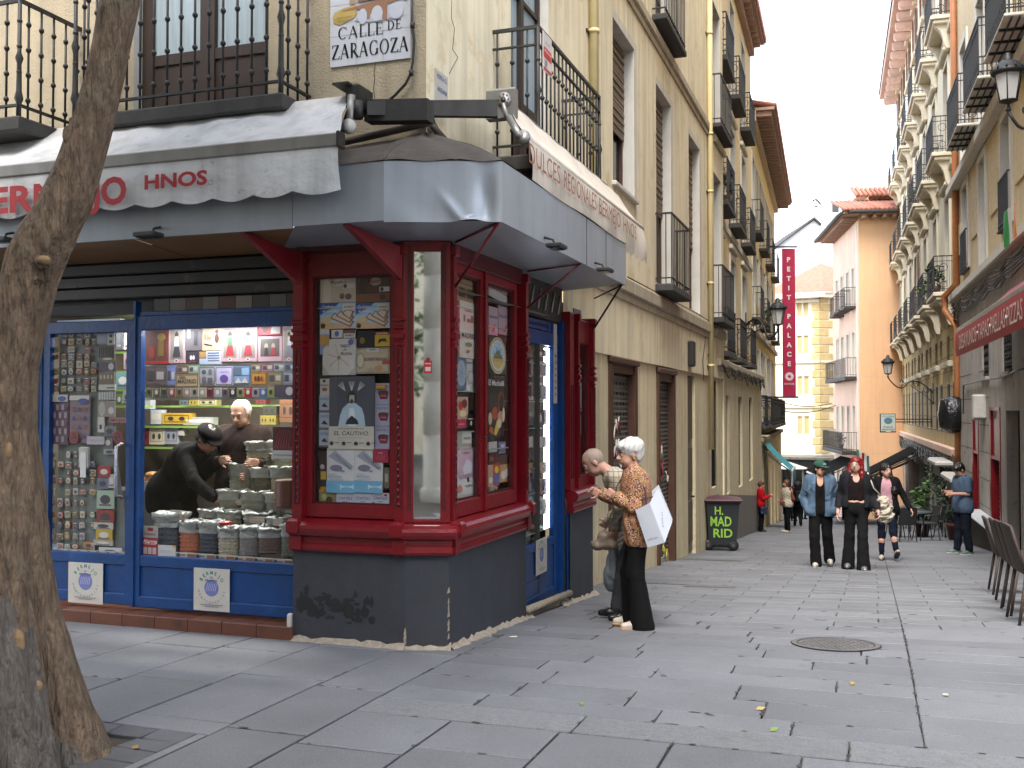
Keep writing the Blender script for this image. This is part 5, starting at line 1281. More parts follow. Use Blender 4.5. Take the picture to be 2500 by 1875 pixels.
# ------------------------------------------------------------ awnings
def scallop(par, F, a0, a1, n, zt, zb_, m, wav=.30, amp=.035, name='valance', bulge=.03, curl=None):
 mb = MB()
 def f(i, j):
  a = a0+(a1-a0)*i; ph = abs(a-a0)/wav; low = zb_ + amp*(1-abs(math.sin(ph*math.pi)))
  z = zt+(low-zt)*j; nn = n + bulge*math.sin(j*math.pi*.7)*(.6+.4*math.sin(a*3.1))+.012*math.sin(a*7+j*2)*j
  if curl: nn += curl(i, j)
  return F.P(a, nn, z)
 mb.grid(f, int(abs(a1-a0)/.03), 12, m); return obj(name, mb, par)
def left_awning():
 T = thing('awning', 'white cloth awning lettered in red over the blue shop window', 'awning', FA.P(2, 0, 3.2)); p = .66
 aR = FA.su(823, p); aLf = 6.3; zl = FA.zv(500, 368, p); zb_ = FA.zv(500, 505, p)
 aT = FA.su(848, .02); zT = FA.zv(700, 250, .02)
 mb = MB()
 def f(i, j):
  a = aT+(aLf-aT)*i*1.0; b = aR+(aLf-aR)*i; P = FA.P(a, .02, zT); Q = FA.P(b, p, zl+.03); r_ = P.lerp(Q, j)
  w = math.sin(j*math.pi); x = i*6
  r_.z -= w*.035; r_ += FA.n*w*(.018*math.sin(x*7+j*5*math.exp(-x))+.012*math.sin(x*17+3*j)) ; r_.z += w*.02*math.exp(-x*.9)*math.sin(9*(x*.5-j))
  return r_
 mb.grid(f, 160, 18, M_AWN); obj('cloth', mb, T)
 mb = MB(); mb.box(FA, aR, aLf, p-.04, p+.02, zl-.06, zl+.035, M_ALU, .01); mb.box(FA, aR-.02, aR, p-.06, p+.03, zl-.07, zl+.045, M_IRON, .008); obj('front_bar', mb, T)
 v = scallop(T, FA, aR, aLf, p+.005, zl-.05, zb_+.02, M_AWN, .33, .035, curl=lambda i, j: -.06*math.exp(-i*60)*j)
 mb = MB(); hw = .21; zc = (zl-.05+zb_)/2+.012
 def word(s_, u0, u1, hgt, dz=0):
  x0, x1 = FA.su(u0, p+.04), FA.su(u1, p+.04); text(mb, s_, M_LTR, FA.P((x0+x1)/2, p+.05, zc+dz), -FA.d, (0, 0, 1), hgt, abs(x0-x1), 'c', .035)
 word('HNOS', 350, 504, .105, .01);
 word('ERM', -28, 148, .205, -.03); word('JO', 216, 306, .205, -.03); word('E', 160, 204, .205, -.03); word('B', -100, -42, .205, -.03)
 fc = Face(FA.P(FA.su(508, p+.04), p+.05, zc-.045), -FA.d, (0, 0, 1), FA.n, .03, .03); art(mb, fc, [('l', [(0, 0), (1, 0), (1, 1), (0, 1), (0, 0)], .07, '#2a2523')])
 obj('lettering', mb, v)
 mb = MB(); a = aT-.03; zz = FA.zv(865, 250, .1)
 mb.box(FA, a-.11, a+.0, -.1, .12, zz-.06, zz+.14, M_IRON, .02); mb.box(FA, a-.05, a+.08, -.05, .18, zz+.12, zz+.135, M_IRON); mb.tube([FA.P(a-.06, .14, zz+.04), FA.P(a-.05, .16, zz-.22)], .03, M_ALU, 10)
 mb.lathe(FA.P(a-.06, .17, zz-.2), [(.0, 0), (.055, 0), (.055, .03), (0, .03)], pm('white_box', '#b5b3ac'), 14, axis=FA.n); mb.tube([FA.P(a-.02, .1, zz-.05), FA.P(a+.1, .0, zz-.2)], .02, M_IRON, 6); mb.tube([FA.P(a-.1, .12, zz), FA.P(a-.1, .12, zz-.13)], .04, M_IRON, 8)
 obj('arm_joint', mb, T)
 mb = MB(); z2 = FA.zv(950, 268, -.02); mb.hexa([FA.P(a-.09, -.12, z2-.07), FA.P(a-.6, -.12, z2-.11), FA.P(a-.6, .0, z2-.11), FA.P(a-.09, .0, z2-.07), FA.P(a-.09, -.12, z2+.09), FA.P(a-.6, -.12, z2+.05), FA.P(a-.6, .0, z2+.05), FA.P(a-.09, .0, z2+.09)], M_SLATE)
 q0 = FA.P(a-.15, .06, z2+.01); q1 = at(1215, 266, 7.84); d = (q1-q0); up = Vector((0, 0, .065)); w = Vector((0, 1, 0))*.03
 mb.hexa([q0-up-w, q1-up-w, q1-up+w, q0-up+w, q0+up*.6-w, q1+up-w, q1+up+w, q0+up*.6+w], M_SLATE); obj('support_beam', mb, T)
 mb = MB(); mb.tube([FA.Q(850, 232, .1), at(1000, 262, 7.6), at(1120, 258, 7.75), at(1222, 243, 7.9)], .002, M_CABLE, 3); obj('wire', mb, T)
left_awning()
def right_awning():
 T = thing('awning', 'folded cream awning with scalloped valance over the street side windows', 'awning', FB.P(2.5, .3, 3.4)); nq = .44
 a0, a1 = FB.su(1277, nq), FB.su(1563, nq)-.02; z = (FB.zv(1277, 322, nq)+FB.zv(1560, 566, nq))/2
 zc = FB.zv(1240, 252, .2); c0 = FB.su(1232, .2)
 mb = MB(); mb.tube([FB.P(a0, nq, z), FB.P(a1, nq, z)], .045, M_AWN2, 12);
 for a in (a0, a1): mb.lathe(FB.P(a, nq, z), [(0, -.015), (.055, -.015), (.055, .015), (0, .015)], M_ALU, 14, axis=FB.d)
 obj('front_bar', mb, T)
 mb = MB()
 def f(i, j): q = FB.P(c0+.08+(a1-c0-.08)*i, .2, zc+.02).lerp(FB.P(a0+(a1-a0)*i, nq+.0, z+.05), j); q.z -= .03*math.sin(j*math.pi)+.006*math.sin(i*40+j*3); return q
 mb.grid(f, 60, 8, M_AWN2); obj('cloth', mb, T)
 mb = MB(); mb.box(FB, c0, a1-.05, .08, .2, zc-.06, zc+.05, M_ALU, .02); obj('cassette', mb, T)
 v = scallop(T, FB, a0, a1, nq+.045, z-.02, FB.zv(1270, 452, nq+.05), M_AWN2, .21, .045, bulge=.04)
 mb = MB(); zt = z-.155; x0 = FB.su(1288, nq+.08)
 def word(s_, u0, u1, h): xa, xb = FB.su(u0, nq+.09), FB.su(u1, nq+.09); text(mb, s_, pm('faded_brown_lettering', '#8f5a4a', .6, var=.2, scale=20), FB.P((xa+xb)/2, nq+.095, zt), FB.d, (0, 0, 1), h, xb-xa, 'c', .0)
 word('DULCES', 1291, 1367, .145); word('REGIONALES', 1377, 1456, .145); word('BERMEJO', 1463, 1515, .145); word('HNOS', 1522, 1554, .145); obj('lettering', mb, v)
 mb = MB(); mb.box(FB, c0-.02, c0+.03, .05, .3, zc-.16, zc+.1, M_ALU, .02); mb.lathe(FB.P(c0-.03, .2, zc+.0), [(0, 0), (.06, 0), (.06, .02), (0, .02)], M_ALU, 14, axis=FB.d)
 mb.lathe(FB.P(c0-.04, .2, zc), [(0, 0), (.022, 0), (.022, .02), (0, .02)], M_IRON, 10, axis=FB.d)
 for k in range(8): t = k*math.pi/4; mb.lathe(FB.P(c0-.034, .2+.042*math.cos(t), zc+.042*math.sin(t)), [(0, 0), (.006, 0), (.006, .006), (0, .006)], M_IRON, 6, axis=FB.d)
 mb.tube([FB.P(c0-.03, .2, zc-.03), FB.P(c0-.02, .22, zc-.13), FB.P(c0+.0, .24, zc-.16)], .018, M_ALU, 8); mb.tube([FB.P(c0, .24, zc-.14), FB.P(a0-.02, nq-.02, z)], .03, M_ALU, 8); obj('arm_joint', mb, T)
right_awning()
def awning(name_label, F, a0, a1, nw, zw, nf, zf, drop, m, mbar, wav=None, stripes=None):
 T = thing('awning', name_label, 'awning', F.P((a0+a1)/2, nw, zf)); mb = MB()
 mb.grid(lambda i, j: F.P(a0+(a1-a0)*i, nw+(nf-nw)*j, zw+(zf-zw)*j-.05*math.sin(j*math.pi)), 12, 6, m); obj('cloth', mb, T)
 mb = MB(); mb.box(F, min(a0, a1), max(a0, a1), nf-.03, nf+.04, zf-.05, zf+.04, mbar, .01); obj('front_bar', mb, T)
 mb = MB()
 if drop > 0:
  mb.grid(lambda i, j: F.P(a0+(a1-a0)*i, nf+.045+.02*math.sin(j*3), zf-.05-drop*j), 10, 4, m); v = obj('valance', mb, T)
 else: v = None
 mb = MB()
 for a in (a0+(a1-a0)*.08, a0+(a1-a0)*.92): mb.tube([F.P(a, nw, zw-.25), F.P(a, (nw+nf)/2, (zw+zf)/2-.2), F.P(a, nf, zf-.04)], .025, mbar, 6)
 obj('arm', mb, T); return T, v
# ------------------------------------------------------------ street name tiles
def serif_word(mb, word, m, fc, x0, x1, y, h, asp):
 """Roman letters drawn with thick and thin strokes and small serifs; x in face units"""
 G = {'C': 1, 'A': .95, 'L': .72, 'E': .74, 'D': .95, 'Z': .82, 'R': .9, 'G': 1.02, 'O': 1.05, ' ': .45}
 tot = sum(G[c] for c in word)+.12*(len(word)-1); k = (x1-x0)/tot; x = x0
 d = .0025
 def Q(px, py): return fc.P(x+px*k, y+(py-.5)*h, d)
 def bar(xa, ya, xb, yb, t):
  dx, dy = xb-xa, yb-ya; L = math.hypot(dx*k*fc.w, dy*h*fc.h); nx, ny = -dy*h*fc.h/L, dx*k*fc.w/L
  ox, oy = nx*t*.5*h*fc.h/(k*fc.w), ny*t*.5
  mb.poly([Q(xa-ox, ya-oy), Q(xb-ox, yb-oy), Q(xb+ox, yb+oy), Q(xa+ox, ya+oy)], m)
 def ser(px, py, w=.13): bar(px-w, py, px+w, py, .045)
 def ring(cx, cy_, rx, ry, a0, a1, tx=.17, ty=.05, n=26):
  for i in range(n):
   A, B = math.radians(a0+(a1-a0)*i/n), math.radians(a0+(a1-a0)*(i+1)/n)
   mb.poly([Q(cx+(rx)*math.cos(A), cy_+ry*math.sin(A)), Q(cx+rx*math.cos(B), cy_+ry*math.sin(B)), Q(cx+(rx-tx)*math.cos(B), cy_+(ry-ty)*math.sin(B)), Q(cx+(rx-tx)*math.cos(A), cy_+(ry-ty)*math.sin(A))], m)
 T_, t_ = .15, .05
 for c in word:
  w = G[c]
  if c == 'L': bar(.2, 0, .2, 1, T_); ser(.2, 1); ser(.2, 0); bar(.1, .02, w, .02, t_); bar(w-.02, 0, w+.04, .2, .06)
  elif c == 'E': bar(.2, 0, .2, 1, T_); ser(.14, 1, .1); bar(.1, .02, w, .02, t_); bar(.1, .98, w-.05, .98, t_); bar(.2, .53, .55, .53, t_); bar(w-.02, 0, w+.06, .2, .06); bar(w-.05, 1, w-.05, .84, .06); bar(.55, .45, .55, .61, .05)
  elif c == 'A': bar(.08, 0, .46, 1, t_); bar(.46, 1, .84, 0, T_); bar(.2, .33, .7, .33, t_); ser(.08, 0, .12); ser(.84, 0, .12)
  elif c == 'C': ring(.52, .5, .48, .52, 50, 312); bar(.86, .75, .86, .98, .06)
  elif c == 'G': ring(.52, .5, .48, .52, 50, 330); bar(.86, .75, .86, .98, .06); bar(.88, .05, .88, .42, .12); ser(.88, .42)
  elif c == 'O': ring(.52, .5, .5, .52, 0, 360)
  elif c == 'D': bar(.2, 0, .2, 1, T_); ring(.3, .5, .6, .52, -90, 90); ser(.16, 0, .1); ser(.16, 1, .1)
  elif c == 'R': bar(.2, 0, .2, 1, T_); ring(.28, .73, .45, .29, -90, 90, .15); ser(.16, 0, .12); ser(.14, 1, .1); bar(.4, .46, .85, 0, T_); ser(.9, 0, .08)
  elif c == 'Z': bar(.08, .97, .78, .97, t_); bar(.7, .97, .1, .03, .15); bar(.06, .03, .8, .03, t_); bar(.1, .98, .06, .78, .06); bar(.76, 0, .84, .2, .06)
  x += (w+.12)*k
def tiles():
 n = NB+.0; a0, a1 = FA.su(804, n), FA.su(1001, n); zb_ = FA.zv(900, 155, n); w = a0-a1; h = w*1.42
 t = thing('street_name_sign', 'tiled street name sign with a painted bridge and black serif lettering', 'sign', FA.P((a0+a1)/2, n, zb_))
 mb = MB(); mb.box(FA, a1, a0, n, n+.012, zb_, zb_+h, pm('white_glazed_tile', '#c3c6cc', .22, var=.06, scale=4, dirt='#9a9488', dsc=9, dth=.7)); obj('plate', mb, t)
 fc = Face(FA.P(a0, n+.0125, zb_), -FA.d, (0, 0, 1), FA.n, w, h)
 mb = MB(); asp = h/w; y = lambda q: q/asp    # q in widths
 G = lambda q: q/asp
 items = [('r', 0, G(v)-.0012, 1, G(v)+.0012, '#7d7a74') for v in (.345, .70, 1.05)]+[('r', v-.0015, 0, v+.0015, 1, '#7d7a74') for v in (.333, .667)]
 it = [('p', [(.03, G(.56)), (.06, G(.62)), (.18, G(.66)), (.33, G(.68)), (.34, G(.58)), (.3, G(.53)), (.12, G(.47)), (.05, G(.5))], '#b39a57'), ('p', [(.3, G(.5)), (.5, G(.46)), (.72, G(.46)), (.85, G(.5)), (.97, G(.48)), (.8, G(.54)), (.4, G(.56))], '#a9adb8'),
   ('p', [(.15, G(.63)), (.33, G(.66)), (.7, G(.71)), (.97, G(.72)), (.96, G(.64)), (.9, G(.67)), (.72, G(.64)), (.72, G(.46)), (.66, G(.47)), (.66, G(.55)), (.51, G(.55)), (.5, G(.49)), (.46, G(.5)), (.45, G(.62)), (.15, G(.62))], '#8f6a50'),
   ('e', .415, G(.535), .055, G(.09), '#b9bcc6'), ('e', .595, G(.545), .07, G(.09), '#b9bcc6'), ('e', .83, G(.55), .09, G(.095), '#b9bcc6'),
   ('p', [(.25, G(.69)), (.26, G(1.05)), (.31, G(1.05)), (.32, G(.69))], '#9c8468'), ('p', [(.35, G(.70)), (.36, G(.8)), (.5, G(.86)), (.66, G(.8)), (.7, G(.72))], '#84604f'), ('e', .5, G(.83), .05, G(.05), '#7a6a78')]
 it += [('r', .36+.035*k, G(.73), .375+.035*k, G(.77), '#c9b9a0') for k in range(9)]+[('l', [(.05+.02*k, G(.52+.01*(k % 3))), (.12+.02*k, G(.55))], .006, '#8a7438') for k in range(10)]
 art(mb, fc, items+it); obj('tile_painting', mb, t)
 mb = MB(); M = cm('#1d1d22', .3); serif_word(mb, 'CALLE', M, fc, .10, .66, G(.375-.0), G(.135), asp); serif_word(mb, 'DE', M, fc, .72, .89, G(.395), G(.105), asp); serif_word(mb, 'ZARAGOZA', M, fc, .025, .975, G(.165), G(.165), asp); obj('lettering', mb, t)
 # small white plaque on the street side
 a0, a1 = FB.su(1059, NB), FB.su(1089, NB); z1 = FB.zv(1060, 166, NB); z0 = FB.zv(1072, 262, NB)
 t = thing('wall_plaque', 'small chipped white plaque with blue lettering on the cream wall above the beam', 'plaque', FB.P(a0, NB, z0)); mb = MB(); mb.box(FB, a0, a1, NB, NB+.012, z0, z1, pm('white_enamel', '#b7b4ad')); obj('plate', mb, t)
 mb = MB(); fc = Face(FB.P(a0, NB+.0125, z0), FB.d, (0, 0, 1), FB.n, a1-a0, z1-z0); art(mb, fc, [('t', 'VISITA G.', .48, .83, .13, .85, '#4a5f88'), ('t', 'ANZANA', .52, .48, .13, .8, '#4a5f88'), ('t', '19', .6, .16, .12, .35, '#4a5f88')]); obj('lettering', mb, t)
 # red and white notice on the balcony rail
 a0, a1 = FB.su(1324, .21), FB.su(1345, .21); z1 = FB.zv(1330, 82, .21); z0 = FB.zv(1330, 176, .21)
 t = thing('rental_notice', 'red and white plastic notice tied to the street side balcony railing', 'notice', FB.P(a0, .21, z0)); mb = MB(); mb.box(FB, a0, a1, .215, .22, z0, z1, cm('#c2bcb8')); obj('sheet', mb, t)
 mb = MB(); fc = Face(FB.P(a0, .2205, z0), FB.d, (0, 0, 1), FB.n, a1-a0, z1-z0); art(mb, fc, [('r', .05, .35, .95, .62, '#b3232c'), ('r', .05, .03, .95, .10, '#b3232c'), ('t', 'Alarma', .5, .54, .07, .8, '#e0d5d0'), ('r', .2, .75, .8, .77, '#8a8684'), ('r', .2, .15, .45, .3, '#7d7a78')]); obj('lettering', mb, t)
tiles()
# ------------------------------------------------------------ display of boxes and posters
ROOM = thing('shop_interior', 'dim shop interior lined with shelves behind the blue window', 'shop room', FA.P(2, -2, .1))
def interior():
 mw = pm('interior_wall', '#4b463e', .8, var=.1); mb = MB()
 mb.quad(FA.P(.1, -2.6, -.1), FA.P(4.4, -2.6, -.1), FA.P(4.4, -2.6, 3.0), FA.P(.1, -2.6, 3.0), mw); mb.quad(FA.P(4.35, -.2, -.1), FA.P(4.35, -2.6, -.1), FA.P(4.35, -2.6, 3.0), FA.P(4.35, -.2, 3.0), mw)
 mb.quad(FA.P(.1, -.3, .12), FA.P(4.4, -.3, .12), FA.P(4.4, -2.6, .12), FA.P(.1, -2.6, .12), mw); mb.quad(FA.P(-.0, -.3, 2.62), FA.P(4.4, -.2, 2.62), FA.P(4.4, -2.6, 2.62), FA.P(-.0, -2.6, 2.62), pm('interior_ceiling', '#8a8780', .8)); obj('wall', mb, ROOM)
 # backing walls of the display cases at the corner
 mb = MB(); db = pm('display_backing', '#45423f', .8, var=.15)
 mb.quad(FA.P(.34, -.22, .7), FA.P(aE, -.22, .7), FA.P(aE, -.22, 2.9), FA.P(.34, -.22, 2.9), db); mb.quad(FB.P(.14, -.3, .7), FB.P(bE, -.3, .7), FB.P(bE, -.3, 2.9), FB.P(.14, -.3, 2.9), db)
 mb.quad(FA.P(aE-.01, -.2, .2), FA.P(aE-.01, -.35, .2), FA.P(aE-.01, -.35, 2.9), FA.P(aE-.01, -.2, 2.9), db); mb.quad(FB.P(bP0, -.3, .6), FB.P(bP1, -.3, .6), FB.P(bP1, -.3, 2.9), FB.P(bP0, -.3, 2.9), db)
 mb.quad(FB.P(bE, -1.0, 0), FB.P(bP0+.2, -1.0, 0), FB.P(bP0+.2, -1.0, 2.7), FB.P(bE, -1.0, 2.7), db); mb.quad(FB.P(bP0, -.26, 0), FB.P(bP0, -1.0, 0), FB.P(bP0, -1.0, 2.7), FB.P(bP0, -.26, 2.7), db); mb.quad(FB.P(bE, -.35, 0), FB.P(bE, -1.0, 0), FB.P(bE, -1.0, 2.7), FB.P(bE, -.35, 2.7), db)
 obj('backing', mb, ROOM)
 # glass shelves in the displays
 gs = pm('glass_shelf', '#8fa096', .15, var=.1, spec=.7)
 for v in (622, 752): mb = MB(); z = FA.zv(860, v, -.15); mb.box(FA, .42, aE-.1, -.21, -.07, z-.008, z, gs); obj('shelf', mb, ROOM)
 for u, vs in ((1110, (670, 755, 955, 1052)), (1235, (812, 1088))):
  for v in vs: mb = MB(); z = FB.zv(u, v, -.2); mb.box(FB, FR[0][0] if u < 1200 else FR[1][0], FR[0][1] if u < 1200 else FR[1][1], -.29, -.07, z-.008, z, gs); obj('shelf', mb, ROOM)
 for v in (888, 980, 1044, 1140, 1200, 1240, 1296): mb = MB(); z = FB.zv(1310, v, -.18); mb.box(FB, dB0+.0, bP0-.02, -.4, -.15, z-.008, z, gs); obj('shelf', mb, ROOM)
 gg = pm('green_shelf_edge', '#6b8a45', .4, var=.1)
 for u0, u1, vt, nn in ((360, 560, 990, -1.75), (350, 560, 1040, -1.6), (345, 555, 1092, -1.6), (610, 720, 988, -1.75), (350, 718, 888, -.45), (350, 718, 970, -.45), (280, 330, 858, -1.2), (280, 330, 905, -1.2), (280, 330, 950, -1.2), (280, 330, 990, -1.2)):
  mb = MB(); z = FA.zv((u0+u1)/2, vt, nn); mb.box(FA, FA.su(u1, nn), FA.su(u0, nn), nn-(.25 if nn < -1 else .1), nn, z-.02, z, gg if nn < -1 else gs); obj('shelf', mb, ROOM)
 for u0, u1, v in ((480, 632, 793), (695, 722, 791), (400, 450, 797), (150, 290, 792)):  # the last tube, over the door, is added to brighten its goods
  z = FA.zv((u0+u1)/2, v, -.3); a0, a1 = FA.su(u1, -.3), FA.su(u0, -.3)
  t = thing('fluorescent_tube', {480: 'longest lit fluorescent tube at the top of the shop window', 695: 'lit fluorescent tube end beside the red post', 400: 'short lit fluorescent tube above the doll boxes', 150: 'lit fluorescent tube above the goods behind the door glass'}[u0], 'lamp', FA.P((a0+a1)/2, -.3, z)); mb = MB(); mb.tube([FA.P(a0, -.3, z), FA.P(a1, -.3, z)], .012, M_TUBE, 8); obj('tube', mb, t)
  mb = MB(); mb.box(FA, a0-.03, a1+.03, -.33, -.27, z+.014, z+.04, cm('#c9c9c6')); obj('fitting', mb, t)
  li = bpy.data.lights.new('tube_light', 'AREA'); li.shape = 'RECTANGLE'; li.size = abs(a1-a0); li.size_y = .03; li.energy = 1.8*abs(a1-a0)/.6; li.color = (.95, .97, 1); lo = bpy.data.objects.new('tube_light', li); C.objects.link(lo); lo.parent = t
  lo.location = (0, 0, -.02); lo.rotation_euler = (0, 0, math.atan2(FA.d.y, FA.d.x))
 a = FB.su(1337, -.16); t = thing('light_strip', 'bright vertical light strip beside the glass shelves of the street side door', 'lamp', FB.P(a, -.25, .7)); mb = MB(); mb.box(FB, a, a+.05, -.2, -.16, FB.zv(1337, 1290, -.16), FB.zv(1337, 850, -.16), emis('led_strip', '#f4f8ff', 4)); obj('strip', mb, t)
 a = FA.P(2.6, -1.3, 2.58); t = thing('added_ceiling_lamp', 'lit ceiling lamp deep inside the shop, hidden above the shelves', 'lamp', a); mb = MB(); mb.box(FA, 1.5, 3.6, -1.35, -1.25, 2.57, 2.6, emis('added_ceiling_glow', '#fff6e6', 14)); obj('tube', mb, t)  # added lamp with its area light, brightens room and faces from out of view
 li = bpy.data.lights.new('added_ceiling_light', 'AREA'); li.shape = 'RECTANGLE'; li.size = 2.1; li.size_y = .1; li.energy = 16; li.color = (1, .96, .9); lo = bpy.data.objects.new('added_ceiling_light', li); C.objects.link(lo); lo.parent = t; lo.location = FA.P(2.55, -1.0, 2.5)-a; lo.rotation_euler = (0, 0, math.atan2(FA.d.y, FA.d.x))
interior()
def card(name, cat, label, F, u0, u1, v0, v1, n, col, items=(), dp=.012, group=None, tilt=0.0, wm=None):
 """a box or sheet standing in plane n of frame F, as big as the pixels u0..u1, v0(top)..v1(bottom) say"""
 um = (u0+u1)/2; x0, x1 = F.su(u0, n), F.su(u1, n); z1 = F.zv(um, v0, n); z0 = F.zv(um, v1, n)
 rt = (F.d if x1 > x0 else -F.d); w = abs(x1-x0); h = z1-z0; cen = F.P((x0+x1)/2, n, z0)
 t = thing(name, label, cat, cen, group); c, s = math.cos(tilt), math.sin(tilt); r2 = rt*c+Vector((0, 0, 1))*s; u2 = Vector((0, 0, 1))*c-rt*s
 o = cen-r2*w/2; mb = MB(); b = F.n*-dp; m = wm or cm(col)
 mb.hexa([o+b, o+r2*w+b, o+r2*w, o, o+u2*h+b, o+r2*w+u2*h+b, o+r2*w+u2*h, o+u2*h], m); obj({'box': 'carton', 'poster': 'sheet', 'bag': 'pouch'}.get(cat, 'body'), mb, t)
 if items: mb = MB(); art(mb, Face(o, r2, u2, F.n, w, h), items); obj('printed_front', mb, t)
 return t
LBL = [('r', .0, .0, 1, 1, '#b9b6ae'), ('e', .2, .5, .14, .33, '#2c3140'), ('t', 'BERMEJO', .65, .66, .22, .5, '#2a2a33'), ('r', .4, .25, .9, .33, '#7a7a7e')]
def boxes_left():
 n = -.075; G = 'packets in the red framed display'
 B = lambda *a, **k: card('sweets_box', 'box', *a, group=G, **k)
 X = lambda x: 740+x/2.5538; Y = lambda y: 620+y/2.5523
 def b(lab, x0, x1, y0, y1, col, items, nn=n, **k): return B(lab, FA, X(x0), X(x1), Y(y0), Y(y1), nn, col, items, **k)
 tower = [('r', .08, 0, .3, .55, 1), ('p', [(.08, .55), (.19, .95), (.3, .55)], 1)]
 tw = lambda c: [(q[0], *q[1:-1], c) for q in tower]
 b('cream chocolate box with a pale tower silhouette, top left of the red display', 104, 326, 114, 302, '#b1a594', tw('#c4bbab')+[('t', 'Chocolate blanco', .48, .86, .05, .35, '#6a5a4a'), ('e', .52, .66, .18, .13, '#c9c0b2'), ('t', 'Miguelitos', .52, .68, .12, .42, '#4a382c', .2), ('r', .64, .45, .98, .62, '#c2c0ba'), ('e', .71, .53, .05, .07, '#2c3140'), ('e', .62, .2, .07, .1, '#5c463a'), ('e', .8, .18, .09, .1, '#5c463a')])
 b('dark brown chocolate box with a tower silhouette, top right of the red display', 328, 538, 114, 300, '#42231a', tw('#1d100c')+[('r', .0, 0, 1, .28, '#6b402c'), ('t', 'Chocolate', .55, .88, .05, .25, '#b59a80'), ('e', .58, .68, .18, .13, '#a3897a'), ('t', 'Miguelitos', .58, .7, .12, .42, '#2a1812', .2), ('r', .7, .34, 1, .5, '#b9b7b2'), ('e', .78, .42, .05, .07, '#2c3140'), ('e', .8, .16, .09, .1, '#341c14')])
 corb = [('p', [(0, .5), (0, 1), (1, 1), (1, .9), (.42, .6)], '#8fb3d6'), ('p', [(0, .55), (0, 1), (.55, 1), (.42, .85)], '#274a92'), ('t', 'Corbatas', .24, .86, .13, .36, '#d8d4c8', .3), ('t', 'de Unquera', .28, .7, .1, .4, '#d8d4c8', .3), ('p', [(0, 0), (0, .3), (.5, .2), (1, 0)], '#c9a27c')]
 for q in (0, 1, 2): corb += [('p', [(.28+.17*q, .42+.08*q), (.42+.17*q, .62+.07*q), (.98, .26+.2*q), (.86, .05+.14*q)], '#8a5a3c'), ('p', [(.33+.17*q, .44+.08*q), (.43+.17*q, .57+.07*q), (.92, .25+.2*q), (.84, .12+.14*q)], '#c2b6a8')]
 corb += [('e', .2, .35, .13, .13, '#c8b283'), ('e', .1, .12, .07, .1, '#243a2c'), ('r', .64, .72, 1, .95, '#bdbab4'), ('t', 'BERMEJO', .82, .83, .06, .26, '#2a2a33')]
 b('blue pastry box with sliced sponge ties, left of the matching pair', 103, 325, 305, 466, '#a9c0d6', corb); b('blue pastry box with sliced sponge ties, right of the matching pair', 327, 538, 305, 464, '#a9c0d6', corb)
 b('narrow blue and orange paper bag on the second shelf, left edge', 103, 160, 470, 625, '#7f93b3', [('r', 0, .35, 1, .75, '#b08a4a'), ('r', 0, .8, 1, 1, '#c2c0ba')]); b('small white card with a round blue emblem over the octagonal cake box', 174, 243, 472, 522, '#bdbbb6', [('e', .5, .5, .2, .35, '#4d5f96')])
 b('small shop price card showing rooftops, right of the blue emblem card', 250, 322, 472, 522, '#bbb8b0', [('r', 0, .55, 1, 1, '#6b4a3c'), ('t', 'BERMEJO', .5, .3, .2, .7, '#2a2a33')])
 oc = [(.22, 0), (.0, .3), (.02, .72), (.25, 1), (.8, 1), (1, .78), (.96, .2), (.75, 0)]
 it = [('p', oc, '#bdb9b1')]+[('l', [(.5, .48), (.5+.36*math.cos(t), .48+.4*math.sin(t))], .012, '#8d7b66') for t in (0.9, 1.9, 2.9, 3.8, 4.7, 5.7)]+[('e', .5, .48, .05, .05, '#8d7b66'), ('t', 'TARTA', .68, .8, .08, .3, '#5a5a60'), ('t', 'DE', .7, .69, .05, .08, '#5a5a60'), ('t', 'TRUCHA', .72, .58, .08, .36, '#5a5a60'), ('e', .86, .9, .08, .08, '#4d5f96')]
 b('white octagonal cake box with a radial pie drawing on the middle shelf', 120, 328, 528, 755, '#a39f98', it, wm=cm('#a39f98'))
 b('black glass jar shape tucked behind the wooden sweets box', 335, 445, 478, 580, '#17161a', [('e', .3, .4, .15, .2, '#7a5a20')]); b('yellow and red drink label reading in capitals, right edge of the middle shelf', 446, 538, 484, 576, '#b89a2e', [('r', 0, .78, 1, 1, '#7c1a1e'), ('t', 'SANGRIA', .5, .88, .13, .8, '#d6c9a0'), ('p', [(.2, .2), (.3, .5), (.7, .55), (.85, .3), (.5, .35)], '#2a1a14')])
 b('cream wooden-look box of traditional crumble sweets on the middle shelf', 320, 538, 583, 745, '#b1a68e', [('l', [(.03, .05), (.97, .05), (.97, .95), (.03, .95), (.03, .05)], .012, '#7a5f4a'), ('e', .17, .5, .12, .33, '#9a917c'), ('e', .17, .5, .09, .25, '#c2b8a2'), ('t', 'POLVORON TRADICIONAL', .62, .55, .12, .66, '#6b1f22', .1), ('r', .8, .35, 1, .5, '#a8404a'), ('e', .7, .2, .12, .1, '#b58a62'), ('e', .48, .15, .1, .08, '#a39a90'), ('r', .36, .82, .7, .98, '#bdbbb6'), ('t', 'BERMEJO', .53, .92, .06, .2, '#2a2a33')], nn=n-.012)
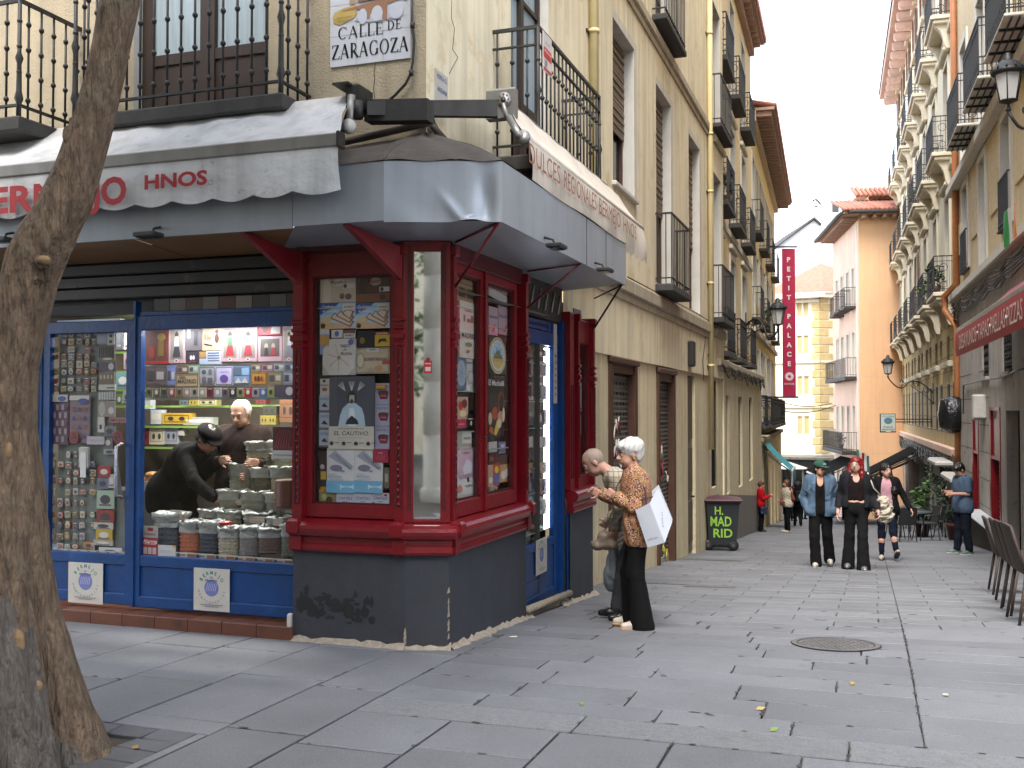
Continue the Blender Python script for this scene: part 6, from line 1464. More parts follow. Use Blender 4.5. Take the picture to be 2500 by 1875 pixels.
 # poster of a robed figure, a plain stand-in
 fig = [('r', 0, .31, 1, 1, '#43464f'), ('p', [(.5-.3, .31), (.5-.26, .46), (.5-.2, .56), (.42, .63), (.58, .63), (.72, .56), (.77, .46), (.8, .31)], '#9fb3bf'), ('p', [(.42, .31), (.45, .56), (.55, .56), (.6, .31)], '#c2ced4'), ('e', .5, .7, .065, .075, '#9a958e'), ('p', [(.42, .62), (.4, .74), (.46, .8), (.55, .8), (.61, .73), (.59, .62), (.56, .68), (.56, .74), (.45, .74), (.44, .68)], '#2c2622'), ('e', .5, .655, .035, .03, '#3a322c'),
   ('p', [(.4, .4), (.5, .46), (.62, .4), (.66, .34), (.36, .34)], '#2b2a2c')]
 for cx, ang in ((.5, 90), (.36, 125), (.64, 55)):
  for k in (-24, -8, 8, 24): t = math.radians(ang+k*.7); fig.append(('l', [(cx, .80), (cx+.2*math.cos(t), .80+.13*math.sin(t))], .014, '#a9adae'))
 fig += [('r', 0, 0, 1, .31, '#b3afa4'), ('t', 'ROSCOS DE VINO MALAGA', .5, .28, .018, .56, '#33302c'), ('t', 'EL CAUTIVO', .5, .215, .055, .74, '#4a4a48', .2), ('r', .2, .15, .8, .155, '#8a8880')]
 for k in range(4): fig += [('e', .07+.27*k, .075, .045, .028, '#2c3140'), ('r', .14+.27*k, .08, .24+.27*k, .09, '#55555a')]
 card('poster', 'poster', 'dark poster of a white robed figure with rays above a cream caption panel', FA, X(164), X(447), Y(762), Y(1215), n+.006, '#43464f', fig, dp=.003)
 for i, (y0, y1) in enumerate(((880, 986), (988, 1094), (1096, 1205))): b('pale blue sweet carton at the left edge beside the poster, %s of three' % ('top', 'middle', 'bottom')[i], 101, 165, y0, y1, '#9aa6b8', [('t', 'CHATELS', .5, .78, .13, .85, '#44506e', .2), ('p', [(.2, .35), (.5, .55), (.85, .3), (.5, .3)], '#3a1a24'), ('r', 0, 0, 1, .12, '#6a5a54')])
 b('small white nut packet above the pale cartons at the left edge', 105, 163, 778, 880, '#b5b2aa', [('t', 'Paelleria', .5, .62, .14, .85, '#33302c'), ('e', .5, .35, .3, .12, '#8a5a3a'), ('r', .3, .78, .6, .95, '#33302c')])
 for i, (y0, y1) in enumerate(((805, 938), (940, 1072), (1075, 1215))): b('lilac carton with a maroon bowl, right edge of red display, %s of three' % ('top', 'middle', 'bottom')[i], 448, 538, y0, y1, '#9a9cb4', [('t', 'CHATELS', .5, .84, .1, .8, '#5a5f80', .2), ('p', [(.22, .55), (.95, .55), (.85, .25), (.38, .25)], '#6c1230'), ('e', .6, .58, .35, .07, '#4c2a20'), ('t', 'nuty', .6, .42, .08, .4, '#c9a0b0')], nn=n-.01)
 b('long orange biscuit packet balanced on top of the lilac cartons', 455, 515, 815, 840, '#a8701e', [('r', .1, .4, .9, .6, '#c99a40')], nn=n+.01)
 b('small crimson leaflet overlapping the pale blue sweets sheets', 435, 532, 1215, 1300, '#8c1238', [('t', 'nuty', .5, .72, .12, .3, '#d6a8b4')]+[('r', .2, .2+.09*k, .8, .23+.09*k, '#b04a68') for k in range(4)], nn=n+.012)
 for i, (x0, x1, tl) in enumerate(((150, 322, .0), (322, 496, -.015))): b('pale blue pistachio sweets sheet below the poster, %s of the pair' % ('left', 'right')[i], x0, x1, 1212, 1488, '#b7b9bb', [('p', [(.05, .82), (.3, .95), (.95, .6), (.9, .52), (.3, .72)], '#8a8a9a')]+[('e', .35+.06*k, .84-.035*k, .04, .02, '#5a7a80') for k in range(9)]+[('e', .35, .56, .22, .07, '#6c6880'), ('e', .6, .49, .07, .025, '#8f8c9c'), ('t', 'TURRONES DE', .22, .415, .02, .3, '#7a8a9a'), ('t', 'PISTACHO', .32, .36, .04, .46, '#3f6e8a'), ('r', .1, .3, .6, .31, '#8a98a4'), ('r', 0, 0, 1, .27, '#5f9abb'), ('p', [(.5, .2), (.58, .16), (.92, .16), (.99, .2), (.99, .08), (.92, .12), (.58, .12), (.5, .07)], '#a9c2cf'), ('t', 'nuty', .75, .14, .03, .2, '#5a7a90')], nn=n+.006, tilt=tl)
 b('dark bottle with a gold label at the lower left of the red display', 103, 150, 1230, 1480, '#241a16', [('r', .2, .3, .9, .5, '#a08a30'), ('r', .2, .55, .8, .62, '#8c1a1e'), ('e', .4, .62, .3, .06, '#8f94a0'), ('r', .2, .05, 1, .12, '#a3791e')])
 b('orange and green painted fan packet at the bottom left corner of the red display', 103, 208, 1466, 1566, '#74704f', [('r', 0, .82, 1, 1, '#b07a1a'), ('t', 'SANG', .5, .9, .1, .5, '#3a1a14'), ('e', .6, .3, .2, .25, '#4a2a2c'), ('e', .3, .5, .15, .2, '#8a9a5a')])
 for i, (x0, x1, it) in enumerate(((210, 320, 0), (322, 430, 0), (432, 538, 1))): b('white sweets carton in the bottom row, %s of three' % ('left', 'middle', 'right')[i], x0, x1, 1490, 1570, '#aab0bf', [('t', 'CHATELS', .5, .6, .22, .8, '#5a4a5c', .2), ('r', .35, .3, .65, .36, '#7a7a8a')]+([('e', .8, .85, .1, .1, '#a03050'), ('e', .1, .2, .08, .1, '#a03050')] if it else []))
 b('grey carton corner at the right edge above the bottom row', 505, 538, 1330, 1460, '#6b6a64', [('r', .2, .3, .8, .7, '#a5a39b')], nn=n-.02)
boxes_left()
def boxes_right():
 n = -.085; G = 'packets in the street side windows'
 X = lambda x: 1080+x/2.5514; Y = lambda y: 620+y/2.5523
 def b(lab, x0, x1, y0, y1, col, items=(), nn=n, name='sweets_box', cat='box', **k): return card(name, cat, lab, FB, X(x0), X(x1), Y(y0), Y(y1), nn, col, items, group=G, **k)
 b('white packet with red script at the top left of the first street window', 40, 90, 130, 290, '#b2ada6', [('t', 'ISIMA', .5, .4, .12, .8, '#9c2a2c')]); b('tan box printed with arcades in the first street window', 90, 200, 155, 305, '#8c765a', [('r', .1, .2, .45, .6, '#4a3a2c'), ('r', .55, .2, .9, .6, '#4a3a2c'), ('r', .05, .75, .95, .8, '#5a4838')])
 b('crimson tea towel hanging at the left of the first street window', 50, 115, 300, 625, '#7c1638', [('t', 'ARO BAJO', .5, .7, .06, .9, '#c9b8bc'), ('e', .35, .4, .3, .16, '#b9929c'), ('r', .3, .1, .9, .11, '#b9929c'), ('r', .3, .14, .9, .15, '#b9929c')])
 b('white tea towel lettered with the city name in the first street window', 108, 214, 300, 650, '#b5ada0', [('t', 'MADRID', .5, .4, .09, .8, '#33302e'), ('r', .2, .64, .3, .76, '#6a5a4e'), ('r', .4, .64, .6, .70, '#6a5a4e'), ('p', [(.62, .64), (.62, .74), (.7, .78), (.78, .74), (.78, .64)], '#6a5a4e'), ('e', .5, .24, .2, .04, '#6e7a50'), ('e', .5, .84, .3, .02, '#8a7a6a'), ('e', .45, .12, .1, .03, '#8a5a3a')], nn=n+.01)
 b('round tin of folded sweets in the first street window', 85, 150, 640, 845, '#5a6470', [('e', .5, .5, .45, .4, '#8f9ba4')]+[('l', [(.5, .5), (.5+.4*math.cos(t*.7), .5+.36*math.sin(t*.7))], .012, '#5a6470') for t in range(9)])
 b('white tea towel with a line drawing of two figures, below the city towel', 140, 212, 655, 860, '#aaa69e', [('t', 'MANTEC', .5, .88, .07, .7, '#4a4a48'), ('e', .5, .45, .3, .2, '#76736c'), ('e', .5, .45, .26, .17, '#aaa69e'), ('r', .1, .05, .4, .2, '#c2c0ba')]); b('small green and white packet above the tins at the left edge', 55, 86, 635, 845, '#8a9a7c', [('r', 0, .7, 1, .9, '#b5b2a8'), ('r', 0, .1, 1, .3, '#7a3a3c')])
 b('blue and white tall carton on the third shelf of the first street window', 57, 92, 890, 1100, '#4a7fae', [('r', .2, .5, .8, .7, '#b5c2ce'), ('r', 0, .86, 1, 1, '#b8b4a8')]); b('red and yellow sweets bag on the third shelf of the first street window', 92, 160, 890, 1030, '#a88a72', [('e', .3, .6, .2, .2, '#a82c2a'), ('e', .65, .7, .25, .2, '#6a2a22'), ('e', .5, .25, .3, .15, '#c9b28a')])
 b('crimson flat tin in front of the sweets bag, third shelf', 88, 150, 1030, 1085, '#9c2440', [('r', .2, .4, .8, .5, '#c99aa4')], nn=n+.02); b('dark coffee packet at the right of the third shelf', 152, 205, 1000, 1078, '#26211e', [('r', .2, .6, .8, .7, '#a39a8a'), ('e', .5, .3, .12, .18, '#b5b2aa')])
 b('pale packet with script writing on the fourth shelf of the first window', 90, 182, 1108, 1222, '#8f8b7c', [('p', [(.35, .35), (.35, .98), (.98, .98), (.98, .35)], '#b3b0a8'), ('t', 'Abuelita', .68, .65, .16, .5, '#26242a', .3)]); b('black packet at the far left of the fourth shelf', 57, 88, 1120, 1215, '#1f1d1f')
 for i, x in enumerate((57, 105)): b('pink nougat carton in the first street window, %s of the pair' % ('left', 'right')[i], x, x+(46 if i == 0 else 95), 1210, 1400, '#a98f99', [('t', 'TORNO', .4, .85, .1, .55, '#5c4a58'), ('p', [(.2, .35), (.5, .65), (.85, .5), (.8, .2), (.3, .15)], '#b9b3b8')])
 b('white nut carton with biscuits printed in the bottom row of the first window', 60, 130, 1390, 1510, '#b2ada8', [('e', .3, .3, .25, .25, '#9c5a44'), ('e', .7, .35, .22, .22, '#a8705a')]); b('white carton lettered for paella at the bottom right of the first window', 130, 210, 1372, 1500, '#b8b5ae', [('t', 'Paellero', .45, .45, .12, .6, '#3a3a40'), ('r', .3, .65, .45, .85, '#26262a')])
 b('folded white wrapping at the very bottom of the first street window', 60, 200, 1500, 1545, '#a5a39c')
 b('white and red slanted packets at the top of the second street window', 290, 440, 175, 300, '#b3b0aa', [('t', 'LA PURISIMA', .5, .5, .17, .9, '#9c2a2c', .2), ('p', [(.2, .7), (.3, 1), (.4, .7)], '#4a5a8a')], tilt=-.1)
 for i, x in enumerate((290, 350)): b('pink marzipan carton on the upper shelf of the second street window, %s' % ('left', 'right')[i], x, x+(56 if i == 0 else 84), 330, 505, '#a08890', [('t', 'MazaPanes', .5, .65, .1, .85, '#5a3a60'), ('p', [(.3, .1), (.6, .4), (.8, .15)], '#b03a38'), ('e', .75, .2, .15, .12, '#c2909c')])
 pl = card('souvenir_plate', 'plate', 'souvenir plate painted with a city skyline in the second street window', FB, X(290), X(396), Y(518), Y(748), n+.01, '#a39a86', [('e', .5, .5, .5, .5, '#b0a78e'), ('e', .5, .5, .46, .46, '#8f8a5c'), ('e', .5, .5, .42, .42, '#c2bda8'), ('e', .5, .5, .37, .37, '#8fb0c4'), ('p', [(.2, .3), (.3, .2), (.5, .13), (.7, .2), (.8, .3), (.85, .42), (.15, .42)], '#b59a5c'), ('p', [(.25, .42), (.28, .6), (.33, .5), (.4, .62), (.45, .75), (.5, .6), (.6, .7), (.66, .5), (.74, .55), (.76, .42)], '#5c6a4c')], dp=.001, wm=cm('#2f2d2b'))
 b('black board with white lettering below the souvenir plate', 285, 385, 758, 1140, '#211d1b', [('t', 'El Macho', .42, .88, .09, .8, '#c9c6be'), ('r', .82, .84, .98, .92, '#a39f98'), ('e', .78, .55, .22, .2, '#6b3a20'), ('e', .8, .55, .15, .15, '#2c1a10'), ('e', .4, .38, .2, .11, '#96381e'), ('e', .1, .3, .12, .1, '#a39a80'), ('e', .75, .32, .2, .1, '#b08a6a'), ('p', [(.3, .05), (.5, .28), (.75, .2), (.45, .02)], '#b5a04a'), ('e', .65, .22, .14, .08, '#c2b09a'), ('p', [(.0, .1), (.1, .18), (.3, .14), (.25, .04)], '#a3542a'), ('e', .92, .36, .08, .12, '#c9b8a8')], nn=n+.004)
 b('small pale packets on the lower shelf of the second window, left', 290, 340, 1170, 1235, '#a39f98'); b('small violet packet on the lower shelf of the second window, right', 355, 395, 1170, 1245, '#6e6a86', [('r', .2, .5, .8, .8, '#b0adc2')])
 b('dark red packets in the middle of the lower second window', 290, 355, 1240, 1310, '#3c1a1c', [('r', .1, .3, .4, .7, '#8c3a34')]); b('brown packet at the right of the lower second window', 358, 415, 1250, 1310, '#5a4438')
 for i, (x0, x1, y0, y1, c, it) in enumerate(((285, 316, 1315, 1450, '#a08468', [('e', .5, .3, .4, .15, '#c2b5a0')]), (316, 358, 1300, 1445, '#9c3a2c', [('r', .1, .1, .9, .5, '#4a5a90'), ('e', .5, .7, .3, .15, '#c9a83a')]), (358, 416, 1310, 1420, '#b08a5c', [('e', .4, .4, .25, .25, '#c9c2b8'), ('e', .7, .5, .2, .25, '#c9c2b8')]))): b('colourful printed tin in the bottom row of the second window, %s of three' % ('left', 'middle', 'right')[i], x0, x1, y0, y1, c, it)
 # narrow window by the pilaster
 for i, (x0, x1, y0, y1, c) in enumerate(((820, 866, 345, 560, '#6f7478'), (820, 858, 645, 800, '#7c8c90'), (845, 868, 800, 980, '#9a9ba0'), (818, 845, 820, 990, '#5c7072'), (820, 864, 1005, 1130, '#74787e'), (820, 858, 1130, 1235, '#8c8080'), (818, 858, 1240, 1335, '#8f9294'))):
  b('grey-lit package %s in the narrow red window by the drain corner' % ('at the top', 'second down', 'at mid right', 'at mid left', 'fifth down', 'sixth down', 'at the bottom')[i], x0, x1, y0, y1, c, [('e', .5, .5, .35, .3, '#a5adb0'), ('r', .1, .05, .9, .12, '#45484c')], nn=-.1)
 # goods on the glass shelves of the street door
 rr = random.Random(12); rows = ((585, 640, 'top shelf'), (655, 765, 'second shelf'), (800, 910, 'third shelf'), (965, 1065, 'fourth shelf'), (1130, 1205, 'fifth shelf'), (1290, 1365, 'sixth shelf'), (1395, 1500, 'seventh shelf'), (1510, 1620, 'bottom shelf'))
 for ri, (y0, y1, nm) in enumerate(rows):
  cols = [['#8a6f68', '#6a4a3a', '#7a6a58'], ['#9a8086', '#8c737a', '#a08a90'], ['#94868a', '#7a6a3c', '#a3979a'], ['#4a6a5c', '#5a5578', '#8a8aa0', '#3a2c30'], ['#8a6a48', '#a39a8a', '#b0b0b2'], ['#96703c', '#a3824a', '#8a6434'], ['#6a4a36', '#54382a', '#7a5a44'], ['#b0b4b4', '#9ca3a3', '#c2c6c6']][ri]
  for ci in range(4):
   x0 = 532+ci*32; nm2 = ('leftmost', 'second from left', 'third from left', 'rightmost')[ci]
   it = [('r', .2, .1, .8, .85, '#2f2a2c')] if ri in (1, 2) else [('e', .5, .5, .35, .3, rr.choice(['#b5ada0', '#6a5a4c', '#8a8a90']))]
   card('packet', 'packet', '%s packet %s on the %s of the lit street door' % (('brown', 'pink', 'pinkish', 'dark', 'tan', 'golden', 'brown', 'white')[ri], nm2, nm), FB, X(x0), X(x0+28), Y(y0+rr.uniform(0, 20)), Y(y1), -.17, rr.choice(cols), it, dp=.03, group='goods on the lit shelves of the street door')
boxes_right()
def interior_goods():
 X = lambda x: 330+x/2.5128; Y = lambda y: 740+y/2.5136; n = -.42
 def b(lab, x0, x1, y0, y1, col, items=(), nn=n, name='boxed_souvenir', g='boxes on the shelves behind the blue window', **k): return card(name, 'box', lab, FA, X(x0), X(x1), Y(y0), Y(y1), nn, col, items, group=g, **k)
 doll = lambda c1, c2: [('r', .12, .1, .88, .92, '#6a665c'), ('p', [(.25, .15), (.75, .15), (.62, .5), (.38, .5)], c1), ('p', [(.36, .45), (.64, .45), (.6, .68), (.4, .68)], c2), ('e', .5, .75, .09, .06, '#9c7d6a'), ('p', [(.38, .78), (.5, .86), (.62, .78), (.6, .72), (.4, .72)], '#2a1f1c'), ('e', .5, .06, .13, .05, '#b8b2b0'), ('e', .5, .06, .07, .03, '#8c2a30')]
 b('dark red box lettered sangria, top left of the window shelves', 55, 203, 140, 372, '#5a2a24', [('r', 0, .9, 1, 1, '#8c1a1e'), ('t', 'SANGRIA', .5, .94, .06, .75, '#c9b070'), ('e', .3, .3, .13, .16, '#8c2a1c'), ('r', .55, .2, .8, .6, '#6e5420'), ('r', 0, 0, 1, .07, '#9c1a1e'), ('e', .7, .7, .18, .1, '#7a6a2c')])
 b('pink doll box with a figure in white, second from left on the top row', 203, 302, 140, 368, '#9a7c80', doll('#24232a', '#a8aab0')); b('grey photographic box on the top row beside the tan poster', 305, 410, 140, 290, '#514c50', [('r', .1, .5, .3, .9, '#8a8a8c'), ('r', .5, .2, .7, .8, '#2a282c')])
 b('tan card with a red skyline and a small bear, middle of the top row', 410, 524, 128, 290, '#a38c70', [('t', 'LENGUAS DE GATO', .5, .95, .05, .8, '#4a2c20'), ('r', .1, .4, .2, .6, '#9c5a40'), ('r', .25, .4, .5, .52, '#9c5a40'), ('p', [(.22, .4), (.3, .65), (.38, .4)], '#9c5a40'), ('e', .78, .45, .12, .18, '#3a1c18'), ('e', .78, .7, .1, .08, '#4a2420'), ('l', [(.1, .25), (.55, .18)], .06, '#3a201a')])
 b('pink doll box with a red costume, left of the matching pair', 527, 633, 140, 358, '#9c7f86', doll('#8c2028', '#3a5a40')); b('pink doll box with a red costume, right of the matching pair', 637, 745, 140, 358, '#9c7f86', doll('#7c2630', '#8a6a68'))
 b('red and white fan box at the top right of the window shelves', 752, 893, 118, 196, '#7c1620', [('p', [(.55, .1), (.95, .1), (.95, .6), (.6, .9)], '#a8a09c'), ('e', .3, .5, .12, .3, '#3a0c10')]); b('pink box holding two small dolls, below the red fan box', 752, 897, 204, 356, '#9c7f86', [('r', .1, .2, .9, .9, '#4a4640'), ('e', .35, .6, .08, .12, '#8c7a6c'), ('p', [(.25, .22), (.45, .22), (.4, .55), (.3, .55)], '#222'+'228'), ('e', .65, .6, .08, .12, '#8c7a6c'), ('p', [(.52, .22), (.8, .22), (.7, .55), (.6, .55)], '#7c2430')])
 b('grey-pink doll box at the right end of the top row', 902, 985, 140, 358, '#8c767c', doll('#5a5c64', '#8a8c92')); b('small black box with white dancers below the photographic box', 310, 388, 298, 372, '#262026', [('e', .4, .5, .1, .2, '#b0aab0'), ('e', .6, .5, .1, .2, '#b0aab0'), ('r', .2, .1, .8, .2, '#7c2a34')])
 b('tiny orange tin at the centre of the top row', 392, 432, 298, 334, '#8a6a3c'); b('tiny white tin with blue print at the centre of the top row', 392, 434, 340, 374, '#8a93a0'); b('white box printed all over with blue lettering below the tan card', 434, 524, 294, 372, '#959aa5', [('r', .1, .2+.2*k, .9, .28+.2*k, '#3c4660') for k in range(4)])
 row2 = ((57, 190, 385, 505, '#5c4f50', 'dark tin with arcades'), (192, 247, 385, 505, '#6a72a0', 'violet and cream upright box'), (250, 324, 385, 432, '#7a5a3c', 'small blue and orange tin'), (326, 388, 380, 432, '#8aa08c', 'small pale green tin'), (246, 388, 436, 516, '#a08a6a', 'tan box lettered with the city name'), (391, 488, 388, 504, '#8a8a8e', 'grey rounded tin with two drawings'), (491, 597, 388, 505, '#a59fb8', 'lilac rounded tin with violets'), (600, 704, 388, 502, '#6a7fa0', 'blue tin with four city views'), (708, 770, 375, 420, '#8a7a5a', 'small ochre tin'), (774, 846, 372, 420, '#9a6a78', 'small rose tin'), (708, 804, 424, 502, '#a8782c', 'orange tin with dancing figures'), (811, 903, 422, 500, '#7f7456', 'olive tin with a fan'), (849, 915, 370, 418, '#9599a0', 'small white and grey tin'), (916, 985, 366, 418, '#5a7288', 'small steel blue tin'), (906, 985, 420, 500, '#8a92a2', 'pale tin with blue lettering'))
 for x0, x1, y0, y1, c, d in row2:
  it = [('l', [(.04, .06), (.96, .06), (.96, .94), (.04, .94), (.04, .06)], .03, '#55504a')]
  if 'city name' in d: it += [('t', 'MADRID', .5, .45, .32, .8, '#332a22'), ('e', .3, .75, .15, .1, '#6a5442')]
  elif 'violets' in d: it += [('e', .5, .36, .24, .2, '#5a3a80'), ('t', 'VIOLETAS', .5, .72, .07, .5, '#5a4a78')]
  elif 'four' in d: it += [('r', .06, .52, .48, .92, '#4a5a6a'), ('r', .52, .52, .94, .92, '#7a98b4'), ('r', .06, .08, .94, .48, '#6b84a4'), ('p', [(.1, .1), (.3, .4), (.5, .15), (.7, .42), (.9, .1)], '#b5b2aa')]
  elif 'dancing' in d: it += [('e', .3, .5, .08, .2, '#5a1f1a'), ('e', .5, .5, .08, .22, '#2c2420'), ('e', .7, .5, .08, .2, '#8c2a22')]
  elif 'two drawings' in d: it += [('e', .3, .7, .15, .12, '#4a484c'), ('e', .7, .7, .12, .15, '#5a585c'), ('r', .2, .15, .45, .45, '#5f5c5e'), ('r', .55, .15, .85, .4, '#504e52')]
  else: it += [('r', .12, .25, .45, .75, '#3f3a3c'), ('r', .55, .3, .88, .7, '#a39f98')]
  b(d + ' on the second shelf row behind the blue window', x0, x1, y0, y1, c, it)
 rc = ['#5a5f44', '#5a4a3c', '#3f4a42', '#7a3a34', '#6a5a3c', '#8a7a70', '#8c8478', '#8f897c', '#6c1a2c', '#8d8f92', '#5c4a4c', '#191a1d', '#7a7a4a', '#8c1f28', '#8a8288', '#3f5a8c', '#7c8448']
 nm = ['mossy', 'brown', 'dark green', 'brick red', 'olive', 'tan', 'beige', 'sand', 'wine red', 'silver white', 'plum', 'black', 'khaki', 'bright red', 'pale', 'blue', 'lime']
 for i in range(17):
  x0 = 62+i*46.8; b('%s little packet in the lowest row of small packets above the shopkeepers' % nm[i], x0, x0+42, 518, 576, rc[i], [('e', .5, .5, .25, .25, '#c2bdb2' if i % 2 else '#2a2624'), ('r', .15, .82, .85, .9, '#a39f95')])
 b('large dark tin with a round white badge at the end of the small packets', 855, 985, 502, 578, '#3c3444', [('e', .7, .5, .18, .35, '#b0adb0')])
 # packs on the back shelves
 bk = [(58, 92, 580, 650, '#9aa3ac', 'stack of white medicine-like packs'), (95, 160, 655, 742, '#9ea6ad', 'bundle of white tubes'), (165, 345, 675, 742, '#a3852c', 'long yellow tray box with scrollwork'), (295, 480, 700, 748, '#8f9292', 'clear tray of white sweets'), (385, 498, 590, 628, '#8f8c66', 'pale olive carton'), (270, 325, 592, 628, '#4a5a5c', 'dark teal carton'), (330, 382, 590, 628, '#8a7a34', 'mustard jar carton'), (88, 180, 768, 868, '#a39d8a', 'cream and red upright carton'), (182, 264, 768, 865, '#7a7f8c', 'grey picture carton'), (56, 84, 768, 868, '#6a1f22', 'dark red carton'), (266, 300, 778, 812, '#b0aea6', 'small white tag card'), (784, 866, 632, 684, '#3c3f34', 'dark carton with a vintage car'), (768, 815, 690, 745, '#8a7f3c', 'yellow owl-eyed carton, left'), (816, 862, 690, 745, '#8a7f3c', 'yellow owl-eyed carton, right'), (740, 800, 588, 618, '#6a2a2c', 'flat maroon carton'), (886, 985, 590, 730, '#6a4a34', 'stack of brown wooden crates')]
 for x0, x1, y0, y1, c, d in bk:
  it = [('r', .1, .3, .9, .7, '#b5b2aa')] if 'white' in d else [('l', [(.1, .2), (.9, .2), (.9, .8), (.1, .8), (.1, .2)], .02, '#3a342c'), ('e', .3, .5, .1, .18, '#2c2a26'), ('e', .68, .5, .1, .18, '#2c2a26')]
  b(d+' on the back shelves of the shop', x0, x1, y0, y1, c, it, nn=-1.62, name='carton', g='cartons on the back shelves', dp=.08)
 b('red fringed fan display leaning at the right edge of the shop window', 845, 985, 760, 905, '#4c1018', [('l', [(.1+.12*k, .1), (.3+.1*k, .9)], .03, '#8c2a34') for k in range(6)], nn=-.5); b('long white price card under the red fan display', 838, 985, 905, 955, '#a8a8a8', [('r', .1, .4, .9, .5, '#6a6a6e')], nn=-.48)
 # notices on the glass
 card('alarm_notice', 'notice', 'red and grey alarm company notice at the lower left of the blue window', FA, X(52), X(146), Y(1368), Y(1555), NBL-.045, '#8f8d8b', [('r', 0, 0, 1, .62, '#8a1c22'), ('t', 'Alarma', .5, .5, .13, .9, '#d8cfcc'), ('r', .35, .84, .7, .95, '#7a1a20'), ('t', 'Direct', .5, .74, .09, .7, '#7a2a30', .3), ('r', .1, .4, .9, .42, '#c9a8a8')]+[('r', .08+.3*k, .08, .32+.3*k, .3, '#a89a98') for k in range(3)], dp=.002)
 card('paper_notice', 'notice', 'handwritten white paper notice beside the alarm notice', FA, X(148), X(255), Y(1486), Y(1562), NBL-.045, '#b5b6b4', [('l', [(.1+.1*k, .3+.1*(k % 2)), (.2+.1*k, .6)], .01, '#7a93b5') for k in range(7)]+[('r', .85, .85, 1, 1, '#c9902a')], dp=.002)
 for k in range(6): card('price_strip', 'strip', 'cardboard shop strip along the window bottom, %s from the left' % ('first', 'second', 'third', 'fourth', 'fifth', 'sixth')[k], FA, X(258+k*119), X(374+k*119), Y(1530+k*8), Y(1568+k*9), NBL-.045, '#aca89e', [('e', .12, .5, .1, .38, '#2c3140'), ('t', 'BERMEJO', .38, .55, .35, .3, '#44444a'), ('r', .6, .1, 1, .8, '#7a5038')], dp=.002, group='cardboard strips along the window bottom')
interior_goods()
def door_goods():
 mb = MB(); mb.quad(FA.P(dR+.08, NBL-.08, PS), FA.P(dL-.1, NBL-.08, PS), FA.P(dL-.1, NBL-.08, ZTOP-.1), FA.P(dR+.42, NBL-.08, ZTOP-.1), pm('grey_green_display_board', '#5d6664', .5, var=.2, scale=5)); obj('display_board', mb, ROOM)
 X = lambda x: 80+x/2.674; Y = lambda y: 760+y/2.676; n = NBL-.05; rr = random.Random(33)
 g = 'souvenir magnets and key rings behind the door glass'
 cols = ['#7a3a30', '#9a8a6a', '#5c6f86', '#8a8c90', '#b0a890', '#6a5a3c', '#94702c', '#3f4a58', '#9c3a2c', '#7c8a7a', '#a5a3a0', '#5a3f36']; cn = ['red', 'sand', 'blue', 'grey', 'cream', 'olive', 'ochre', 'navy', 'scarlet', 'green', 'silver', 'brown']
 rows = [(150, 0), (200, 0), (250, 0), (300, 0), (345, 0), (395, 0), (455, 0), (505, 0), (940, 1), (1000, 1), (1055, 1), (1110, 1), (1180, 1), (1250, 1), (1330, 1), (1400, 1), (1470, 1), (1535, 1)]
 on = ['top', 'second', 'third', 'fourth', 'fifth', 'sixth', 'seventh', 'eighth', 'ninth', 'tenth', 'eleventh', 'twelfth', 'thirteenth', 'fourteenth', 'fifteenth', 'sixteenth', 'seventeenth', 'bottom']; oc = ['first', 'second', 'third', 'fourth', 'fifth', 'sixth']
 for ri, (y, k) in enumerate(rows):
  xs = [145, 200, 245, 300, 350, 395] if k == 0 else [130, 185, 235, 285, 330, 395]
  for ci, x in enumerate(xs):
   if rr.random() < .12: continue
   c = rr.randrange(12); w = rr.uniform(26, 42); h = rr.uniform(30, 46)
   it = [('e', .5, .5, .46, .42, cols[rr.randrange(12)]), ('e', .5, .45, .28, .24, cols[rr.randrange(12)]), ('p', [(.3, .25), (.45, .7), (.55, .35), (.7, .6), (.75, .25)], cols[rr.randrange(12)]), ('r', .2, .86, .8, .97, '#b9b5a8')]
   card('souvenir_magnet', 'magnet', '%s souvenir in the %s row behind the door glass, %s from left' % (cn[c], on[ri], oc[ci]), FA, X(x-w/2), X(x+w/2), Y(y-h/2+rr.uniform(-6, 6)), Y(y+h/2+rr.uniform(-4, 4)), n+rr.uniform(-.006, .0), cols[c], it, dp=.008, group=g, tilt=rr.uniform(-.12, .12))
 def b(lab, x0, x1, y0, y1, col, it=(), nn=n, nme='packet', cat='packet', **k): return card(nme, cat, lab, FA, X(x0), X(x1), Y(y0), Y(y1), nn, col, it, **k)
 fans = [('r', .08+.18*i, .05+.16*j, .22+.18*i, .16+.16*j, '#8a7a8c' if (i+j) % 2 else '#4a3a4c') for i in range(5) for j in range(5)]
 b('tall card of violet folded fans, left of the two behind the door glass', 128, 235, 545, 870, '#5a4650', fans+[('r', 0, .86, 1, 1, '#a8a49a'), ('e', .65, .92, .25, .05, '#2f4a8c')]); b('tall card of violet folded fans, right of the two behind the door glass', 242, 372, 550, 860, '#6a5c66', [('p', [(.1+.28*(i % 3), .1+.19*(i//3)), (.2+.28*(i % 3), .2+.19*(i//3)), (.34+.28*(i % 3), .1+.19*(i//3))], '#7a4a3c' if i % 2 else '#46386a') for i in range(12)]+[('r', 0, .9, 1, 1, '#b0aca4'), ('e', .7, .88, .25, .06, '#2a3f7c')])
 b('grey speckled book at the top of the door glass', 414, 482, 122, 215, '#6f7686', [('r', .08, .08, .92, .92, '#868c9c')]); b('white card with black drawings beside the grey speckled book', 482, 528, 122, 218, '#a8a8a6', [('r', .3, .1, .7, .3, '#222'+'222'), ('r', .3, .5, .7, .7, '#222'+'222')])
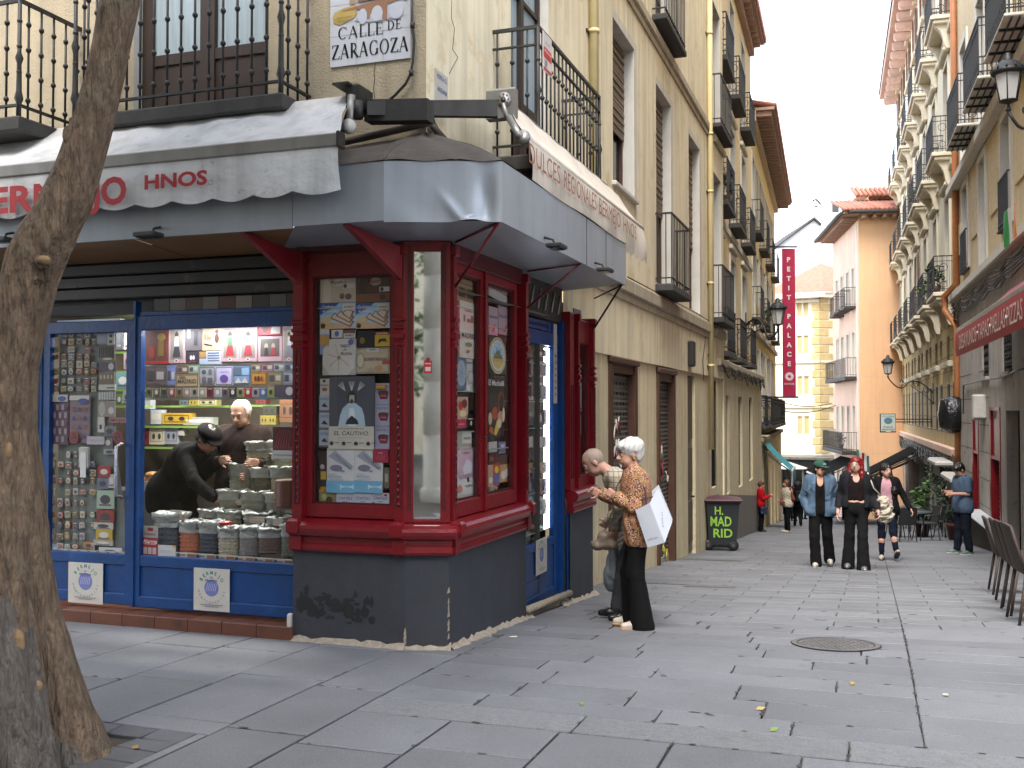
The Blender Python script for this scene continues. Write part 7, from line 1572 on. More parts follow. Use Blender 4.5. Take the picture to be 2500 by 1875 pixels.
 b('row of hanging pens on the upper door glass', 424, 530, 225, 320, '#6a6660', [('r', .05+.12*i, .15, .11+.12*i, .95, '#2f2d2c') for i in range(8)]+[('e', .6, .1, .3, .08, '#b8b6b0')]); b('dark tin with a white round badge on the upper door glass', 428, 540, 330, 392, '#4c4450', [('e', .72, .5, .16, .38, '#b0aeb0')]); b('row of four silver spoons on a card behind the door glass', 428, 530, 398, 475, '#6e6454', [('e', .15+.23*i, .6, .06, .2, '#b0a894') for i in range(4)])
 b('white handwritten strip under the spoons', 428, 536, 478, 515, '#b5b3ac', [('r', .5, .3, .95, .5, '#4a4a4c')]); b('row of glass thimbles behind the door glass', 424, 535, 525, 580, '#8a8c8a', [('r', .08+.15*i, .1, .16+.15*i, .9, '#b5b8b8') for i in range(6)]); b('pair of oval metal badges on the middle door glass', 424, 535, 585, 690, '#7f7d78', [('e', .25, .5, .2, .45, '#a09c94'), ('e', .8, .4, .17, .22, '#b5b3b0')])
 b('pink handwritten push sign on the door glass', 497, 612, 695, 728, '#b39a9c', [('t', 'EMPUJAR', .5, .5, .6, .9, '#7c2630')], nn=NBL-.03, nme='paper_notice', cat='notice', dp=.001); b('small white paper tag on the middle door glass', 425, 465, 690, 790, '#b0aea6', [('r', .3, .2, .7, .5, '#3a3a3c')]); b('lilac handwritten paper note on the middle door glass', 355, 466, 818, 870, '#a59fa8', [('l', [(.1+.1*k, .3+.2*(k % 2)), (.2+.1*k, .6)], .01, '#5c5a66') for k in range(8)], nn=NBL-.035)
 for lab, x0, x1 in (('round red no smoking sticker on the door glass', 240, 300), ('round red no pets sticker on the door glass', 525, 588)):
  it = [('e', .5, .5, .5, .5, '#8c1c24'), ('e', .5, .5, .38, .38, '#3a3436'), ('p', [(.25, .42), (.75, .42), (.75, .55), (.25, .55)], '#17171a'), ('l', [(.18, .82), (.82, .18)], .09, '#8c1c24')]
  t = thing('sticker', lab, 'sticker', FA.Q(X((x0+x1)/2), Y(865), NBL-.028)); mb = MB(); xa, xb = FA.su(X(x0), NBL-.028), FA.su(X(x1), NBL-.028); w = xa-xb; o = FA.P(xa, NBL-.028, FA.zv(X((x0+x1)/2), Y(865), NBL-.028)); art(mb, Face(o, -FA.d, (0, 0, 1), FA.n, w, w*1.12), it); obj('disc', mb, t)
 t = thing('door_closer_box', 'white plastic opening-hours box fixed on the door glass', 'box', FA.Q(X(345), Y(1090), n)); mb = MB(); a = FA.su(X(376), n); c = FA.su(X(314), n); mb.box(FA, a, c, n, n+.02, FA.zv(X(345), Y(1025), n), FA.zv(X(345), Y(885), n), cm('#a3a3a0'), .012); obj('body', mb, t); mb = MB(); mb.box(FA, a+.02, c-.02, n+.0205, n+.024, FA.zv(X(345), Y(1085), n), FA.zv(X(345), Y(920), n), cm('#b8bab8'), .005); obj('face_plate', mb, t)
 for i, (x0, x1, y0, y1, c, d) in enumerate(((466, 540, 750, 815, '#6a6c70', 'silver key rings card'), (466, 520, 820, 895, '#5c5e66', 'round metal badge card'), (465, 540, 900, 935, '#8c8e90', 'row of grey button magnets'), (428, 510, 1012, 1085, '#8c2226', 'scarlet patterned fan case'), (424, 500, 1092, 1160, '#5a6478', 'blue skyline card'), (500, 538, 1065, 1155, '#9a9c9a', 'white lined card'), (424, 535, 1170, 1290, '#8a9c8c', 'pale green instructions sheet'), (540, 630, 400, 505, '#5a7a7a', 'teal picture box'), (590, 645, 275, 380, '#7a6468', 'pink and green carton'), (548, 580, 540, 610, '#4c6a44', 'green carton'), (588, 645, 520, 600, '#8a8a80', 'cream folded leaflets'), (605, 645, 625, 688, '#5f6a80', 'slate blue packet'), (540, 578, 125, 250, '#22282a', 'dark wine bottle'), (590, 625, 140, 250, '#a8988a', 'pale figurine bottle'), (425, 535, 1300, 1385, '#7c2a22', 'red sweets bag'), (420, 525, 1422, 1500, '#a58a2c', 'yellow olive jar'), (405, 530, 1380, 1425, '#a09e98', 'white price shelf strip'), (405, 530, 1495, 1530, '#96948e', 'grey price shelf strip'), (340, 405, 1510, 1550, '#a06a30', 'orange shell ornament'), (115, 175, 1525, 1575, '#7f9ab5', 'pale blue sticker'), (440, 590, 1545, 1600, '#b0b2b4', 'wide handwritten paper'))):
  b('%s behind the blue door glass' % d, x0, x1, y0, y1, c, [('e', .5, .5, .3, .25, '#b5b2aa' if i % 2 else '#35333a'), ('r', .15, .15, .85, .25, '#55525a')], nn=n-(.3 if x0 > 530 else 0))
 t = thing('hanging_bag', 'crumpled pale green plastic bag hanging low behind the door glass', 'bag', FA.Q(X(590), Y(1500), -.3)); mb = MB(); pts = [FA.Q(X(555), Y(1260), -.3), FA.Q(X(575), Y(1360), -.28), FA.Q(X(600), Y(1450), -.3), FA.Q(X(615), Y(1510), -.3)]; mb.tube(pts, [.03, .045, .05, .02], pm('pale_green_plastic', '#8a9a8e', .35, var=.2, bump=.8, bscale=12), 10); obj('pouch', mb, t)
 for k in range(7): b('small shop strip along the door bottom, %s from the left' % ('first', 'second', 'third', 'fourth', 'fifth', 'sixth', 'seventh')[k], 180+k*62, 238+k*62, 1552+k*3, 1590+k*3, '#a29f96', [('e', .2, .5, .15, .35, '#2c3140')], nn=NBL-.045, nme='price_strip', cat='strip', dp=.002, group='cardboard strips along the door bottom')
door_goods()
def sacks():
 X = lambda x: 330+x/2.5128; Y = lambda y: 740+y/2.5136
 plas = glassm('clear_plastic', (.93, .95, .95), 3.0, .25); G = 'sacks of beans and seeds in the window'
 def sack(lab, x0, x1, y0, y1, n, col, full=.85, wrk=.05, sq=4, colw='#8f9490'):
  um = X((x0+x1)/2); z0 = FA.zv(um, Y(y1), n); z1 = FA.zv(um, Y(y0), n); w = abs(FA.su(X(x0), n)-FA.su(X(x1), n))/2; a = FA.su(um, n); nn = n-w*.6; h = z1-z0; cen = FA.P(a, nn, z0)
  t = thing('food_sack', lab, 'sack', cen, G); mb = MB(); m = pm('contents_'+col[1:], col, .45, var=.35, scale=70, bump=1, bscale=90, isl=0); r = random.Random(x0); prof = []; k = 16; H = h*full
  for i in range(k+1): q = i/k; prof.append((w*(.93+.05*math.sin(q*40+x0)+.03*r.random())*(1 if q > .04 else .8), H*q))
  for j in range(24): pass
  mb.lathe(cen, prof+[(w*.6, H+.01)], m, 20, sq=sq); obj('contents', mb, t)
  pb = MB(); pr = [(w*1.0, H*.78), (w*1.03, H*.86), (w*.97, H*.98), (w*1.05, H+.02), (w*1.12, h), (w*1.02, h+.01), (w*.95, H+.02)]
  base = len(pb.v); pb.lathe(cen, pr, pm('frosted_plastic_'+colw[1:], colw, .3, var=.25, scale=9, bump=1, bscale=14, bdist=.03), 20, sq=sq)
  pb.f = pb.f[:-2]; pb.mi = pb.mi[:-2]; pb.sm = pb.sm[:-2]; rr = random.Random(x1)
  ns = []
  for i, v in enumerate(pb.v): j = (i//20); s_ = .012*(1 if j in (3, 4, 5) else .25); ns.append((v[0]+rr.uniform(-s_, s_), v[1]+rr.uniform(-s_, s_), v[2]+rr.uniform(-s_, s_)))
  pb.v = ns; obj('bag_rim', pb, t); return t
 fr = [(115, 270, 1292, 1538, '#3a4048', 'dark lentil sack under a price tag at the left of the front row'), (272, 392, 1340, 1538, '#a0583c', 'orange lentil sack in the front row'), (392, 508, 1345, 1545, '#2c3240', 'shiny blue-black bean sack in the front row'), (508, 634, 1380, 1555, '#9c9680', 'pale bean sack under the red scoop'), (638, 752, 1375, 1560, '#6f6c6a', 'speckled grey bean sack in the front row'), (752, 892, 1385, 1540, '#4f3c32', 'brown seed bag with a crumpled foot'), (894, 985, 1360, 1570, '#55584c', 'olive grey sack at the right end of the front row')]
 for x0, x1, y0, y1, c, l in fr: sack(l, x0, x1, y0, y1, -.3, c)
 md = [(390, 500, 1270, 1400, '#6a6450', -.55, 'low bean sack behind the orange lentils'), (500, 620, 1280, 1400, '#8f8a74', -.55, 'low pale sack behind the red scoop'), (660, 800, 1290, 1400, '#7a7c70', -.55, 'low sack with a printed tag in the second row'), (800, 960, 1320, 1420, '#5f5f50', -.5, 'low sack at the right of the second row'), (500, 640, 1150, 1300, '#7d7f70', -.75, 'crumpled sack in the third row, left'), (640, 790, 1160, 1300, '#8a8c7c', -.75, 'crumpled sack in the third row, middle'), (790, 960, 1170, 1320, '#777a6c', -.75, 'crumpled sack in the third row, right'), (570, 706, 990, 1180, '#8d8f7e', -.95, 'cloudy sack by the shopkeeper hand'), (703, 835, 1010, 1180, '#55503f', -.92, 'grey ribbed sack in the fourth row'), (824, 960, 1010, 1180, '#8f917c', -.92, 'pale ribbed sack at the right of the fourth row'), (672, 835, 850, 1010, '#a3a590', -1.1, 'tallest pale sack with a crisp paper rim'), (828, 960, 930, 1030, '#9a9c88', -1.1, 'pale sack beside the tallest one')]
 for x0, x1, y0, y1, c, n, l in md: sack(l, x0, x1, y0, y1, n, c, .82)
 for i, (x0, x1, y0, y1, n) in enumerate(((222, 290, 1270, 1316, -.31), (358, 424, 1320, 1355, -.32), (706, 798, 1310, 1352, -.5), (850, 912, 1326, 1366, -.4), (700, 770, 1160, 1192, -.74), (612, 660, 1205, 1240, -.74), (925, 968, 1270, 1290, -.5), (660, 730, 996, 1016, -.9), (790, 850, 994, 1014, -.9), (935, 970, 1004, 1024, -.9))):
  card('price_tag', 'price tag', 'handwritten red price tag, %s' % ('on the dark lentils', 'on the orange lentils', 'on the speckled beans', 'on the brown seeds', 'on the third row middle sack', 'on the third row left sack', 'at the right end of the second row', 'left on the fourth row', 'middle of the fourth row', 'right on the fourth row')[i], FA, X(x0), X(x1), Y(y0), Y(y1), n, '#a9a497', [('l', [(.08+.09*k, .55+.12*(k % 3)), (.16+.09*k, .75)], .02, '#8c3a34') for k in range(9)]+[('l', [(.08+.09*k, .2+.1*(k % 2)), (.16+.09*k, .4)], .02, '#8c3a34') for k in range(9)], dp=.002, group='price tags on the sacks')
 mb = MB(); c = FA.Q(X(552), Y(1365), -.36); mb.lathe(c, [(.0, 0), (.045, .005), (.06, .03), (.055, .032), (.04, .012), (0, .01)], pm('red_plastic', '#9c0f1c', .3), 20); tag(obj('scoop', mb), 'round red plastic scoop lying on the pale beans', 'scoop')
 mb = MB(); c = FA.Q(X(940), Y(1250), -.45); pr = [(0, 0)]
 for i in range(11): pr += [(.10, i*.02), (.112, i*.02+.012)]
 mb.lathe(c, pr+[(.09, .22), (0, .22)], pm('brown_clay', '#5a2c1f', .5, var=.2), 24); tag(obj('clay_bowls', mb), 'stack of brown clay bowls at the right edge of the shop window', 'bowls')
 # counter with pastries behind
 t = thing('counter', 'shop counter with a long tray of pastries behind the window', 'counter', FA.P(3, -1.2, .12)); mb = MB(); z = FA.zv(400, 1200, -1.1); mb.box(FA, FA.su(470, -1.1), 4.2, -1.5, -1.1, .12, z, pm('counter_metal', '#6a6a68', .4, metal=.4, var=.15)); obj('body', mb, t)
 mb = MB(); mb.box(FA, FA.su(450, -1.1), FA.su(345, -1.1), -1.12, -1.08, FA.zv(400, 1190, -1.1)-.02, FA.zv(400, 1176, -1.1), cm('#8f9092')); obj('tray_label', mb, t)
 for k, (x, y) in enumerate(((80, 1082), (125, 1076), (170, 1082), (210, 1078), (105, 1055), (160, 1052))):
  s_ = SDF().ell(FA.Q(X(x), Y(y), -1.15), (.07, .05, .035)); V, F = s_.mesh(.012); o = fastmesh('pastry', V, F, pm('baked_crust', '#8a6036', .5, var=.2, scale=15), loc=FA.Q(X(x), Y(y+14), -1.15)); tag(o, 'golden brown pastry on the counter tray, %s' % ('front left', 'front second', 'front third', 'front right', 'back left', 'back right')[k], 'pastry', 'pastries on the counter tray')
sacks()
# ------------------------------------------------------------ small marks and hardware
# ------------------------------------------------------------ trees
from mathutils import noise as mn
M_BARK = pm('grey_brown_bark', '#6b5a4a', .95, var=.5, scale=22, aniso=(1, 1, .22), bump=1.0, bscale=38, dirt='#6e6252', dsc=5, dth=.56, bdist=.09)
M_DEAD = pm('dead_grey_wood', '#5c5651', .9, var=.5, scale=16, aniso=(1, 1, .12), bump=1, bscale=34, bdist=.09)
M_SCAR = pm('pale_scar_wood', '#7c6548', .85, var=.2, scale=20, bump=.4)
M_LEAF = pm('green_leaf', '#3c5a24', .6, var=.3, scale=3, isl=.45)
M_LEAF2 = pm('ivy_leaf', '#22381a', .55, var=.3, scale=4, isl=.5)
def leaves(mb, pts, r, size, m, seed, flat=.5):
 rr = random.Random(seed)
 for c, rad, n in pts:
  for _ in range(n):
   d = Vector((rr.gauss(0, 1), rr.gauss(0, 1), rr.gauss(0, 1))).normalized()*rad*rr.random()**.45; p = Vector(c)+d
   a = Vector((rr.uniform(-1, 1), rr.uniform(-1, 1), rr.uniform(-flat, flat))).normalized(); b = a.cross(Vector((rr.uniform(-1, 1), rr.uniform(-1, 1), 1))).normalized(); s = size*rr.uniform(.6, 1.3)
   mb.add([p-a*s, p+b*s*.45, p+a*s, p-b*s*.45], [(0, 1, 2, 3)], m)
def plaza_tree():
 rows = [(1875, -130, 262), (1840, -115, 238), (1750, -104, 196), (1650, -98, 168), (1500, -96, 138), (1350, -95, 116), (1200, -92, 99), (1050, -80, 80), (900, -55, 88), (800, -32, 108), (700, 2, 134), (620, 20, 165), (560, 52, 192), (500, 94, 222), (400, 140, 250), (300, 178, 276), (200, 208, 298), (100, 230, 318), (0, 246, 338), (-150, 268, 356), (-330, 290, 372)]
 Yt = 4.95; P0 = at(60, 1840, Yt); t = thing('plaza_tree', 'leaning plaza tree with a gnarled grey-brown trunk at the left edge', 'tree', (P0.x, P0.y, 0))
 V = np.array([r[0] for r in rows][::-1], float); Lf = np.array([r[1] for r in rows][::-1], float); Rt = np.array([r[2] for r in rows][::-1], float)
 mb = MB(); nu, nv = 110, 300; vs = []; mi = []
 for j in range(nv+1):
  v = 1885-(1885+330)*j/nv; l, r = np.interp(v, V, Lf), np.interp(v, V, Rt); c = at((l+r)/2, v, Yt); R = (r-l)/2/2500*Yt
  low = min(1, max(0, (v-1250)/500))
  for i in range(nu):
   th = 2*math.pi*i/nu; q = Vector((math.cos(th)*1.4, math.sin(th)*1.4, c.z*1.1)); f = 1+.05*mn.noise(q*1.5)+.035*mn.noise(Vector((q.x*4, q.y*4, c.z*1.8)))+.02*mn.noise(Vector((q.x*9, q.y*9, c.z*9)))
   g = math.sin(th*5+1.2*mn.noise(q*.8+Vector((3, 1, 2)))*3+c.z*1.2); f += low*(.09*g-.20*max(0, -g)**4)+.03*mn.noise(Vector((q.x*6, q.y*6, c.z*1.2)))-.05*max(0, mn.noise(Vector((q.x*7+9, q.y*7, c.z*.9)))-.15)+.012*mn.noise(Vector((q.x*16, q.y*16, c.z*5)))
   vs.append((c.x+math.cos(th)*R*f, c.y+math.sin(th)*R*f, c.z))
 fs = [(j*nu+i, j*nu+(i+1) % nu, (j+1)*nu+(i+1) % nu, (j+1)*nu+i) for j in range(nv) for i in range(nu)]
 mb.add(vs, fs, M_BARK, True); k = mb.mat(M_DEAD)
 for idx, f in enumerate(fs):   # the bare dead wood of the old wound
  j, i = divmod(idx, nu); v = 1885-(1885+330)*j/nv; th = 2*math.pi*i/nu
  e = mn.noise(Vector((th*1.3, v*.004, 2)))+.5*mn.noise(Vector((th*4, v*.02, 5)))
  if v > 1430+e*120 and -2.6 < (th-2*math.pi) < -.98+.35*e+(v-1480)*.0019: mb.mi[idx] = k
 obj('trunk', mb, t)
 for i, (u, v, ru, rv, m, pr) in enumerate(((42, 1555, 15, 42, M_SCAR, .0), (78, 1608, 13, 18, M_DEAD, .0), (82, 1650, 13, 14, M_SCAR, 0), (100, 650, 22, 18, M_BARK, .04), (103, 648, 13, 10, M_SCAR, .075), (90, 672, 38, 30, M_BARK, .0), (170, 340, 14, 26, M_BARK, .0), (20, 1100, 8, 22, M_SCAR, 0))):
  l, r = np.interp(v, V, Lf), np.interp(v, V, Rt); R = (r-l)/2/2500*Yt; c = at((l+r)/2, v, Yt); dx = (u-(l+r)/2)/2500*Yt; dy = -math.sqrt(max(0, R*R-dx*dx))*.97
  s_ = SDF().ell((c.x+dx*.9+(.44*(-dy+pr)), c.y+dx*.44-(.9*(-dy+pr)), c.z), (ru/2500*Yt, .018 if pr == 0 else .03, rv/2500*Yt)); s_.noise = (.004, 45, i, 1); VV, F = s_.mesh(.007); fastmesh('knot', VV, F, m, t)
 top = at(330, -330, Yt); bb = MB(); cr = MB(); rr = random.Random(9); cl = []
 for k in range(17):  # crown out of view, spread high and dense to shade the plaza wall
  d = Vector((rr.uniform(-4.2, 1.6), rr.uniform(-3.2, 1.6), rr.uniform(1.8, 3.2) if k % 2 else rr.uniform(3.2, 6.5))); e = top+d; mid = top+d*.5+Vector((0, 0, .5)); bb.tube([top-Vector((0, 0, .2)), mid, e], [.11, .07, .025], M_BARK, 7)
  for q in range(4): cl.append((e+Vector((rr.uniform(-.9, .9), rr.uniform(-.9, .9), rr.uniform(-.3, .7))), rr.uniform(.7, 1.1), 95))
 obj('limb', bb, t); leaves(cr, cl, 1, .15, M_LEAF, 4); obj('crown', cr, t)
plaza_tree()
def back_trees():
 rr = random.Random(21)
 for i, (x, y, lab) in enumerate(((-5.2, -1.2, 'broad plaza tree left of the photographer'), (-2.9, -6.5, 'plaza tree behind the photographer with low green foliage'), (2.8, -4.0, 'plaza tree behind the photographer to the right'), (-.2, -1.2, 'plaza tree arching over the photographer'))):
  t = thing('plaza_tree', lab, 'tree', (x, y, 0)); mb = MB(); mb.tube([(x, y, 0), (x+.1, y, 2), (x, y+.1, 4.6)], [.24, .18, .15], M_BARK, 12); obj('trunk', mb, t); mb = MB(); cl = []
  for k in range(22): cl.append(((x+rr.uniform(-2.7, 2.7), y+rr.uniform(-2.4, 2.4), rr.uniform(5.6, 8) if i != 1 else rr.uniform(2.6, 7)), rr.uniform(.8, 1.3), 85))
  leaves(mb, cl, 1, .16, M_LEAF, i); obj('crown', mb, t)
back_trees()
# ------------------------------------------------------------ street furniture
def lantern(lab, u, v0, v1, Y, wall, arm=True):
 top, bot = at(u, v0, Y), at(u, v1, Y); H = top.z-bot.z; c = Vector((bot.x, bot.y, bot.z)); t = thing('street_lamp', lab, 'street lamp', c, 'wall lanterns of the street'); s = H/1.0; mb = MB()
 mb.lathe(c, [(.03*s, 0), (.05*s, .02*s), (.03*s, .05*s), (.02*s, .12*s), (.10*s, .15*s), (.15*s, .17*s), (.145*s, .19*s)], M_IRON2, 12)
 for k in range(6): a = k*math.pi/3; mb.tube([c+Vector((.145*s*math.cos(a), .145*s*math.sin(a), .18*s)), c+Vector((.225*s*math.cos(a), .225*s*math.sin(a), .62*s))], .011*s, M_IRON2, 5)
 mb.lathe(c+Vector((0, 0, .62*s)), [(.235*s, 0), (.27*s, .02*s), (.275*s, .07*s), (.25*s, .08*s), (.2*s, .17*s), (.1*s, .24*s), (.07*s, .25*s), (.085*s, .3*s), (.05*s, .32*s), (.06*s, .36*s), (.0, .38*s)], M_IRON2, 18)
 for k in range(12): a = k*math.pi/6; mb.lathe(c+Vector((.265*s*math.cos(a), .265*s*math.sin(a), .69*s)), [(.022*s, 0), (.012*s, .05*s), (0, .06*s)], M_IRON2, 5)
 obj('lantern_frame', mb, t)
 mb = MB(); mb.lathe(c+Vector((0, 0, .19*s)), [(.135*s, 0), (.215*s, .43*s)], pm('frosted_lamp_glass', '#b9bab8', .3, var=.03), 6, smooth=False); obj('lamp_glass', mb, t)
 w = Vector(wall); d = w-c; mb = MB(); pts = []
 for k in range(15): q = k/14; pts.append(c+d*q+Vector((0, 0, s*(-.28*math.sin(min(1, q*2.2)*math.pi)*(1 if q < .45 else 0)+.28*math.sin(max(0, (q-.35)/.65)*math.pi)))))
 mb.tube([c]+pts[1:], .028*s, M_IRON2, 7); ax = d.normalized()
 for q, R, zz in ((.3, .1, .03), (.62, .16, .12), (.85, .19, .02)):
  p = c+d*q; mb.tube([p+ax*R*s*(1-k*.035)*math.cos(k*.5)+Vector((0, 0, zz*s+R*s*(1-k*.035)*math.sin(k*.5))) for k in range(20)], .016*s, M_IRON2, 5)
 mb.tube([w+Vector((0, 0, .45*s)), w-Vector((0, 0, .5*s))], .025*s, M_IRON2, 6); mb.tube([c+d*.5, c+d*.8-Vector((0, 0, .18*s)), w-Vector((0, 0, .45*s))], .02*s, M_IRON2, 5); obj('bracket', mb, t)
lantern('wall lantern on a scrolled bracket beside the red hanging banner', 1899, 727, 806, 31, F6.P(9.6, .05, 4.35))
lantern('wall lantern on a scrolled bracket in front of the orange building', 2168, 866, 922, 36, FD.P(27.5, -.0, 2.3))
lantern('large wall lantern at the top right corner under the balconies', 2462, 128, 272, 14.5, FD.P(4.6, .05, 5.9))
def banner():
 Y = 45.5; a, b = at(1909, 607, Y), at(1941, 607, Y); z1 = a.z; z0 = at(1910, 968, Y).z; w = b.x-a.x; t = thing('hanging_banner', 'long crimson vertical banner lettered in white over the street', 'banner', (a.x+w/2, Y, z0)); fc = Face((a.x, Y, z0), (1, 0, 0), (0, 0, 1), (0, -1, 0), w, z1-z0); mb = MB()
 mb.hexa([(a.x, Y, z0), (b.x, Y, z0), (b.x, Y+.02, z0), (a.x, Y+.02, z0), (a.x, Y, z1), (b.x, Y, z1), (b.x, Y+.02, z1), (a.x, Y+.02, z1)], pm('crimson_banner', '#a01840', .6, var=.04)); bo = obj('cloth', mb, t); mb = MB(); h = z1-z0
 for i, ch in enumerate('PETIT PALACE'):
  if ch != ' ': text(mb, ch, cm('#d8d0d0'), fc.P(.5, .925-i*.064, .012), fc.r, fc.u, h*.033, None, 'c', .04)
 art(mb, fc, [('e', .5, .135, .33, .028, '#d0c0c4'), ('e', .5, .135, .12, .01, '#a01840'), ('t', 'HOTELES', .5, .085, .011, .75, '#d8d0d0')], .012); obj('lettering', mb, bo)
 mb = MB(); wl = F7.P((Y-35.3)/.956, 0, 0)
 for z in (z1+.08, z0-.03): mb.tube([(wl.x, Y, z), (b.x+.1, Y, z)], .04, M_IRON2, 6)
 obj('pole', mb, t)
banner()
def bin_():
 p = gpx(1765, 1345); f = Frame((p.x, p.y), (1, -.12), (-.12, -1)); z = p.z; t = thing('wheelie_bin', 'dark wheeled rubbish bin sprayed with green letters against the cream wall', 'bin', p); M = pm('dark_bin_plastic', '#24282c', .5, var=.12, scale=5, dirt='#3d4145', dsc=8, dth=.68); mb = MB()
 L = []
 for zz, hw, hd, off in ((.06, .25, .25, .0), (.12, .27, .28, 0), (.95, .33, .36, .0), (.97, .35, .38, 0), (1.03, .36, .39, 0)):
  for a, n in ((-hw, -hd), (hw, -hd), (hw, hd), (-hw, hd)): L.append(f.P(a, n-.3, z+zz))
 fs = [(0, 3, 2, 1)]+[(k*4+j, k*4+(j+1) % 4, k*4+4+(j+1) % 4, k*4+4+j) for k in range(4) for j in range(4)]
 mb.add(L, fs, M); mb.box(f, -.1, .0, .0, .0, z, z, M) if 0 else None; obj('body', mb, t)
 mb = MB(); ML = pm('maroon_lid', '#4a2c30', .45, var=.15)
 mb.grid(lambda i, j: f.P(-.40+.8*i, -.70+.82*j, z+1.04+.06*math.sin(i*math.pi)*math.sin(min(1, j*1.1)*math.pi)**.5+.0), 12, 10, ML); mb.box(f, -.41, .38, -.70, .13, z+1.0, z+1.045, ML, .015); mb.tube([f.P(-.42, -.6, z+1.0), f.P(-.42, .05, z+1.0)], .025, M, 8); obj('lid', mb, t)
 for a in (-.26, .24): mb = MB(); mb.lathe(f.P(a-.03, .0-.08, z+.11), [(.0, 0), (.05, .0), (.06, .01), (.11, .01), (.11, .06), (.05, .07), (0, .07)], M_CABLE, 18, axis=f.n if a < 0 else f.n); obj('wheel', mb, t)
 mb = MB(); up = (f.P(0, .07, z+.97)-f.P(0, -.02, z+.12)).normalized(); g = pm('sprayed_green', '#8fc04a', .6, var=.2, scale=30)
 nrm = f.d.cross(up).normalized()
 def W(s_, a, zz, h, w): q = (zz-.12)/.83; text(mb, s_, g, f.P(a, -.02+.08*q+.012, z+zz), f.d, up, h, w, 'c', .02)
 W('H.', -.08, .82, .17, .17); W('MAD', -.04, .6, .20, .42); W('RID', .0, .36, .18, .38); obj('graffiti', mb, t)
bin_()
def pizza_sign():
 Y = 37; x0, x1 = at(2149, 1010, Y).x, at(2187, 1010, Y).x; z1, z0 = at(2160, 1010, Y).z, at(2160, 1056, Y).z; t = thing('hanging_sign', 'square white hanging restaurant sign with a blue oval before the orange wall', 'sign', ((x0+x1)/2, Y, z0)); f = Frame((x0, Y), (1, 0), (0, -1)); mb = MB(); w = x1-x0; h = z1-z0
 mb.box(f, 0, w, -.06, 0, z0, z1, cm('#24272a')); mb.box(f, .02, w-.02, 0, .006, z0+.02, z1-.02, cm('#c3cac4')); mb.tube([(x1, Y+.03, z1-.2), (x1+1.4, Y+.1, z1-.2)], .02, M_IRON2, 5); mb.tube([(x1, Y+.03, z1-.3), (x1+1.4, Y+.1, z1-.3)], .02, M_IRON2, 5); obj('panel', mb, t)
 mb = MB(); fc = Face((x0, Y-.008, z0), (1, 0, 0), (0, 0, 1), (0, -1, 0), w, h); art(mb, fc, [('t', "L'Oro di Napoli", .5, .86, .08, .8, '#6d7a2c', .2), ('e', .5, .62, .27, .17, '#3f7fb5'), ('p', [(.25, .55), (.5, .68), (.75, .55), (.5, .47)], '#6a8a5a'), ('t', 'Pizzeria', .5, .3, .09, .6, '#3a4a44', .2), ('t', 'Ristorante', .5, .17, .09, .8, '#3a4a44', .2), ('r', .02, .02, .34, .08, '#2c7a3c'), ('r', .66, .02, .98, .08, '#a82a2c')]); obj('lettering', mb, t)
pizza_sign()
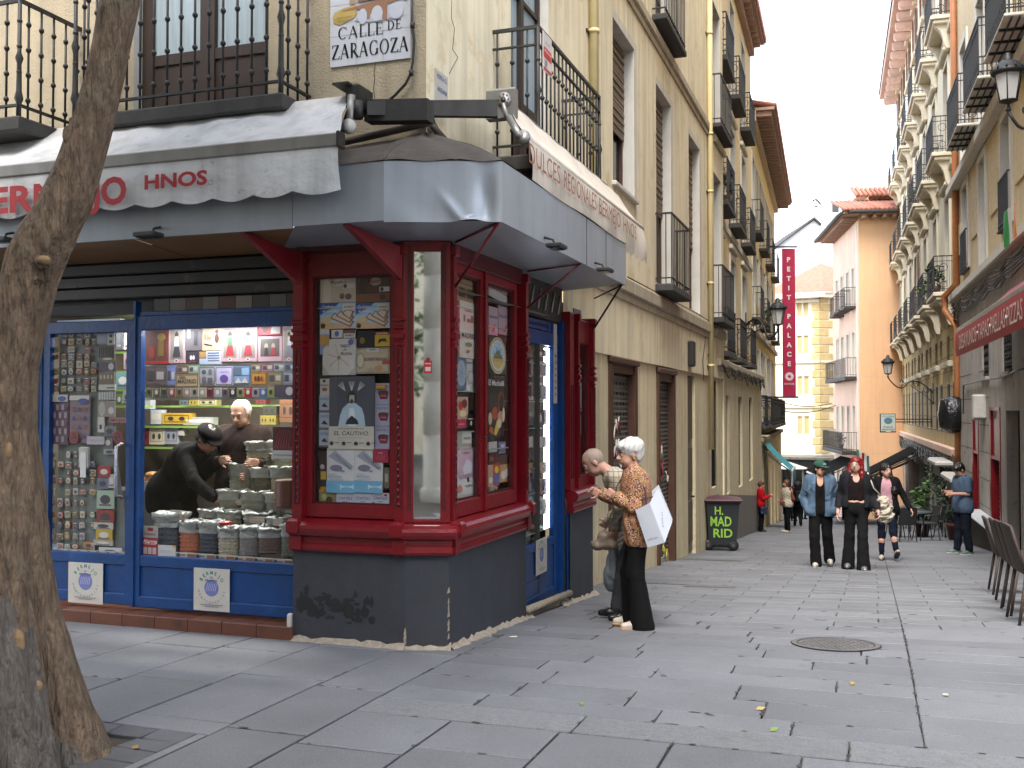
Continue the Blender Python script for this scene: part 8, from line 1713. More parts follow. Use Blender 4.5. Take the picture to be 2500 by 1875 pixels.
def right_awnings():
 M = pm('red_awning_cloth', '#8c1526', .6, var=.08, scale=3, streak=.15); q = 1.0
 a1 = FD.su(2342, q); a0 = FD.su(2500, q)-.6; zt = FD.zv(2342, 806, q); zb_ = FD.zv(2342, 868, q)
 T, v = awning('red awning lettered in white over the terrace chairs at the right', FD, a0, a1, .1, zt+.75, q, zt, (zt-zb_)-.02, M, M_ALU)
 mb = MB(); zc = zt-.05-(zt-zb_)*.47; wh = cm('#cbbdb6')
 for s_, u0, u1 in (('DESAYUNOS', 2344, 2386), ('TAPAS', 2390, 2417), ('PAELLAS', 2421, 2457), ('PIZZAS', 2461, 2500)):
  b, a = FD.su(u0, q+.07), FD.su(u1, q+.07); text(mb, s_, wh, FD.P((a+b)/2, q+.075, zc), -FD.d, (0, 0, 1), .26, abs(a-b), 'c', .0)
 for u in (2388, 2419, 2459): a = FD.su(u, q+.07); mb.lathe(FD.P(a, q+.07, zc), [(0, 0), (.035, 0), (.035, .006), (0, .006)], wh, 8, axis=FD.n)
 obj('lettering', mb, v)
 MK = pm('black_awning_cloth', '#0b0c0e', .95, var=.2, scale=4, spec=.05)
 for k in range(3):
  a = FD.su(2243-14*k, .1); awning('long black awning over the restaurant terrace, %s of three' % ('nearest', 'middle', 'farthest')[k], FD, a-.6, a+3.6, .1, .2-.35*k, 3.4, -1.55-.25*k, .0, MK, M_ALU)
 awning('black awning with a white front bar by the orange building', F3S, .5, 5.5, .1, -.95, 2.0, -1.9, .35, MK, cm('#b5b5b2'))
 awning('small teal awning jutting out from the yellow building', F7, 1.2, 4.2, .3, .5, 1.25, -.45, .42, pm('teal_awning_cloth', '#12808c', .6, var=.08), cm('#a5a8a5'))
 for k in range(2):
  a = FD.su(2286+34*k, .5); t = thing('awning_cassette', 'white folded awning cassette over the ivy terrace, %s' % ('farther', 'nearer')[k], 'awning', FD.P(a, .5, -.1)); mb = MB(); mb.box(FD, a-2.4, a, .3, .75, .18-.2*k, .34-.2*k, pm('off_white_casing', '#a3a19b', .5), .05); obj('casing', mb, t); mb = MB(); mb.box(FD, a-2.2, a-.2, .5, .62, -.12-.2*k, .17-.2*k, M_CABLE, .03); obj('cloth_roll', mb, t)
 p = at(1922, 1128, 58); t = thing('parasol', 'white open parasol far down the street', 'parasol', (p.x, p.y, p.z-2.2)); mb = MB(); mb.lathe(p-Vector((0, 0, .35)), [(1.15, 0), (1.12, .03), (.05, .38), (0, .42)], pm('white_parasol_cloth', '#c9c9c6', .7), 8, smooth=False); obj('canopy', mb, t); mb = MB(); mb.tube([p-Vector((0, 0, 2.4)), p], .03, M_IRON2, 6); obj('pole', mb, t)
 t = thing('flag', 'small green white and red flag hanging from the black awning', 'flag', at(2098, 1120, 40)); mb = MB(); fl = Frame((at(2091, 1100, 40).x, 40), (1, 0), (0, -1))
 for k, c in enumerate(('#2c6a48', '#b5b8b5', '#8c2426', '#b5b8b5', '#2c5a5a')): mb.grid(lambda i, j, k=k: fl.P(.10*k+.1*i+.0, .03*math.sin(j*5+k), at(2091, 1098, 40).z-.75*j-.06*k), 2, 5, cm(c))
 obj('cloth', mb, t)
right_awnings()
def chair(lab, p, yaw, m, group, hgt=.85, arms=False, slat=True):
 f = Frame((p.x, p.y), (math.cos(yaw), math.sin(yaw)), (-math.sin(yaw), math.cos(yaw))); z = ground(p.x, p.y)+.002; t = thing('terrace_chair', lab, 'chair', (p.x, p.y, z), group)   # d: sitting direction
 mb = MB(); mb.box(f, -.21, .22, -.21, .21, z+.43, z+.465, m, .012); obj('seat', mb, t)
 mb = MB(); mb.grid(lambda i, j: f.P(-.2-.10*j-.02*math.sin(i*math.pi), -.2+.4*i, z+.46+(hgt-.46)*j), 8, 8, m); mb.grid(lambda i, j: f.P(-.215-.10*j-.02*math.sin(i*math.pi), -.2+.4*i, z+.46+(hgt-.46)*j), 8, 8, m)
 mb.tube([f.P(-.2, -.21, z+.45), f.P(-.31, -.2, z+hgt), f.P(-.33, 0, z+hgt+.012), f.P(-.31, .2, z+hgt), f.P(-.2, .21, z+.45)], .015, m, 6); obj('backrest', mb, t)
 for a, n in ((-.19, -.19), (-.19, .19), (.2, -.19), (.2, .19)):
  mb = MB(); mb.tube([f.P(a, n, z+.44), f.P(a*1.35, n*1.12, z)], [.017, .013], m, 6); obj('leg', mb, t)
 if arms:
  for n in (-.23, .23): mb = MB(); mb.tube([f.P(-.26, n, z+.66), f.P(.15, n, z+.66), f.P(.2, n, z+.44)], .016, m, 6); obj('armrest', mb, t)
MRAT = pm('brown_woven_plastic', '#3a2f29', .6, var=.25, scale=60, bump=1, bscale=120); MDK = pm('charcoal_plastic', '#26282b', .5, var=.15)
for k, (u, v) in enumerate(((2480, 1450), (2508, 1478), (2530, 1500), (2552, 1522))):
 chair('tall-backed brown woven chair at the right edge, %s of the row' % ('farthest', 'second', 'third', 'nearest')[k], gpx(u, v), math.radians(-19+2*k), MRAT, 'brown terrace chairs at the right edge', .84)
def terrace():
 for k, (u, v) in enumerate(((2222, 1312), (2195, 1290))):
  p = gpx(u, v); z = p.z; t = thing('terrace_table', 'dark metal terrace table %s' % ('with pale top beside the man in blue', 'farther back behind the walking women')[k], 'table', p, 'terrace tables'); mb = MB(); mb.lathe((p.x, p.y, z+.72), [(0, 0), (.52, 0), (.52, .03), (0, .03)], pm('table_top', '#5c6468', .3, metal=.3), 4 if 0 else 24, sq=6); obj('tabletop', mb, t)
  for a in range(4): mb = MB(); c, s = math.cos(a*math.pi/2+.6), math.sin(a*math.pi/2+.6); mb.tube([(p.x+.4*c, p.y+.4*s, z+.72), (p.x+.42*c, p.y+.42*s, z)], .022, MDK, 6); obj('leg', mb, t)
 L = ['left of the pale table', 'in front of the pale table', 'right of the pale table, nearest', 'right of the pale table, farther', 'beside the far table, left', 'against the ivy, rightmost', 'beside the far table, right']
 for k, (u, v, y) in enumerate(((2192, 1318, 0), (2208, 1322, 90), (2262, 1320, 185), (2282, 1312, 170), (2180, 1298, 10), (2312, 1312, 200), (2240, 1298, 250))): chair('charcoal armchair of the terrace, '+L[k], gpx(u, v), math.radians(y), MDK, 'charcoal terrace chairs', .86, True)
 mb = MB(); rr = random.Random(3); cl = []
 for _ in range(46): u = rr.choice((2274, 2290, 2300, 2322, 2330))+rr.gauss(0, 6); v = rr.uniform(1115, 1285); cl.append((FD.Q(u, v, .15), .3, 26))
 t = thing('ivy', 'dark green ivy climbing the terrace front behind the charcoal chairs', 'plant', FD.Q(2300, 1300, .1)); leaves(mb, cl, 1, .07, M_LEAF2, 5); obj('foliage', mb, t); mb = MB()
 for u in (2276, 2300, 2328): mb.tube([FD.Q(u, 1300, .1), FD.Q(u+3, 1200, .12), FD.Q(u-2, 1110, .1)], .02, M_BARK, 5)
 obj('stem', mb, t)
 for k, (u, v, lab) in enumerate(((2252, 1310, 'bright green leafy potted plant behind the terrace chairs'), (2332, 1318, 'dark potted shrub in a clay pot beside the drainpipe'))):
  p = gpx(u, v); t = thing('potted_plant', lab, 'plant', p); mb = MB(); mb.lathe(p, [(.15, 0), (.22, .35), (.24, .36), (.24, .42), (.2, .42)], M_TERR, 14); obj('pot', mb, t); mb = MB(); leaves(mb, [(p+Vector((rr.uniform(-.2, .2), rr.uniform(-.2, .2), .6+.16*q)), .26, 40) for q in range(6)], 1, .09, M_LEAF if k == 0 else M_LEAF2, k); obj('foliage', mb, t)
terrace()
def manhole():
 c = gpx(2040, 1573); t = thing('manhole_cover', 'round cast iron manhole cover set in the grey paving', 'manhole cover', c); mb = MB(); MI = pm('worn_cast_iron', '#5f5d5c', .6, metal=.2, var=.25, scale=12, bump=.6, bscale=60); sx = (ground(c.x+.5, c.y)-ground(c.x-.5, c.y)); sy = (ground(c.x, c.y+.5)-ground(c.x, c.y-.5))
 Z = lambda x, y, d: (c.x+x, c.y+y, c.z+x*sx+y*sy+d)
 def ring(r0, r1, d, m): n = 48; mb.add([Z(r*math.cos(2*math.pi*i/n), r*math.sin(2*math.pi*i/n), d) for r in (r0, r1) for i in range(n)], [(i, (i+1) % n, n+(i+1) % n, n+i) for i in range(n)], m)
 ring(0.001, .27, .0045, MI); ring(.27, .28, .0025, M_CABLE); ring(.28, .315, .007, MI); ring(.315, .325, .003, M_CABLE)
 for i in range(-9, 10):
  for j in range(-9, 10):
   x, y = i*.04, j*.04
   if math.hypot(x, y) < .25: mb.add([Z(x-.015, y-.006, .007), Z(x+.015, y-.006, .007), Z(x+.015, y+.006, .007), Z(x-.015, y+.006, .007)] if (i+j) % 2 else [Z(x-.006, y-.015, .007), Z(x+.006, y-.015, .007), Z(x+.006, y+.015, .007), Z(x-.006, y+.015, .007)], [(0, 1, 2, 3)], MI)
 obj('cover', mb, t)
 for k, (u, v, w, l) in enumerate(((1738, 1367, .55, .2), (1732, 1432, .3, .16), (1608, 1425, .35, .05))):
  p = gpx(u, v); f = Frame((p.x, p.y), FB.n.xy, FB.d.xy); mb = MB(); g = lambda a, n: Vector((*f.P(a, n, 0).xy, ground(*f.P(a, n, 0).xy)+.005)); mb.quad(g(-w, -l), g(w, -l), g(w, l), g(-w, l), MI); tag(obj('drain_cover', mb), 'flat iron cover in the paving %s' % ('in front of the wheeled bin', 'between the bin and the old couple', 'by the foot of the cream wall')[k], 'drain cover')
 rr = random.Random(4)
 for k, (u, v, c_) in enumerate(((1420, 1721, '#5f7a3a'), (1890, 1784, '#6a8040'), (1620, 1650, '#7a8a4a'), (2081, 1671, '#8a7440'), (1857, 1733, '#9a8a5a'), (1733, 1745, '#7a5a34'), (330, 1828, '#8a7034'), (2308, 1699, '#a39c8a'), (262, 1790, '#8a7a3a'))):
  p = gpx(u, v); a = rr.uniform(0, 6); mb = MB(); d = Vector((math.cos(a), math.sin(a), 0)); e = Vector((-d.y, d.x, 0)); L = .035
  mb.add([p-d*L+Vector((0, 0, .006)), p+e*.016+Vector((0, 0, .016)), p+d*L+Vector((0, 0, .012)), p-e*.016+Vector((0, 0, .004)), p+Vector((0, 0, .008))], [(0, 4, 1), (1, 4, 2), (2, 4, 3), (3, 4, 0)], pm('fallen_'+c_[1:], c_, .6))
  tag(obj('fallen_leaf', mb), ('green fallen leaf on the slab in front of the shop corner', 'green fallen leaf on the large slab at bottom right', 'small green leaf on the pale granite band', 'brown curled leaf below the manhole cover', 'pale dry leaf in the middle foreground', 'tiny brown leaf on the joint of the foreground slabs', 'yellow leaf on the small pavers by the tree pit', 'pale scrap of leaf at the right foreground', 'yellow leaf lying in the tree pit soil')[k], 'leaf')
 p = gpx(1253, 1558); mb = MB(); mb.tube([p+Vector((-.03, 0, .01)), p+Vector((.03, .01, .01))], .005, cm('#c9c6c0'), 6); tag(obj('cigarette_end', mb), 'white cigarette end lying on the paving by the plinth', 'litter')
 mb = MB()
 for (A, B, s) in (((1890, 1000), (2040, 990), .25), ((1900, 980), (2030, 985), .2)):
  a, b = at(*A, 48), at(*B, 54); mb.tube([a.lerp(b, i/12)-Vector((0, 0, s*math.sin(math.pi*i/12))) for i in range(13)], .02, M_CABLE, 4)
 tag(obj('street_cable', mb), 'thin cables strung across the far end of the street', 'cable')
manhole()
def clutter():
 a0, a1 = FD.su(2488, .66), FD.su(2458, .66); z1, z0 = FD.zv(2470, 500, .66), FD.zv(2470, 590, .66)
 t = thing('flag', 'green white and orange flag draped over a balcony at the right edge', 'flag', FD.P((a0+a1)/2, .66, z0))
 for k, c in enumerate(('#d07a1e', '#c9c9c4', '#1f8a4a')):
  mb = MB(); d = (a1-a0)/3; mb.grid(lambda i, j: FD.P(a0+d*(k+i), .66+.02*math.sin(k*2+i*3+j*2), z0+(z1-z0)*j), 4, 6, cm(c)); obj('stripe', mb, t)
 rr = random.Random(31)
 for k, (F, s_, n, z, lab) in enumerate(((F6, 2.6, .2, 6.84, 'potted plant on the middle balcony of the tan building'), (F7, 5.2, .2, 4.9, 'potted plant on a balcony of the yellow building'), (FD, 21.4, .4, 5.15, 'potted plant on the lowest corbelled balcony nearest the rusty drainpipe'), (FD, 29.5, .4, 9.26, 'potted plant on a middle corbelled balcony'), (F3S, 3.5, .4, -.5, 'leafy pot on the lowest balcony of the orange building'), (FD, 25.3, .4, 5.15, 'trailing plant on the second lowest corbelled balcony'))):
  p = F.P(s_, n, z); t = thing('potted_plant', lab, 'plant', p); mb = MB(); mb.lathe(p, [(.1, 0), (.15, .25), (.13, .25)], M_TERR, 10); obj('pot', mb, t); mb = MB(); leaves(mb, [(p+Vector((rr.uniform(-.1, .1), rr.uniform(-.1, .1), .4+.12*q)), .24, 28) for q in range(4)], 1, .08, M_LEAF if k % 2 else M_LEAF2, k); obj('foliage', mb, t)
clutter()
# ------------------------------------------------------------ people
def fabric(name, col, **k): return pm(name, col, k.pop('rough', .9), var=k.pop('var', .12), scale=k.pop('scale', 9), bump=.25, bscale=120, spec=.2, **k)
def paisley():
 m, N, L, B = new('paisley_fabric'); tc = N.new('ShaderNodeTexCoord'); v = N.new('ShaderNodeTexVoronoi'); v.inputs['Scale'].default_value = 15; no = N.new('ShaderNodeTexNoise'); no.inputs['Scale'].default_value = 18; no.inputs['Detail'].default_value = 3
 L.new(tc.outputs['Object'], no.inputs['Vector']); mx = N.new('ShaderNodeVectorMath'); mx.operation = 'MULTIPLY_ADD'; mx.inputs[1].default_value = (.12, .12, .12); L.new(no.outputs['Color'], mx.inputs[0]); L.new(tc.outputs['Object'], mx.inputs[2]); L.new(mx.outputs[0], v.inputs['Vector'])
 r = N.new('ShaderNodeValToRGB'); r.color_ramp.interpolation = 'CONSTANT'; e = r.color_ramp.elements; e[0].position = 0; e[0].color = (*hx('#a88a5c'), 1); e[1].position = .18; e[1].color = (*hx('#6a1c1a'), 1)
 for p, c in ((.34, '#b59a6c'), (.48, '#33203c'), (.6, '#96483c'), (.7, '#b59c74'), (.84, '#7a2a26')): q = e.new(p); q.color = (*hx(c), 1)
 w = N.new('ShaderNodeMath'); w.operation = 'FRACT'; m3 = N.new('ShaderNodeMath'); m3.operation = 'MULTIPLY'; m3.inputs[1].default_value = 1.5; L.new(v.outputs['Distance'], m3.inputs[0]); s = N.new('ShaderNodeSeparateColor'); L.new(v.outputs['Color'], s.inputs[0]); ad = N.new('ShaderNodeMath'); L.new(m3.outputs[0], ad.inputs[0]); L.new(s.outputs[0], ad.inputs[1]); L.new(ad.outputs[0], w.inputs[0]); L.new(w.outputs[0], r.inputs['Fac']); L.new(r.outputs['Color'], B.inputs['Base Color']); B.inputs['Roughness'].default_value = .85; return m
def plaid():
 m, N, L, B = new('checked_shirt_fabric'); tc = N.new('ShaderNodeTexCoord'); s = N.new('ShaderNodeSeparateXYZ'); L.new(tc.outputs['Object'], s.inputs[0]); outs = []
 for a in ('X', 'Y', 'Z'):
  k = N.new('ShaderNodeMath'); k.operation = 'MULTIPLY'; k.inputs[1].default_value = 22; L.new(s.outputs[a], k.inputs[0]); f = N.new('ShaderNodeMath'); f.operation = 'FRACT'; L.new(k.outputs[0], f.inputs[0]); g = N.new('ShaderNodeMath'); g.operation = 'GREATER_THAN'; g.inputs[1].default_value = .86; L.new(f.outputs[0], g.inputs[0]); outs.append(g.outputs[0])
 a = N.new('ShaderNodeMath'); a.operation = 'MAXIMUM'; L.new(outs[0], a.inputs[0]); L.new(outs[2], a.inputs[1]); mx = N.new('ShaderNodeMix'); mx.data_type = 'RGBA'; L.new(a.outputs[0], mx.inputs['Factor']); mx.inputs['A'].default_value = (*hx('#a39c8c'), 1); mx.inputs['B'].default_value = (*hx('#6e6250'), 1); L.new(mx.outputs['Result'], B.inputs['Base Color']); B.inputs['Roughness'].default_value = .9; return m
DEF = dict(hl=(-.085, 0, .88), hr=(.085, 0, .88), kl=(-.09, .02, .47), kr=(.09, .02, .47), al=(-.09, -.01, .08), ar=(.09, -.01, .08), sl=(-.165, 0, 1.345), sr=(.165, 0, 1.345), el=(-.21, -.03, 1.07), er=(.21, -.03, 1.07), wl=(-.22, .05, .83), wr=(.22, .05, .83), nk=(0, -.005, 1.42), hd=(0, .02, 1.53))
def rot(yaw, pitch=0, roll=0): return (Matrix.Rotation(yaw, 3, 'Z') @ Matrix.Rotation(pitch, 3, 'X') @ Matrix.Rotation(roll, 3, 'Y'))
class Person:
 def __init__(s, label, loc, face, H=1.65, J=None, skin='#a9806a', hp=(0, 0, 0), vox=.012, build=1.0, hands=True, curl=(.5, .5), cat='person'):
  s.k = H/1.65; s.loc = Vector(loc); s.vox = vox; s.b = build; f = Vector((face[0], face[1], 0)).normalized(); s.R = rot(math.atan2(-f.x, f.y)); s.J = dict(DEF); s.J.update(J or {})
  s.t = thing('person', label, cat, s.loc); s.HR = s.R @ rot(math.radians(hp[0]), math.radians(hp[1]), math.radians(hp[2])); s.skin = pm('skin_'+skin[1:], skin, .55, var=.06, scale=18)
  s.curl = curl; s.hands = hands; s.body()
 def W(s, p): return np.array(s.loc + s.R @ (Vector(p)*s.k))
 def j(s, n): return s.W(s.J[n])
 def Hd(s, p): return np.array(Vector(s.j('hd')) + s.HR @ (Vector(p)*s.k))
 def out(s, name, d, mat, vox=None, noise=None, par=None):
  if noise: d.noise = noise
  V, F = d.mesh(vox or s.vox); return fastmesh(name, V, F, mat, par or s.t)
 def torso(s, d, inf=0, t0=0, t1=1, wide=0):
  k = s.k; hc = (s.j('hl')+s.j('hr'))/2; sc_ = (s.j('sl')+s.j('sr'))/2; hv = s.j('hr')-s.j('hl'); sv = s.j('sr')-s.j('sl'); hv /= np.linalg.norm(hv); sv /= np.linalg.norm(sv)
  for t, w, r in ((0, .085, .105), (.16, .075, .105), (.36, .06, .092), (.56, .065, .095), (.76, .085, .100), (.93, .10, .08)):
   if t < t0-.01 or t > t1+.01: continue
   c = hc+(sc_-hc)*t; v = hv*(1-t)+sv*t; w2 = (w*s.b+wide)*k; d.cap(c-v*w2, c+v*w2, (r*s.b+inf)*k, k=.06*k)
  return d
 def arm(s, d, sd, inf=0, upto=1.0, cuff=0):
  k = s.k; a, b, c = s.j('s'+sd), s.j('e'+sd), s.j('w'+sd)
  if upto >= 1: d.cap(a, b, (.046+inf)*k, (.037+inf)*k, .03*k); e = b+(c-b)*min(1, (upto-1));
  if upto > 1: d.cap(b, e, (.037+inf)*k, (.028+inf+cuff)*k, .02*k)
  if upto < 1: d.cap(a, a+(b-a)*upto, (.050+inf)*k, (.047+inf)*k, .03*k)
 def hand(s, d, sd, curl):
  k = s.k; e, w = Vector(s.j('e'+sd)), Vector(s.j('w'+sd)); ax = (w-e).normalized(); side = 1 if sd == 'r' else -1; fw = s.R @ Vector((0, 1, 0)); nrm = (s.R @ Vector((-side, 0, 0))); nrm = (nrm-ax*nrm.dot(ax)); nrm = nrm.normalized() if nrm.length > .1 else fw; ac = ax.cross(nrm).normalized()
  if ac.dot(fw) < 0: ac = -ac
  for o in (-.018, .0, .018): d.cap(w+ac*o*k, w+ax*.075*k+ac*o*1.25*k, .017*k, .014*k, .008*k)
  for i, (o, L) in enumerate(((.030, .068), (.011, .076), (-.009, .070), (-.028, .055))):
   c = curl+.12*i; b = w+ax*.078*k+ac*o*k; m = b+(ax*math.cos(c*.7)+nrm*math.sin(c*.7))*L*.5*k; t = m+(ax*math.cos(c*1.6)+nrm*math.sin(c*1.6))*L*.5*k; d.cap(b, m, .0095*k, .0088*k, .004*k); d.cap(m, t, .0088*k, .0075*k, .003*k)
  b = w+ax*.02*k+ac*.024*k; m = b+(ax*.6+ac*.7+nrm*.2).normalized()*.04*k; t = m+(ax*.8+ac*.25+nrm*.4).normalized()*.032*k; d.cap(b, m, .013*k, .0105*k, .008*k); d.cap(m, t, .0105*k, .0085*k, .003*k)
 def body(s):
  k = s.k; d = SDF(.03*k); s.torso(d, -.01)
  for sd in 'lr':
   s.arm(d, sd, -.001, 2)
   if s.hands: s.hand(d, sd, s.curl[0 if sd == 'l' else 1])
   h, kn, a = s.j('h'+sd), s.j('k'+sd), s.j('a'+sd); d.cap(h, kn, .078*k*s.b, .052*k, .04*k); d.cap(kn, kn+(a-kn)*.35, .05*k, .053*k, .03*k); d.cap(kn+(a-kn)*.35, a, .052*k, .034*k, .03*k)
  nk = s.j('nk'); d.cap(nk-(nk-s.Hd((0, -.02, -.04)))*(-.0)+0, s.Hd((0, -.015, -.04)), .056*k, .052*k, .03*k); d.cap(s.j('sl')*.7+nk*.3, s.j('sr')*.7+nk*.3, .05*k, k=.05*k)
  HR = np.array(s.HR); E = lambda p, r, kk=.02: d.ell(s.Hd(p), np.array(r)*k, HR, kk*k)
  E((0, -.012, .028), (.076, .094, .088)); E((0, .022, -.03), (.060, .072, .078)); E((0, .05, -.088), (.030, .030, .022)); E((.028, .04, -.06), (.03, .035, .03)); E((-.028, .04, -.06), (.03, .035, .03))
  C_ = lambda a, b, r1, r2, kk=.008: d.cap(s.Hd(a), s.Hd(b), r1*k, r2*k, kk*k)
  C_((0, .092, .006), (0, .112, -.026), .009, .013); C_((-.014, .098, -.03), (.014, .098, -.03), .008, .008); C_((-.034, .078, .022), (.034, .078, .022), .012, .012, .015)
  C_((-.016, .088, -.056), (.016, .088, -.056), .0075, .0075); C_((-.013, .086, -.066), (.013, .086, -.066), .0085, .0085)
  for x in (-1, 1): E((x*.074, -.008, -.008), (.012, .020, .031), .006)
  s.out('body', d, s.skin, min(s.vox, .009 if s.vox < .0115 else s.vox))
  if s.vox < .016:
   mb = MB()
   for x in (-1, 1):
    c = Vector(s.Hd((x*.031, .083, .004))); fw = s.HR @ Vector((0, 1, 0)); mb.lathe(c-fw*.006*k, [(.0, 0), (.0125*k, .001), (.012*k, .006*k), (.007*k, .0105*k), (0, .011*k)], cm('#a9a39c', .3), 10, axis=fw); mb.lathe(c+fw*.0036*k, [(.0, 0), (.0062*k, 0), (.005*k, .0022*k), (0, .003*k)], cm('#1f1612', .2), 10, axis=fw)
   obj('eye', mb, s.t); mb = MB(); br = cm('#2a1e18' if s.J.get('brow') is None else s.J['brow'])
   for x in (-1, 1): mb.tube([s.Hd((x*.016, .093, .026)), s.Hd((x*.034, .091, .032)), s.Hd((x*.052, .078, .026))], .0035*k, br, 5)
   obj('eyebrow', mb, s.t); mb = MB(); mb.tube([s.Hd((-.022, .090, -.060)), s.Hd((0, .0975, -.058)), s.Hd((.022, .090, -.060))], [.002*k, .0055*k, .002*k], cm('#7a3f38'), 6); obj('lips', mb, s.t)
 def top(s, mat, inf=.014, sleeve=2, t0=.0, name='shirt', neck=.06, noise=(.006, 28, 1, .6), hem=0, cuff=0, wide=0, openfront=0, vneck=0):
  k = s.k; d = SDF(.03*k); s.torso(d, inf, t0, 1, wide)
  if hem: c = (s.j('hl')+s.j('hr'))/2; hv = s.j('hr')-s.j('hl'); hv /= np.linalg.norm(hv); d.cap(c-hv*.085*k+np.array([0, 0, -hem*k]), c+hv*.085*k+np.array([0, 0, -hem*k]), (.105*s.b+inf)*k, k=.05*k)
  if sleeve is not None:
   for sd in 'lr': s.arm(d, sd, inf*(.8 if sleeve >= 1 else 1.1), sleeve, cuff)
  if sleeve is not None: nk = s.j('nk'); d.cap(s.j('sl')*.75+nk*.25, s.j('sr')*.75+nk*.25, (.05+inf)*k, k=.05*k)
  up = np.array(s.R @ Vector((0, .12, 1))); nk = s.j('nk'); d.cutell(nk+up*(.04*k)+np.array(s.R @ Vector((0, .035, 0)))*k, (neck*1.15*k, neck*1.3*k, (.055+vneck)*k), np.array(s.R))
  if vneck: d.cutell(s.W((0, .13, 1.36)), (.06*k, .1*k, (.07+vneck)*k), np.array(s.R))
  if openfront: d.cutell(s.W((0, .2, 1.05)), (openfront*k, .26*k, .6*k), np.array(s.R))
  c = (s.j('hl')+s.j('hr'))/2; d.cut(c+np.array([0, 0, -(.07+hem)*k]), (0, 0, -1))
  return s.out(name, d, mat, noise=noise)
 def legs(s, mat, inf=.016, flare=0, hem=.95, name='trousers', noise=(.006, 22, 5, .5), top=.12):
  k = s.k; d = SDF(.025*k); c = (s.j('hl')+s.j('hr'))/2; hv = s.j('hr')-s.j('hl'); hv /= np.linalg.norm(hv); d.cap(c-hv*.08*k*s.b, c+hv*.08*k*s.b, (.105*s.b+inf*.7)*k, k=.04*k); u = np.array([0, 0, top*k*.6]); d.cap(c-hv*.06*k*s.b+u, c+hv*.06*k*s.b+u, (.098*s.b+inf*.5)*k, k=.05*k)
  for sd in 'lr':
   h, kn, a = s.j('h'+sd), s.j('k'+sd), s.j('a'+sd); e = kn+(a-kn)*hem; d.cap(h, kn, (.080*s.b+inf)*k, (.054+inf+flare*.25)*k, .03*k); d.cap(kn, e, (.054+inf+flare*.25)*k, (.040+inf+flare)*k, .02*k)
   ax = (a-kn)/np.linalg.norm(a-kn)
  return s.out(name, d, mat, noise=noise)
 def shoes(s, mat, sole=None, L=.15, nm='shoe', pitch=None):
  k = s.k
  for i, sd in enumerate('lr'):
   a = s.j('a'+sd); f = s.R @ Vector((.12 if sd == 'r' else -.12, 1, 0)); p = (pitch or {}).get(sd, 0); f = (f.normalized()*math.cos(p)+Vector((0, 0, 1))*math.sin(p)); dn = Vector((0, 0, -1))*math.cos(p)+ (s.R @ Vector((0, 1, 0)))*math.sin(p); f = np.array(f); dn = np.array(dn); low = a+dn*.042*k; d = SDF(.02*k)
   d.cap(low-f*.045*k, low+f*L*.55*k, .038*k, .042*k); d.cap(low+f*L*.5*k, low+f*L*k-dn*-.004, .04*k, .030*k); d.cap(a, low-f*.02*k, .036*k, .04*k); d.cut(low+dn*.028*k, dn); o = s.out(nm, d, mat, min(s.vox, .01))
   if sole: b = SDF(.01); q = low+dn*.024*k; b.cap(q-f*.05*k, q+f*L*.5*k, .038*k, .044*k); b.cap(q+f*L*.5*k, q+f*L*1.03*k, .042*k, .033*k); b.cut(q+dn*.014*k, dn); b.cut(q-dn*.010*k, -dn); s.out('sole', b, sole, min(s.vox, .008), par=o)
 def hair(s, mat, kind='short', seed=1):
  k = s.k; d = SDF(.02*k); HR = np.array(s.HR); E = lambda p, r: d.ell(s.Hd(p), np.array(r)*k, HR); nz = (.007, 60, seed, .5)
  if kind in ('crop', 'thin'):
   q = .004 if kind == 'crop' else .009; E((0, -.016, .026), (.076+q, .094+q, .086+q)); d.cutell(s.Hd((0, .12, .03)), np.array((.2, .09 if q > .005 else .105, .15))*k, HR); nz = (.002 if q < .005 else .005, 70, seed, 1)
  elif kind == 'rim': E((0, -.035, .0), (.083, .080, .055)); E((.078, -.02, .015), (.016, .05, .045)); E((-.078, -.02, .015), (.016, .05, .045)); d.cutell(s.Hd((0, .11, .02)), np.array((.2, .09, .12))*k, HR); d.cutell(s.Hd((0, .02, .11)), np.array((.068, .14, .09))*k, HR); nz = (.003, 70, seed, 1)
  else:
   E((0, -.018, .042), (.088, .104, .092)); d.cutell(s.Hd((0, .115, -.035)), np.array((.072, .075, .085))*k, HR)
   if kind == 'bouffant': E((0, -.03, .055), (.098, .112, .088)); E((0, -.06, .0), (.085, .07, .085)); E((0, .06, .075), (.07, .05, .04))
   if kind == 'short': E((0, -.05, .0), (.078, .06, .07)); E((0, .05, .085), (.07, .05, .03))
   if kind == 'bob': E((0, -.05, -.02), (.098, .07, .09)); E((.075, .0, -.01), (.03, .05, .085)); E((-.075, .0, -.01), (.03, .05, .085))
   if kind == 'bun': E((0, -.05, -.02), (.085, .06, .07)); E((0, -.10, -.05), (.06, .05, .05))
   if kind == 'afro': E((0, -.03, .04), (.15, .15, .14)); E((0, -.05, -.08), (.14, .1, .12)); nz = (.012, 50, seed, 1)
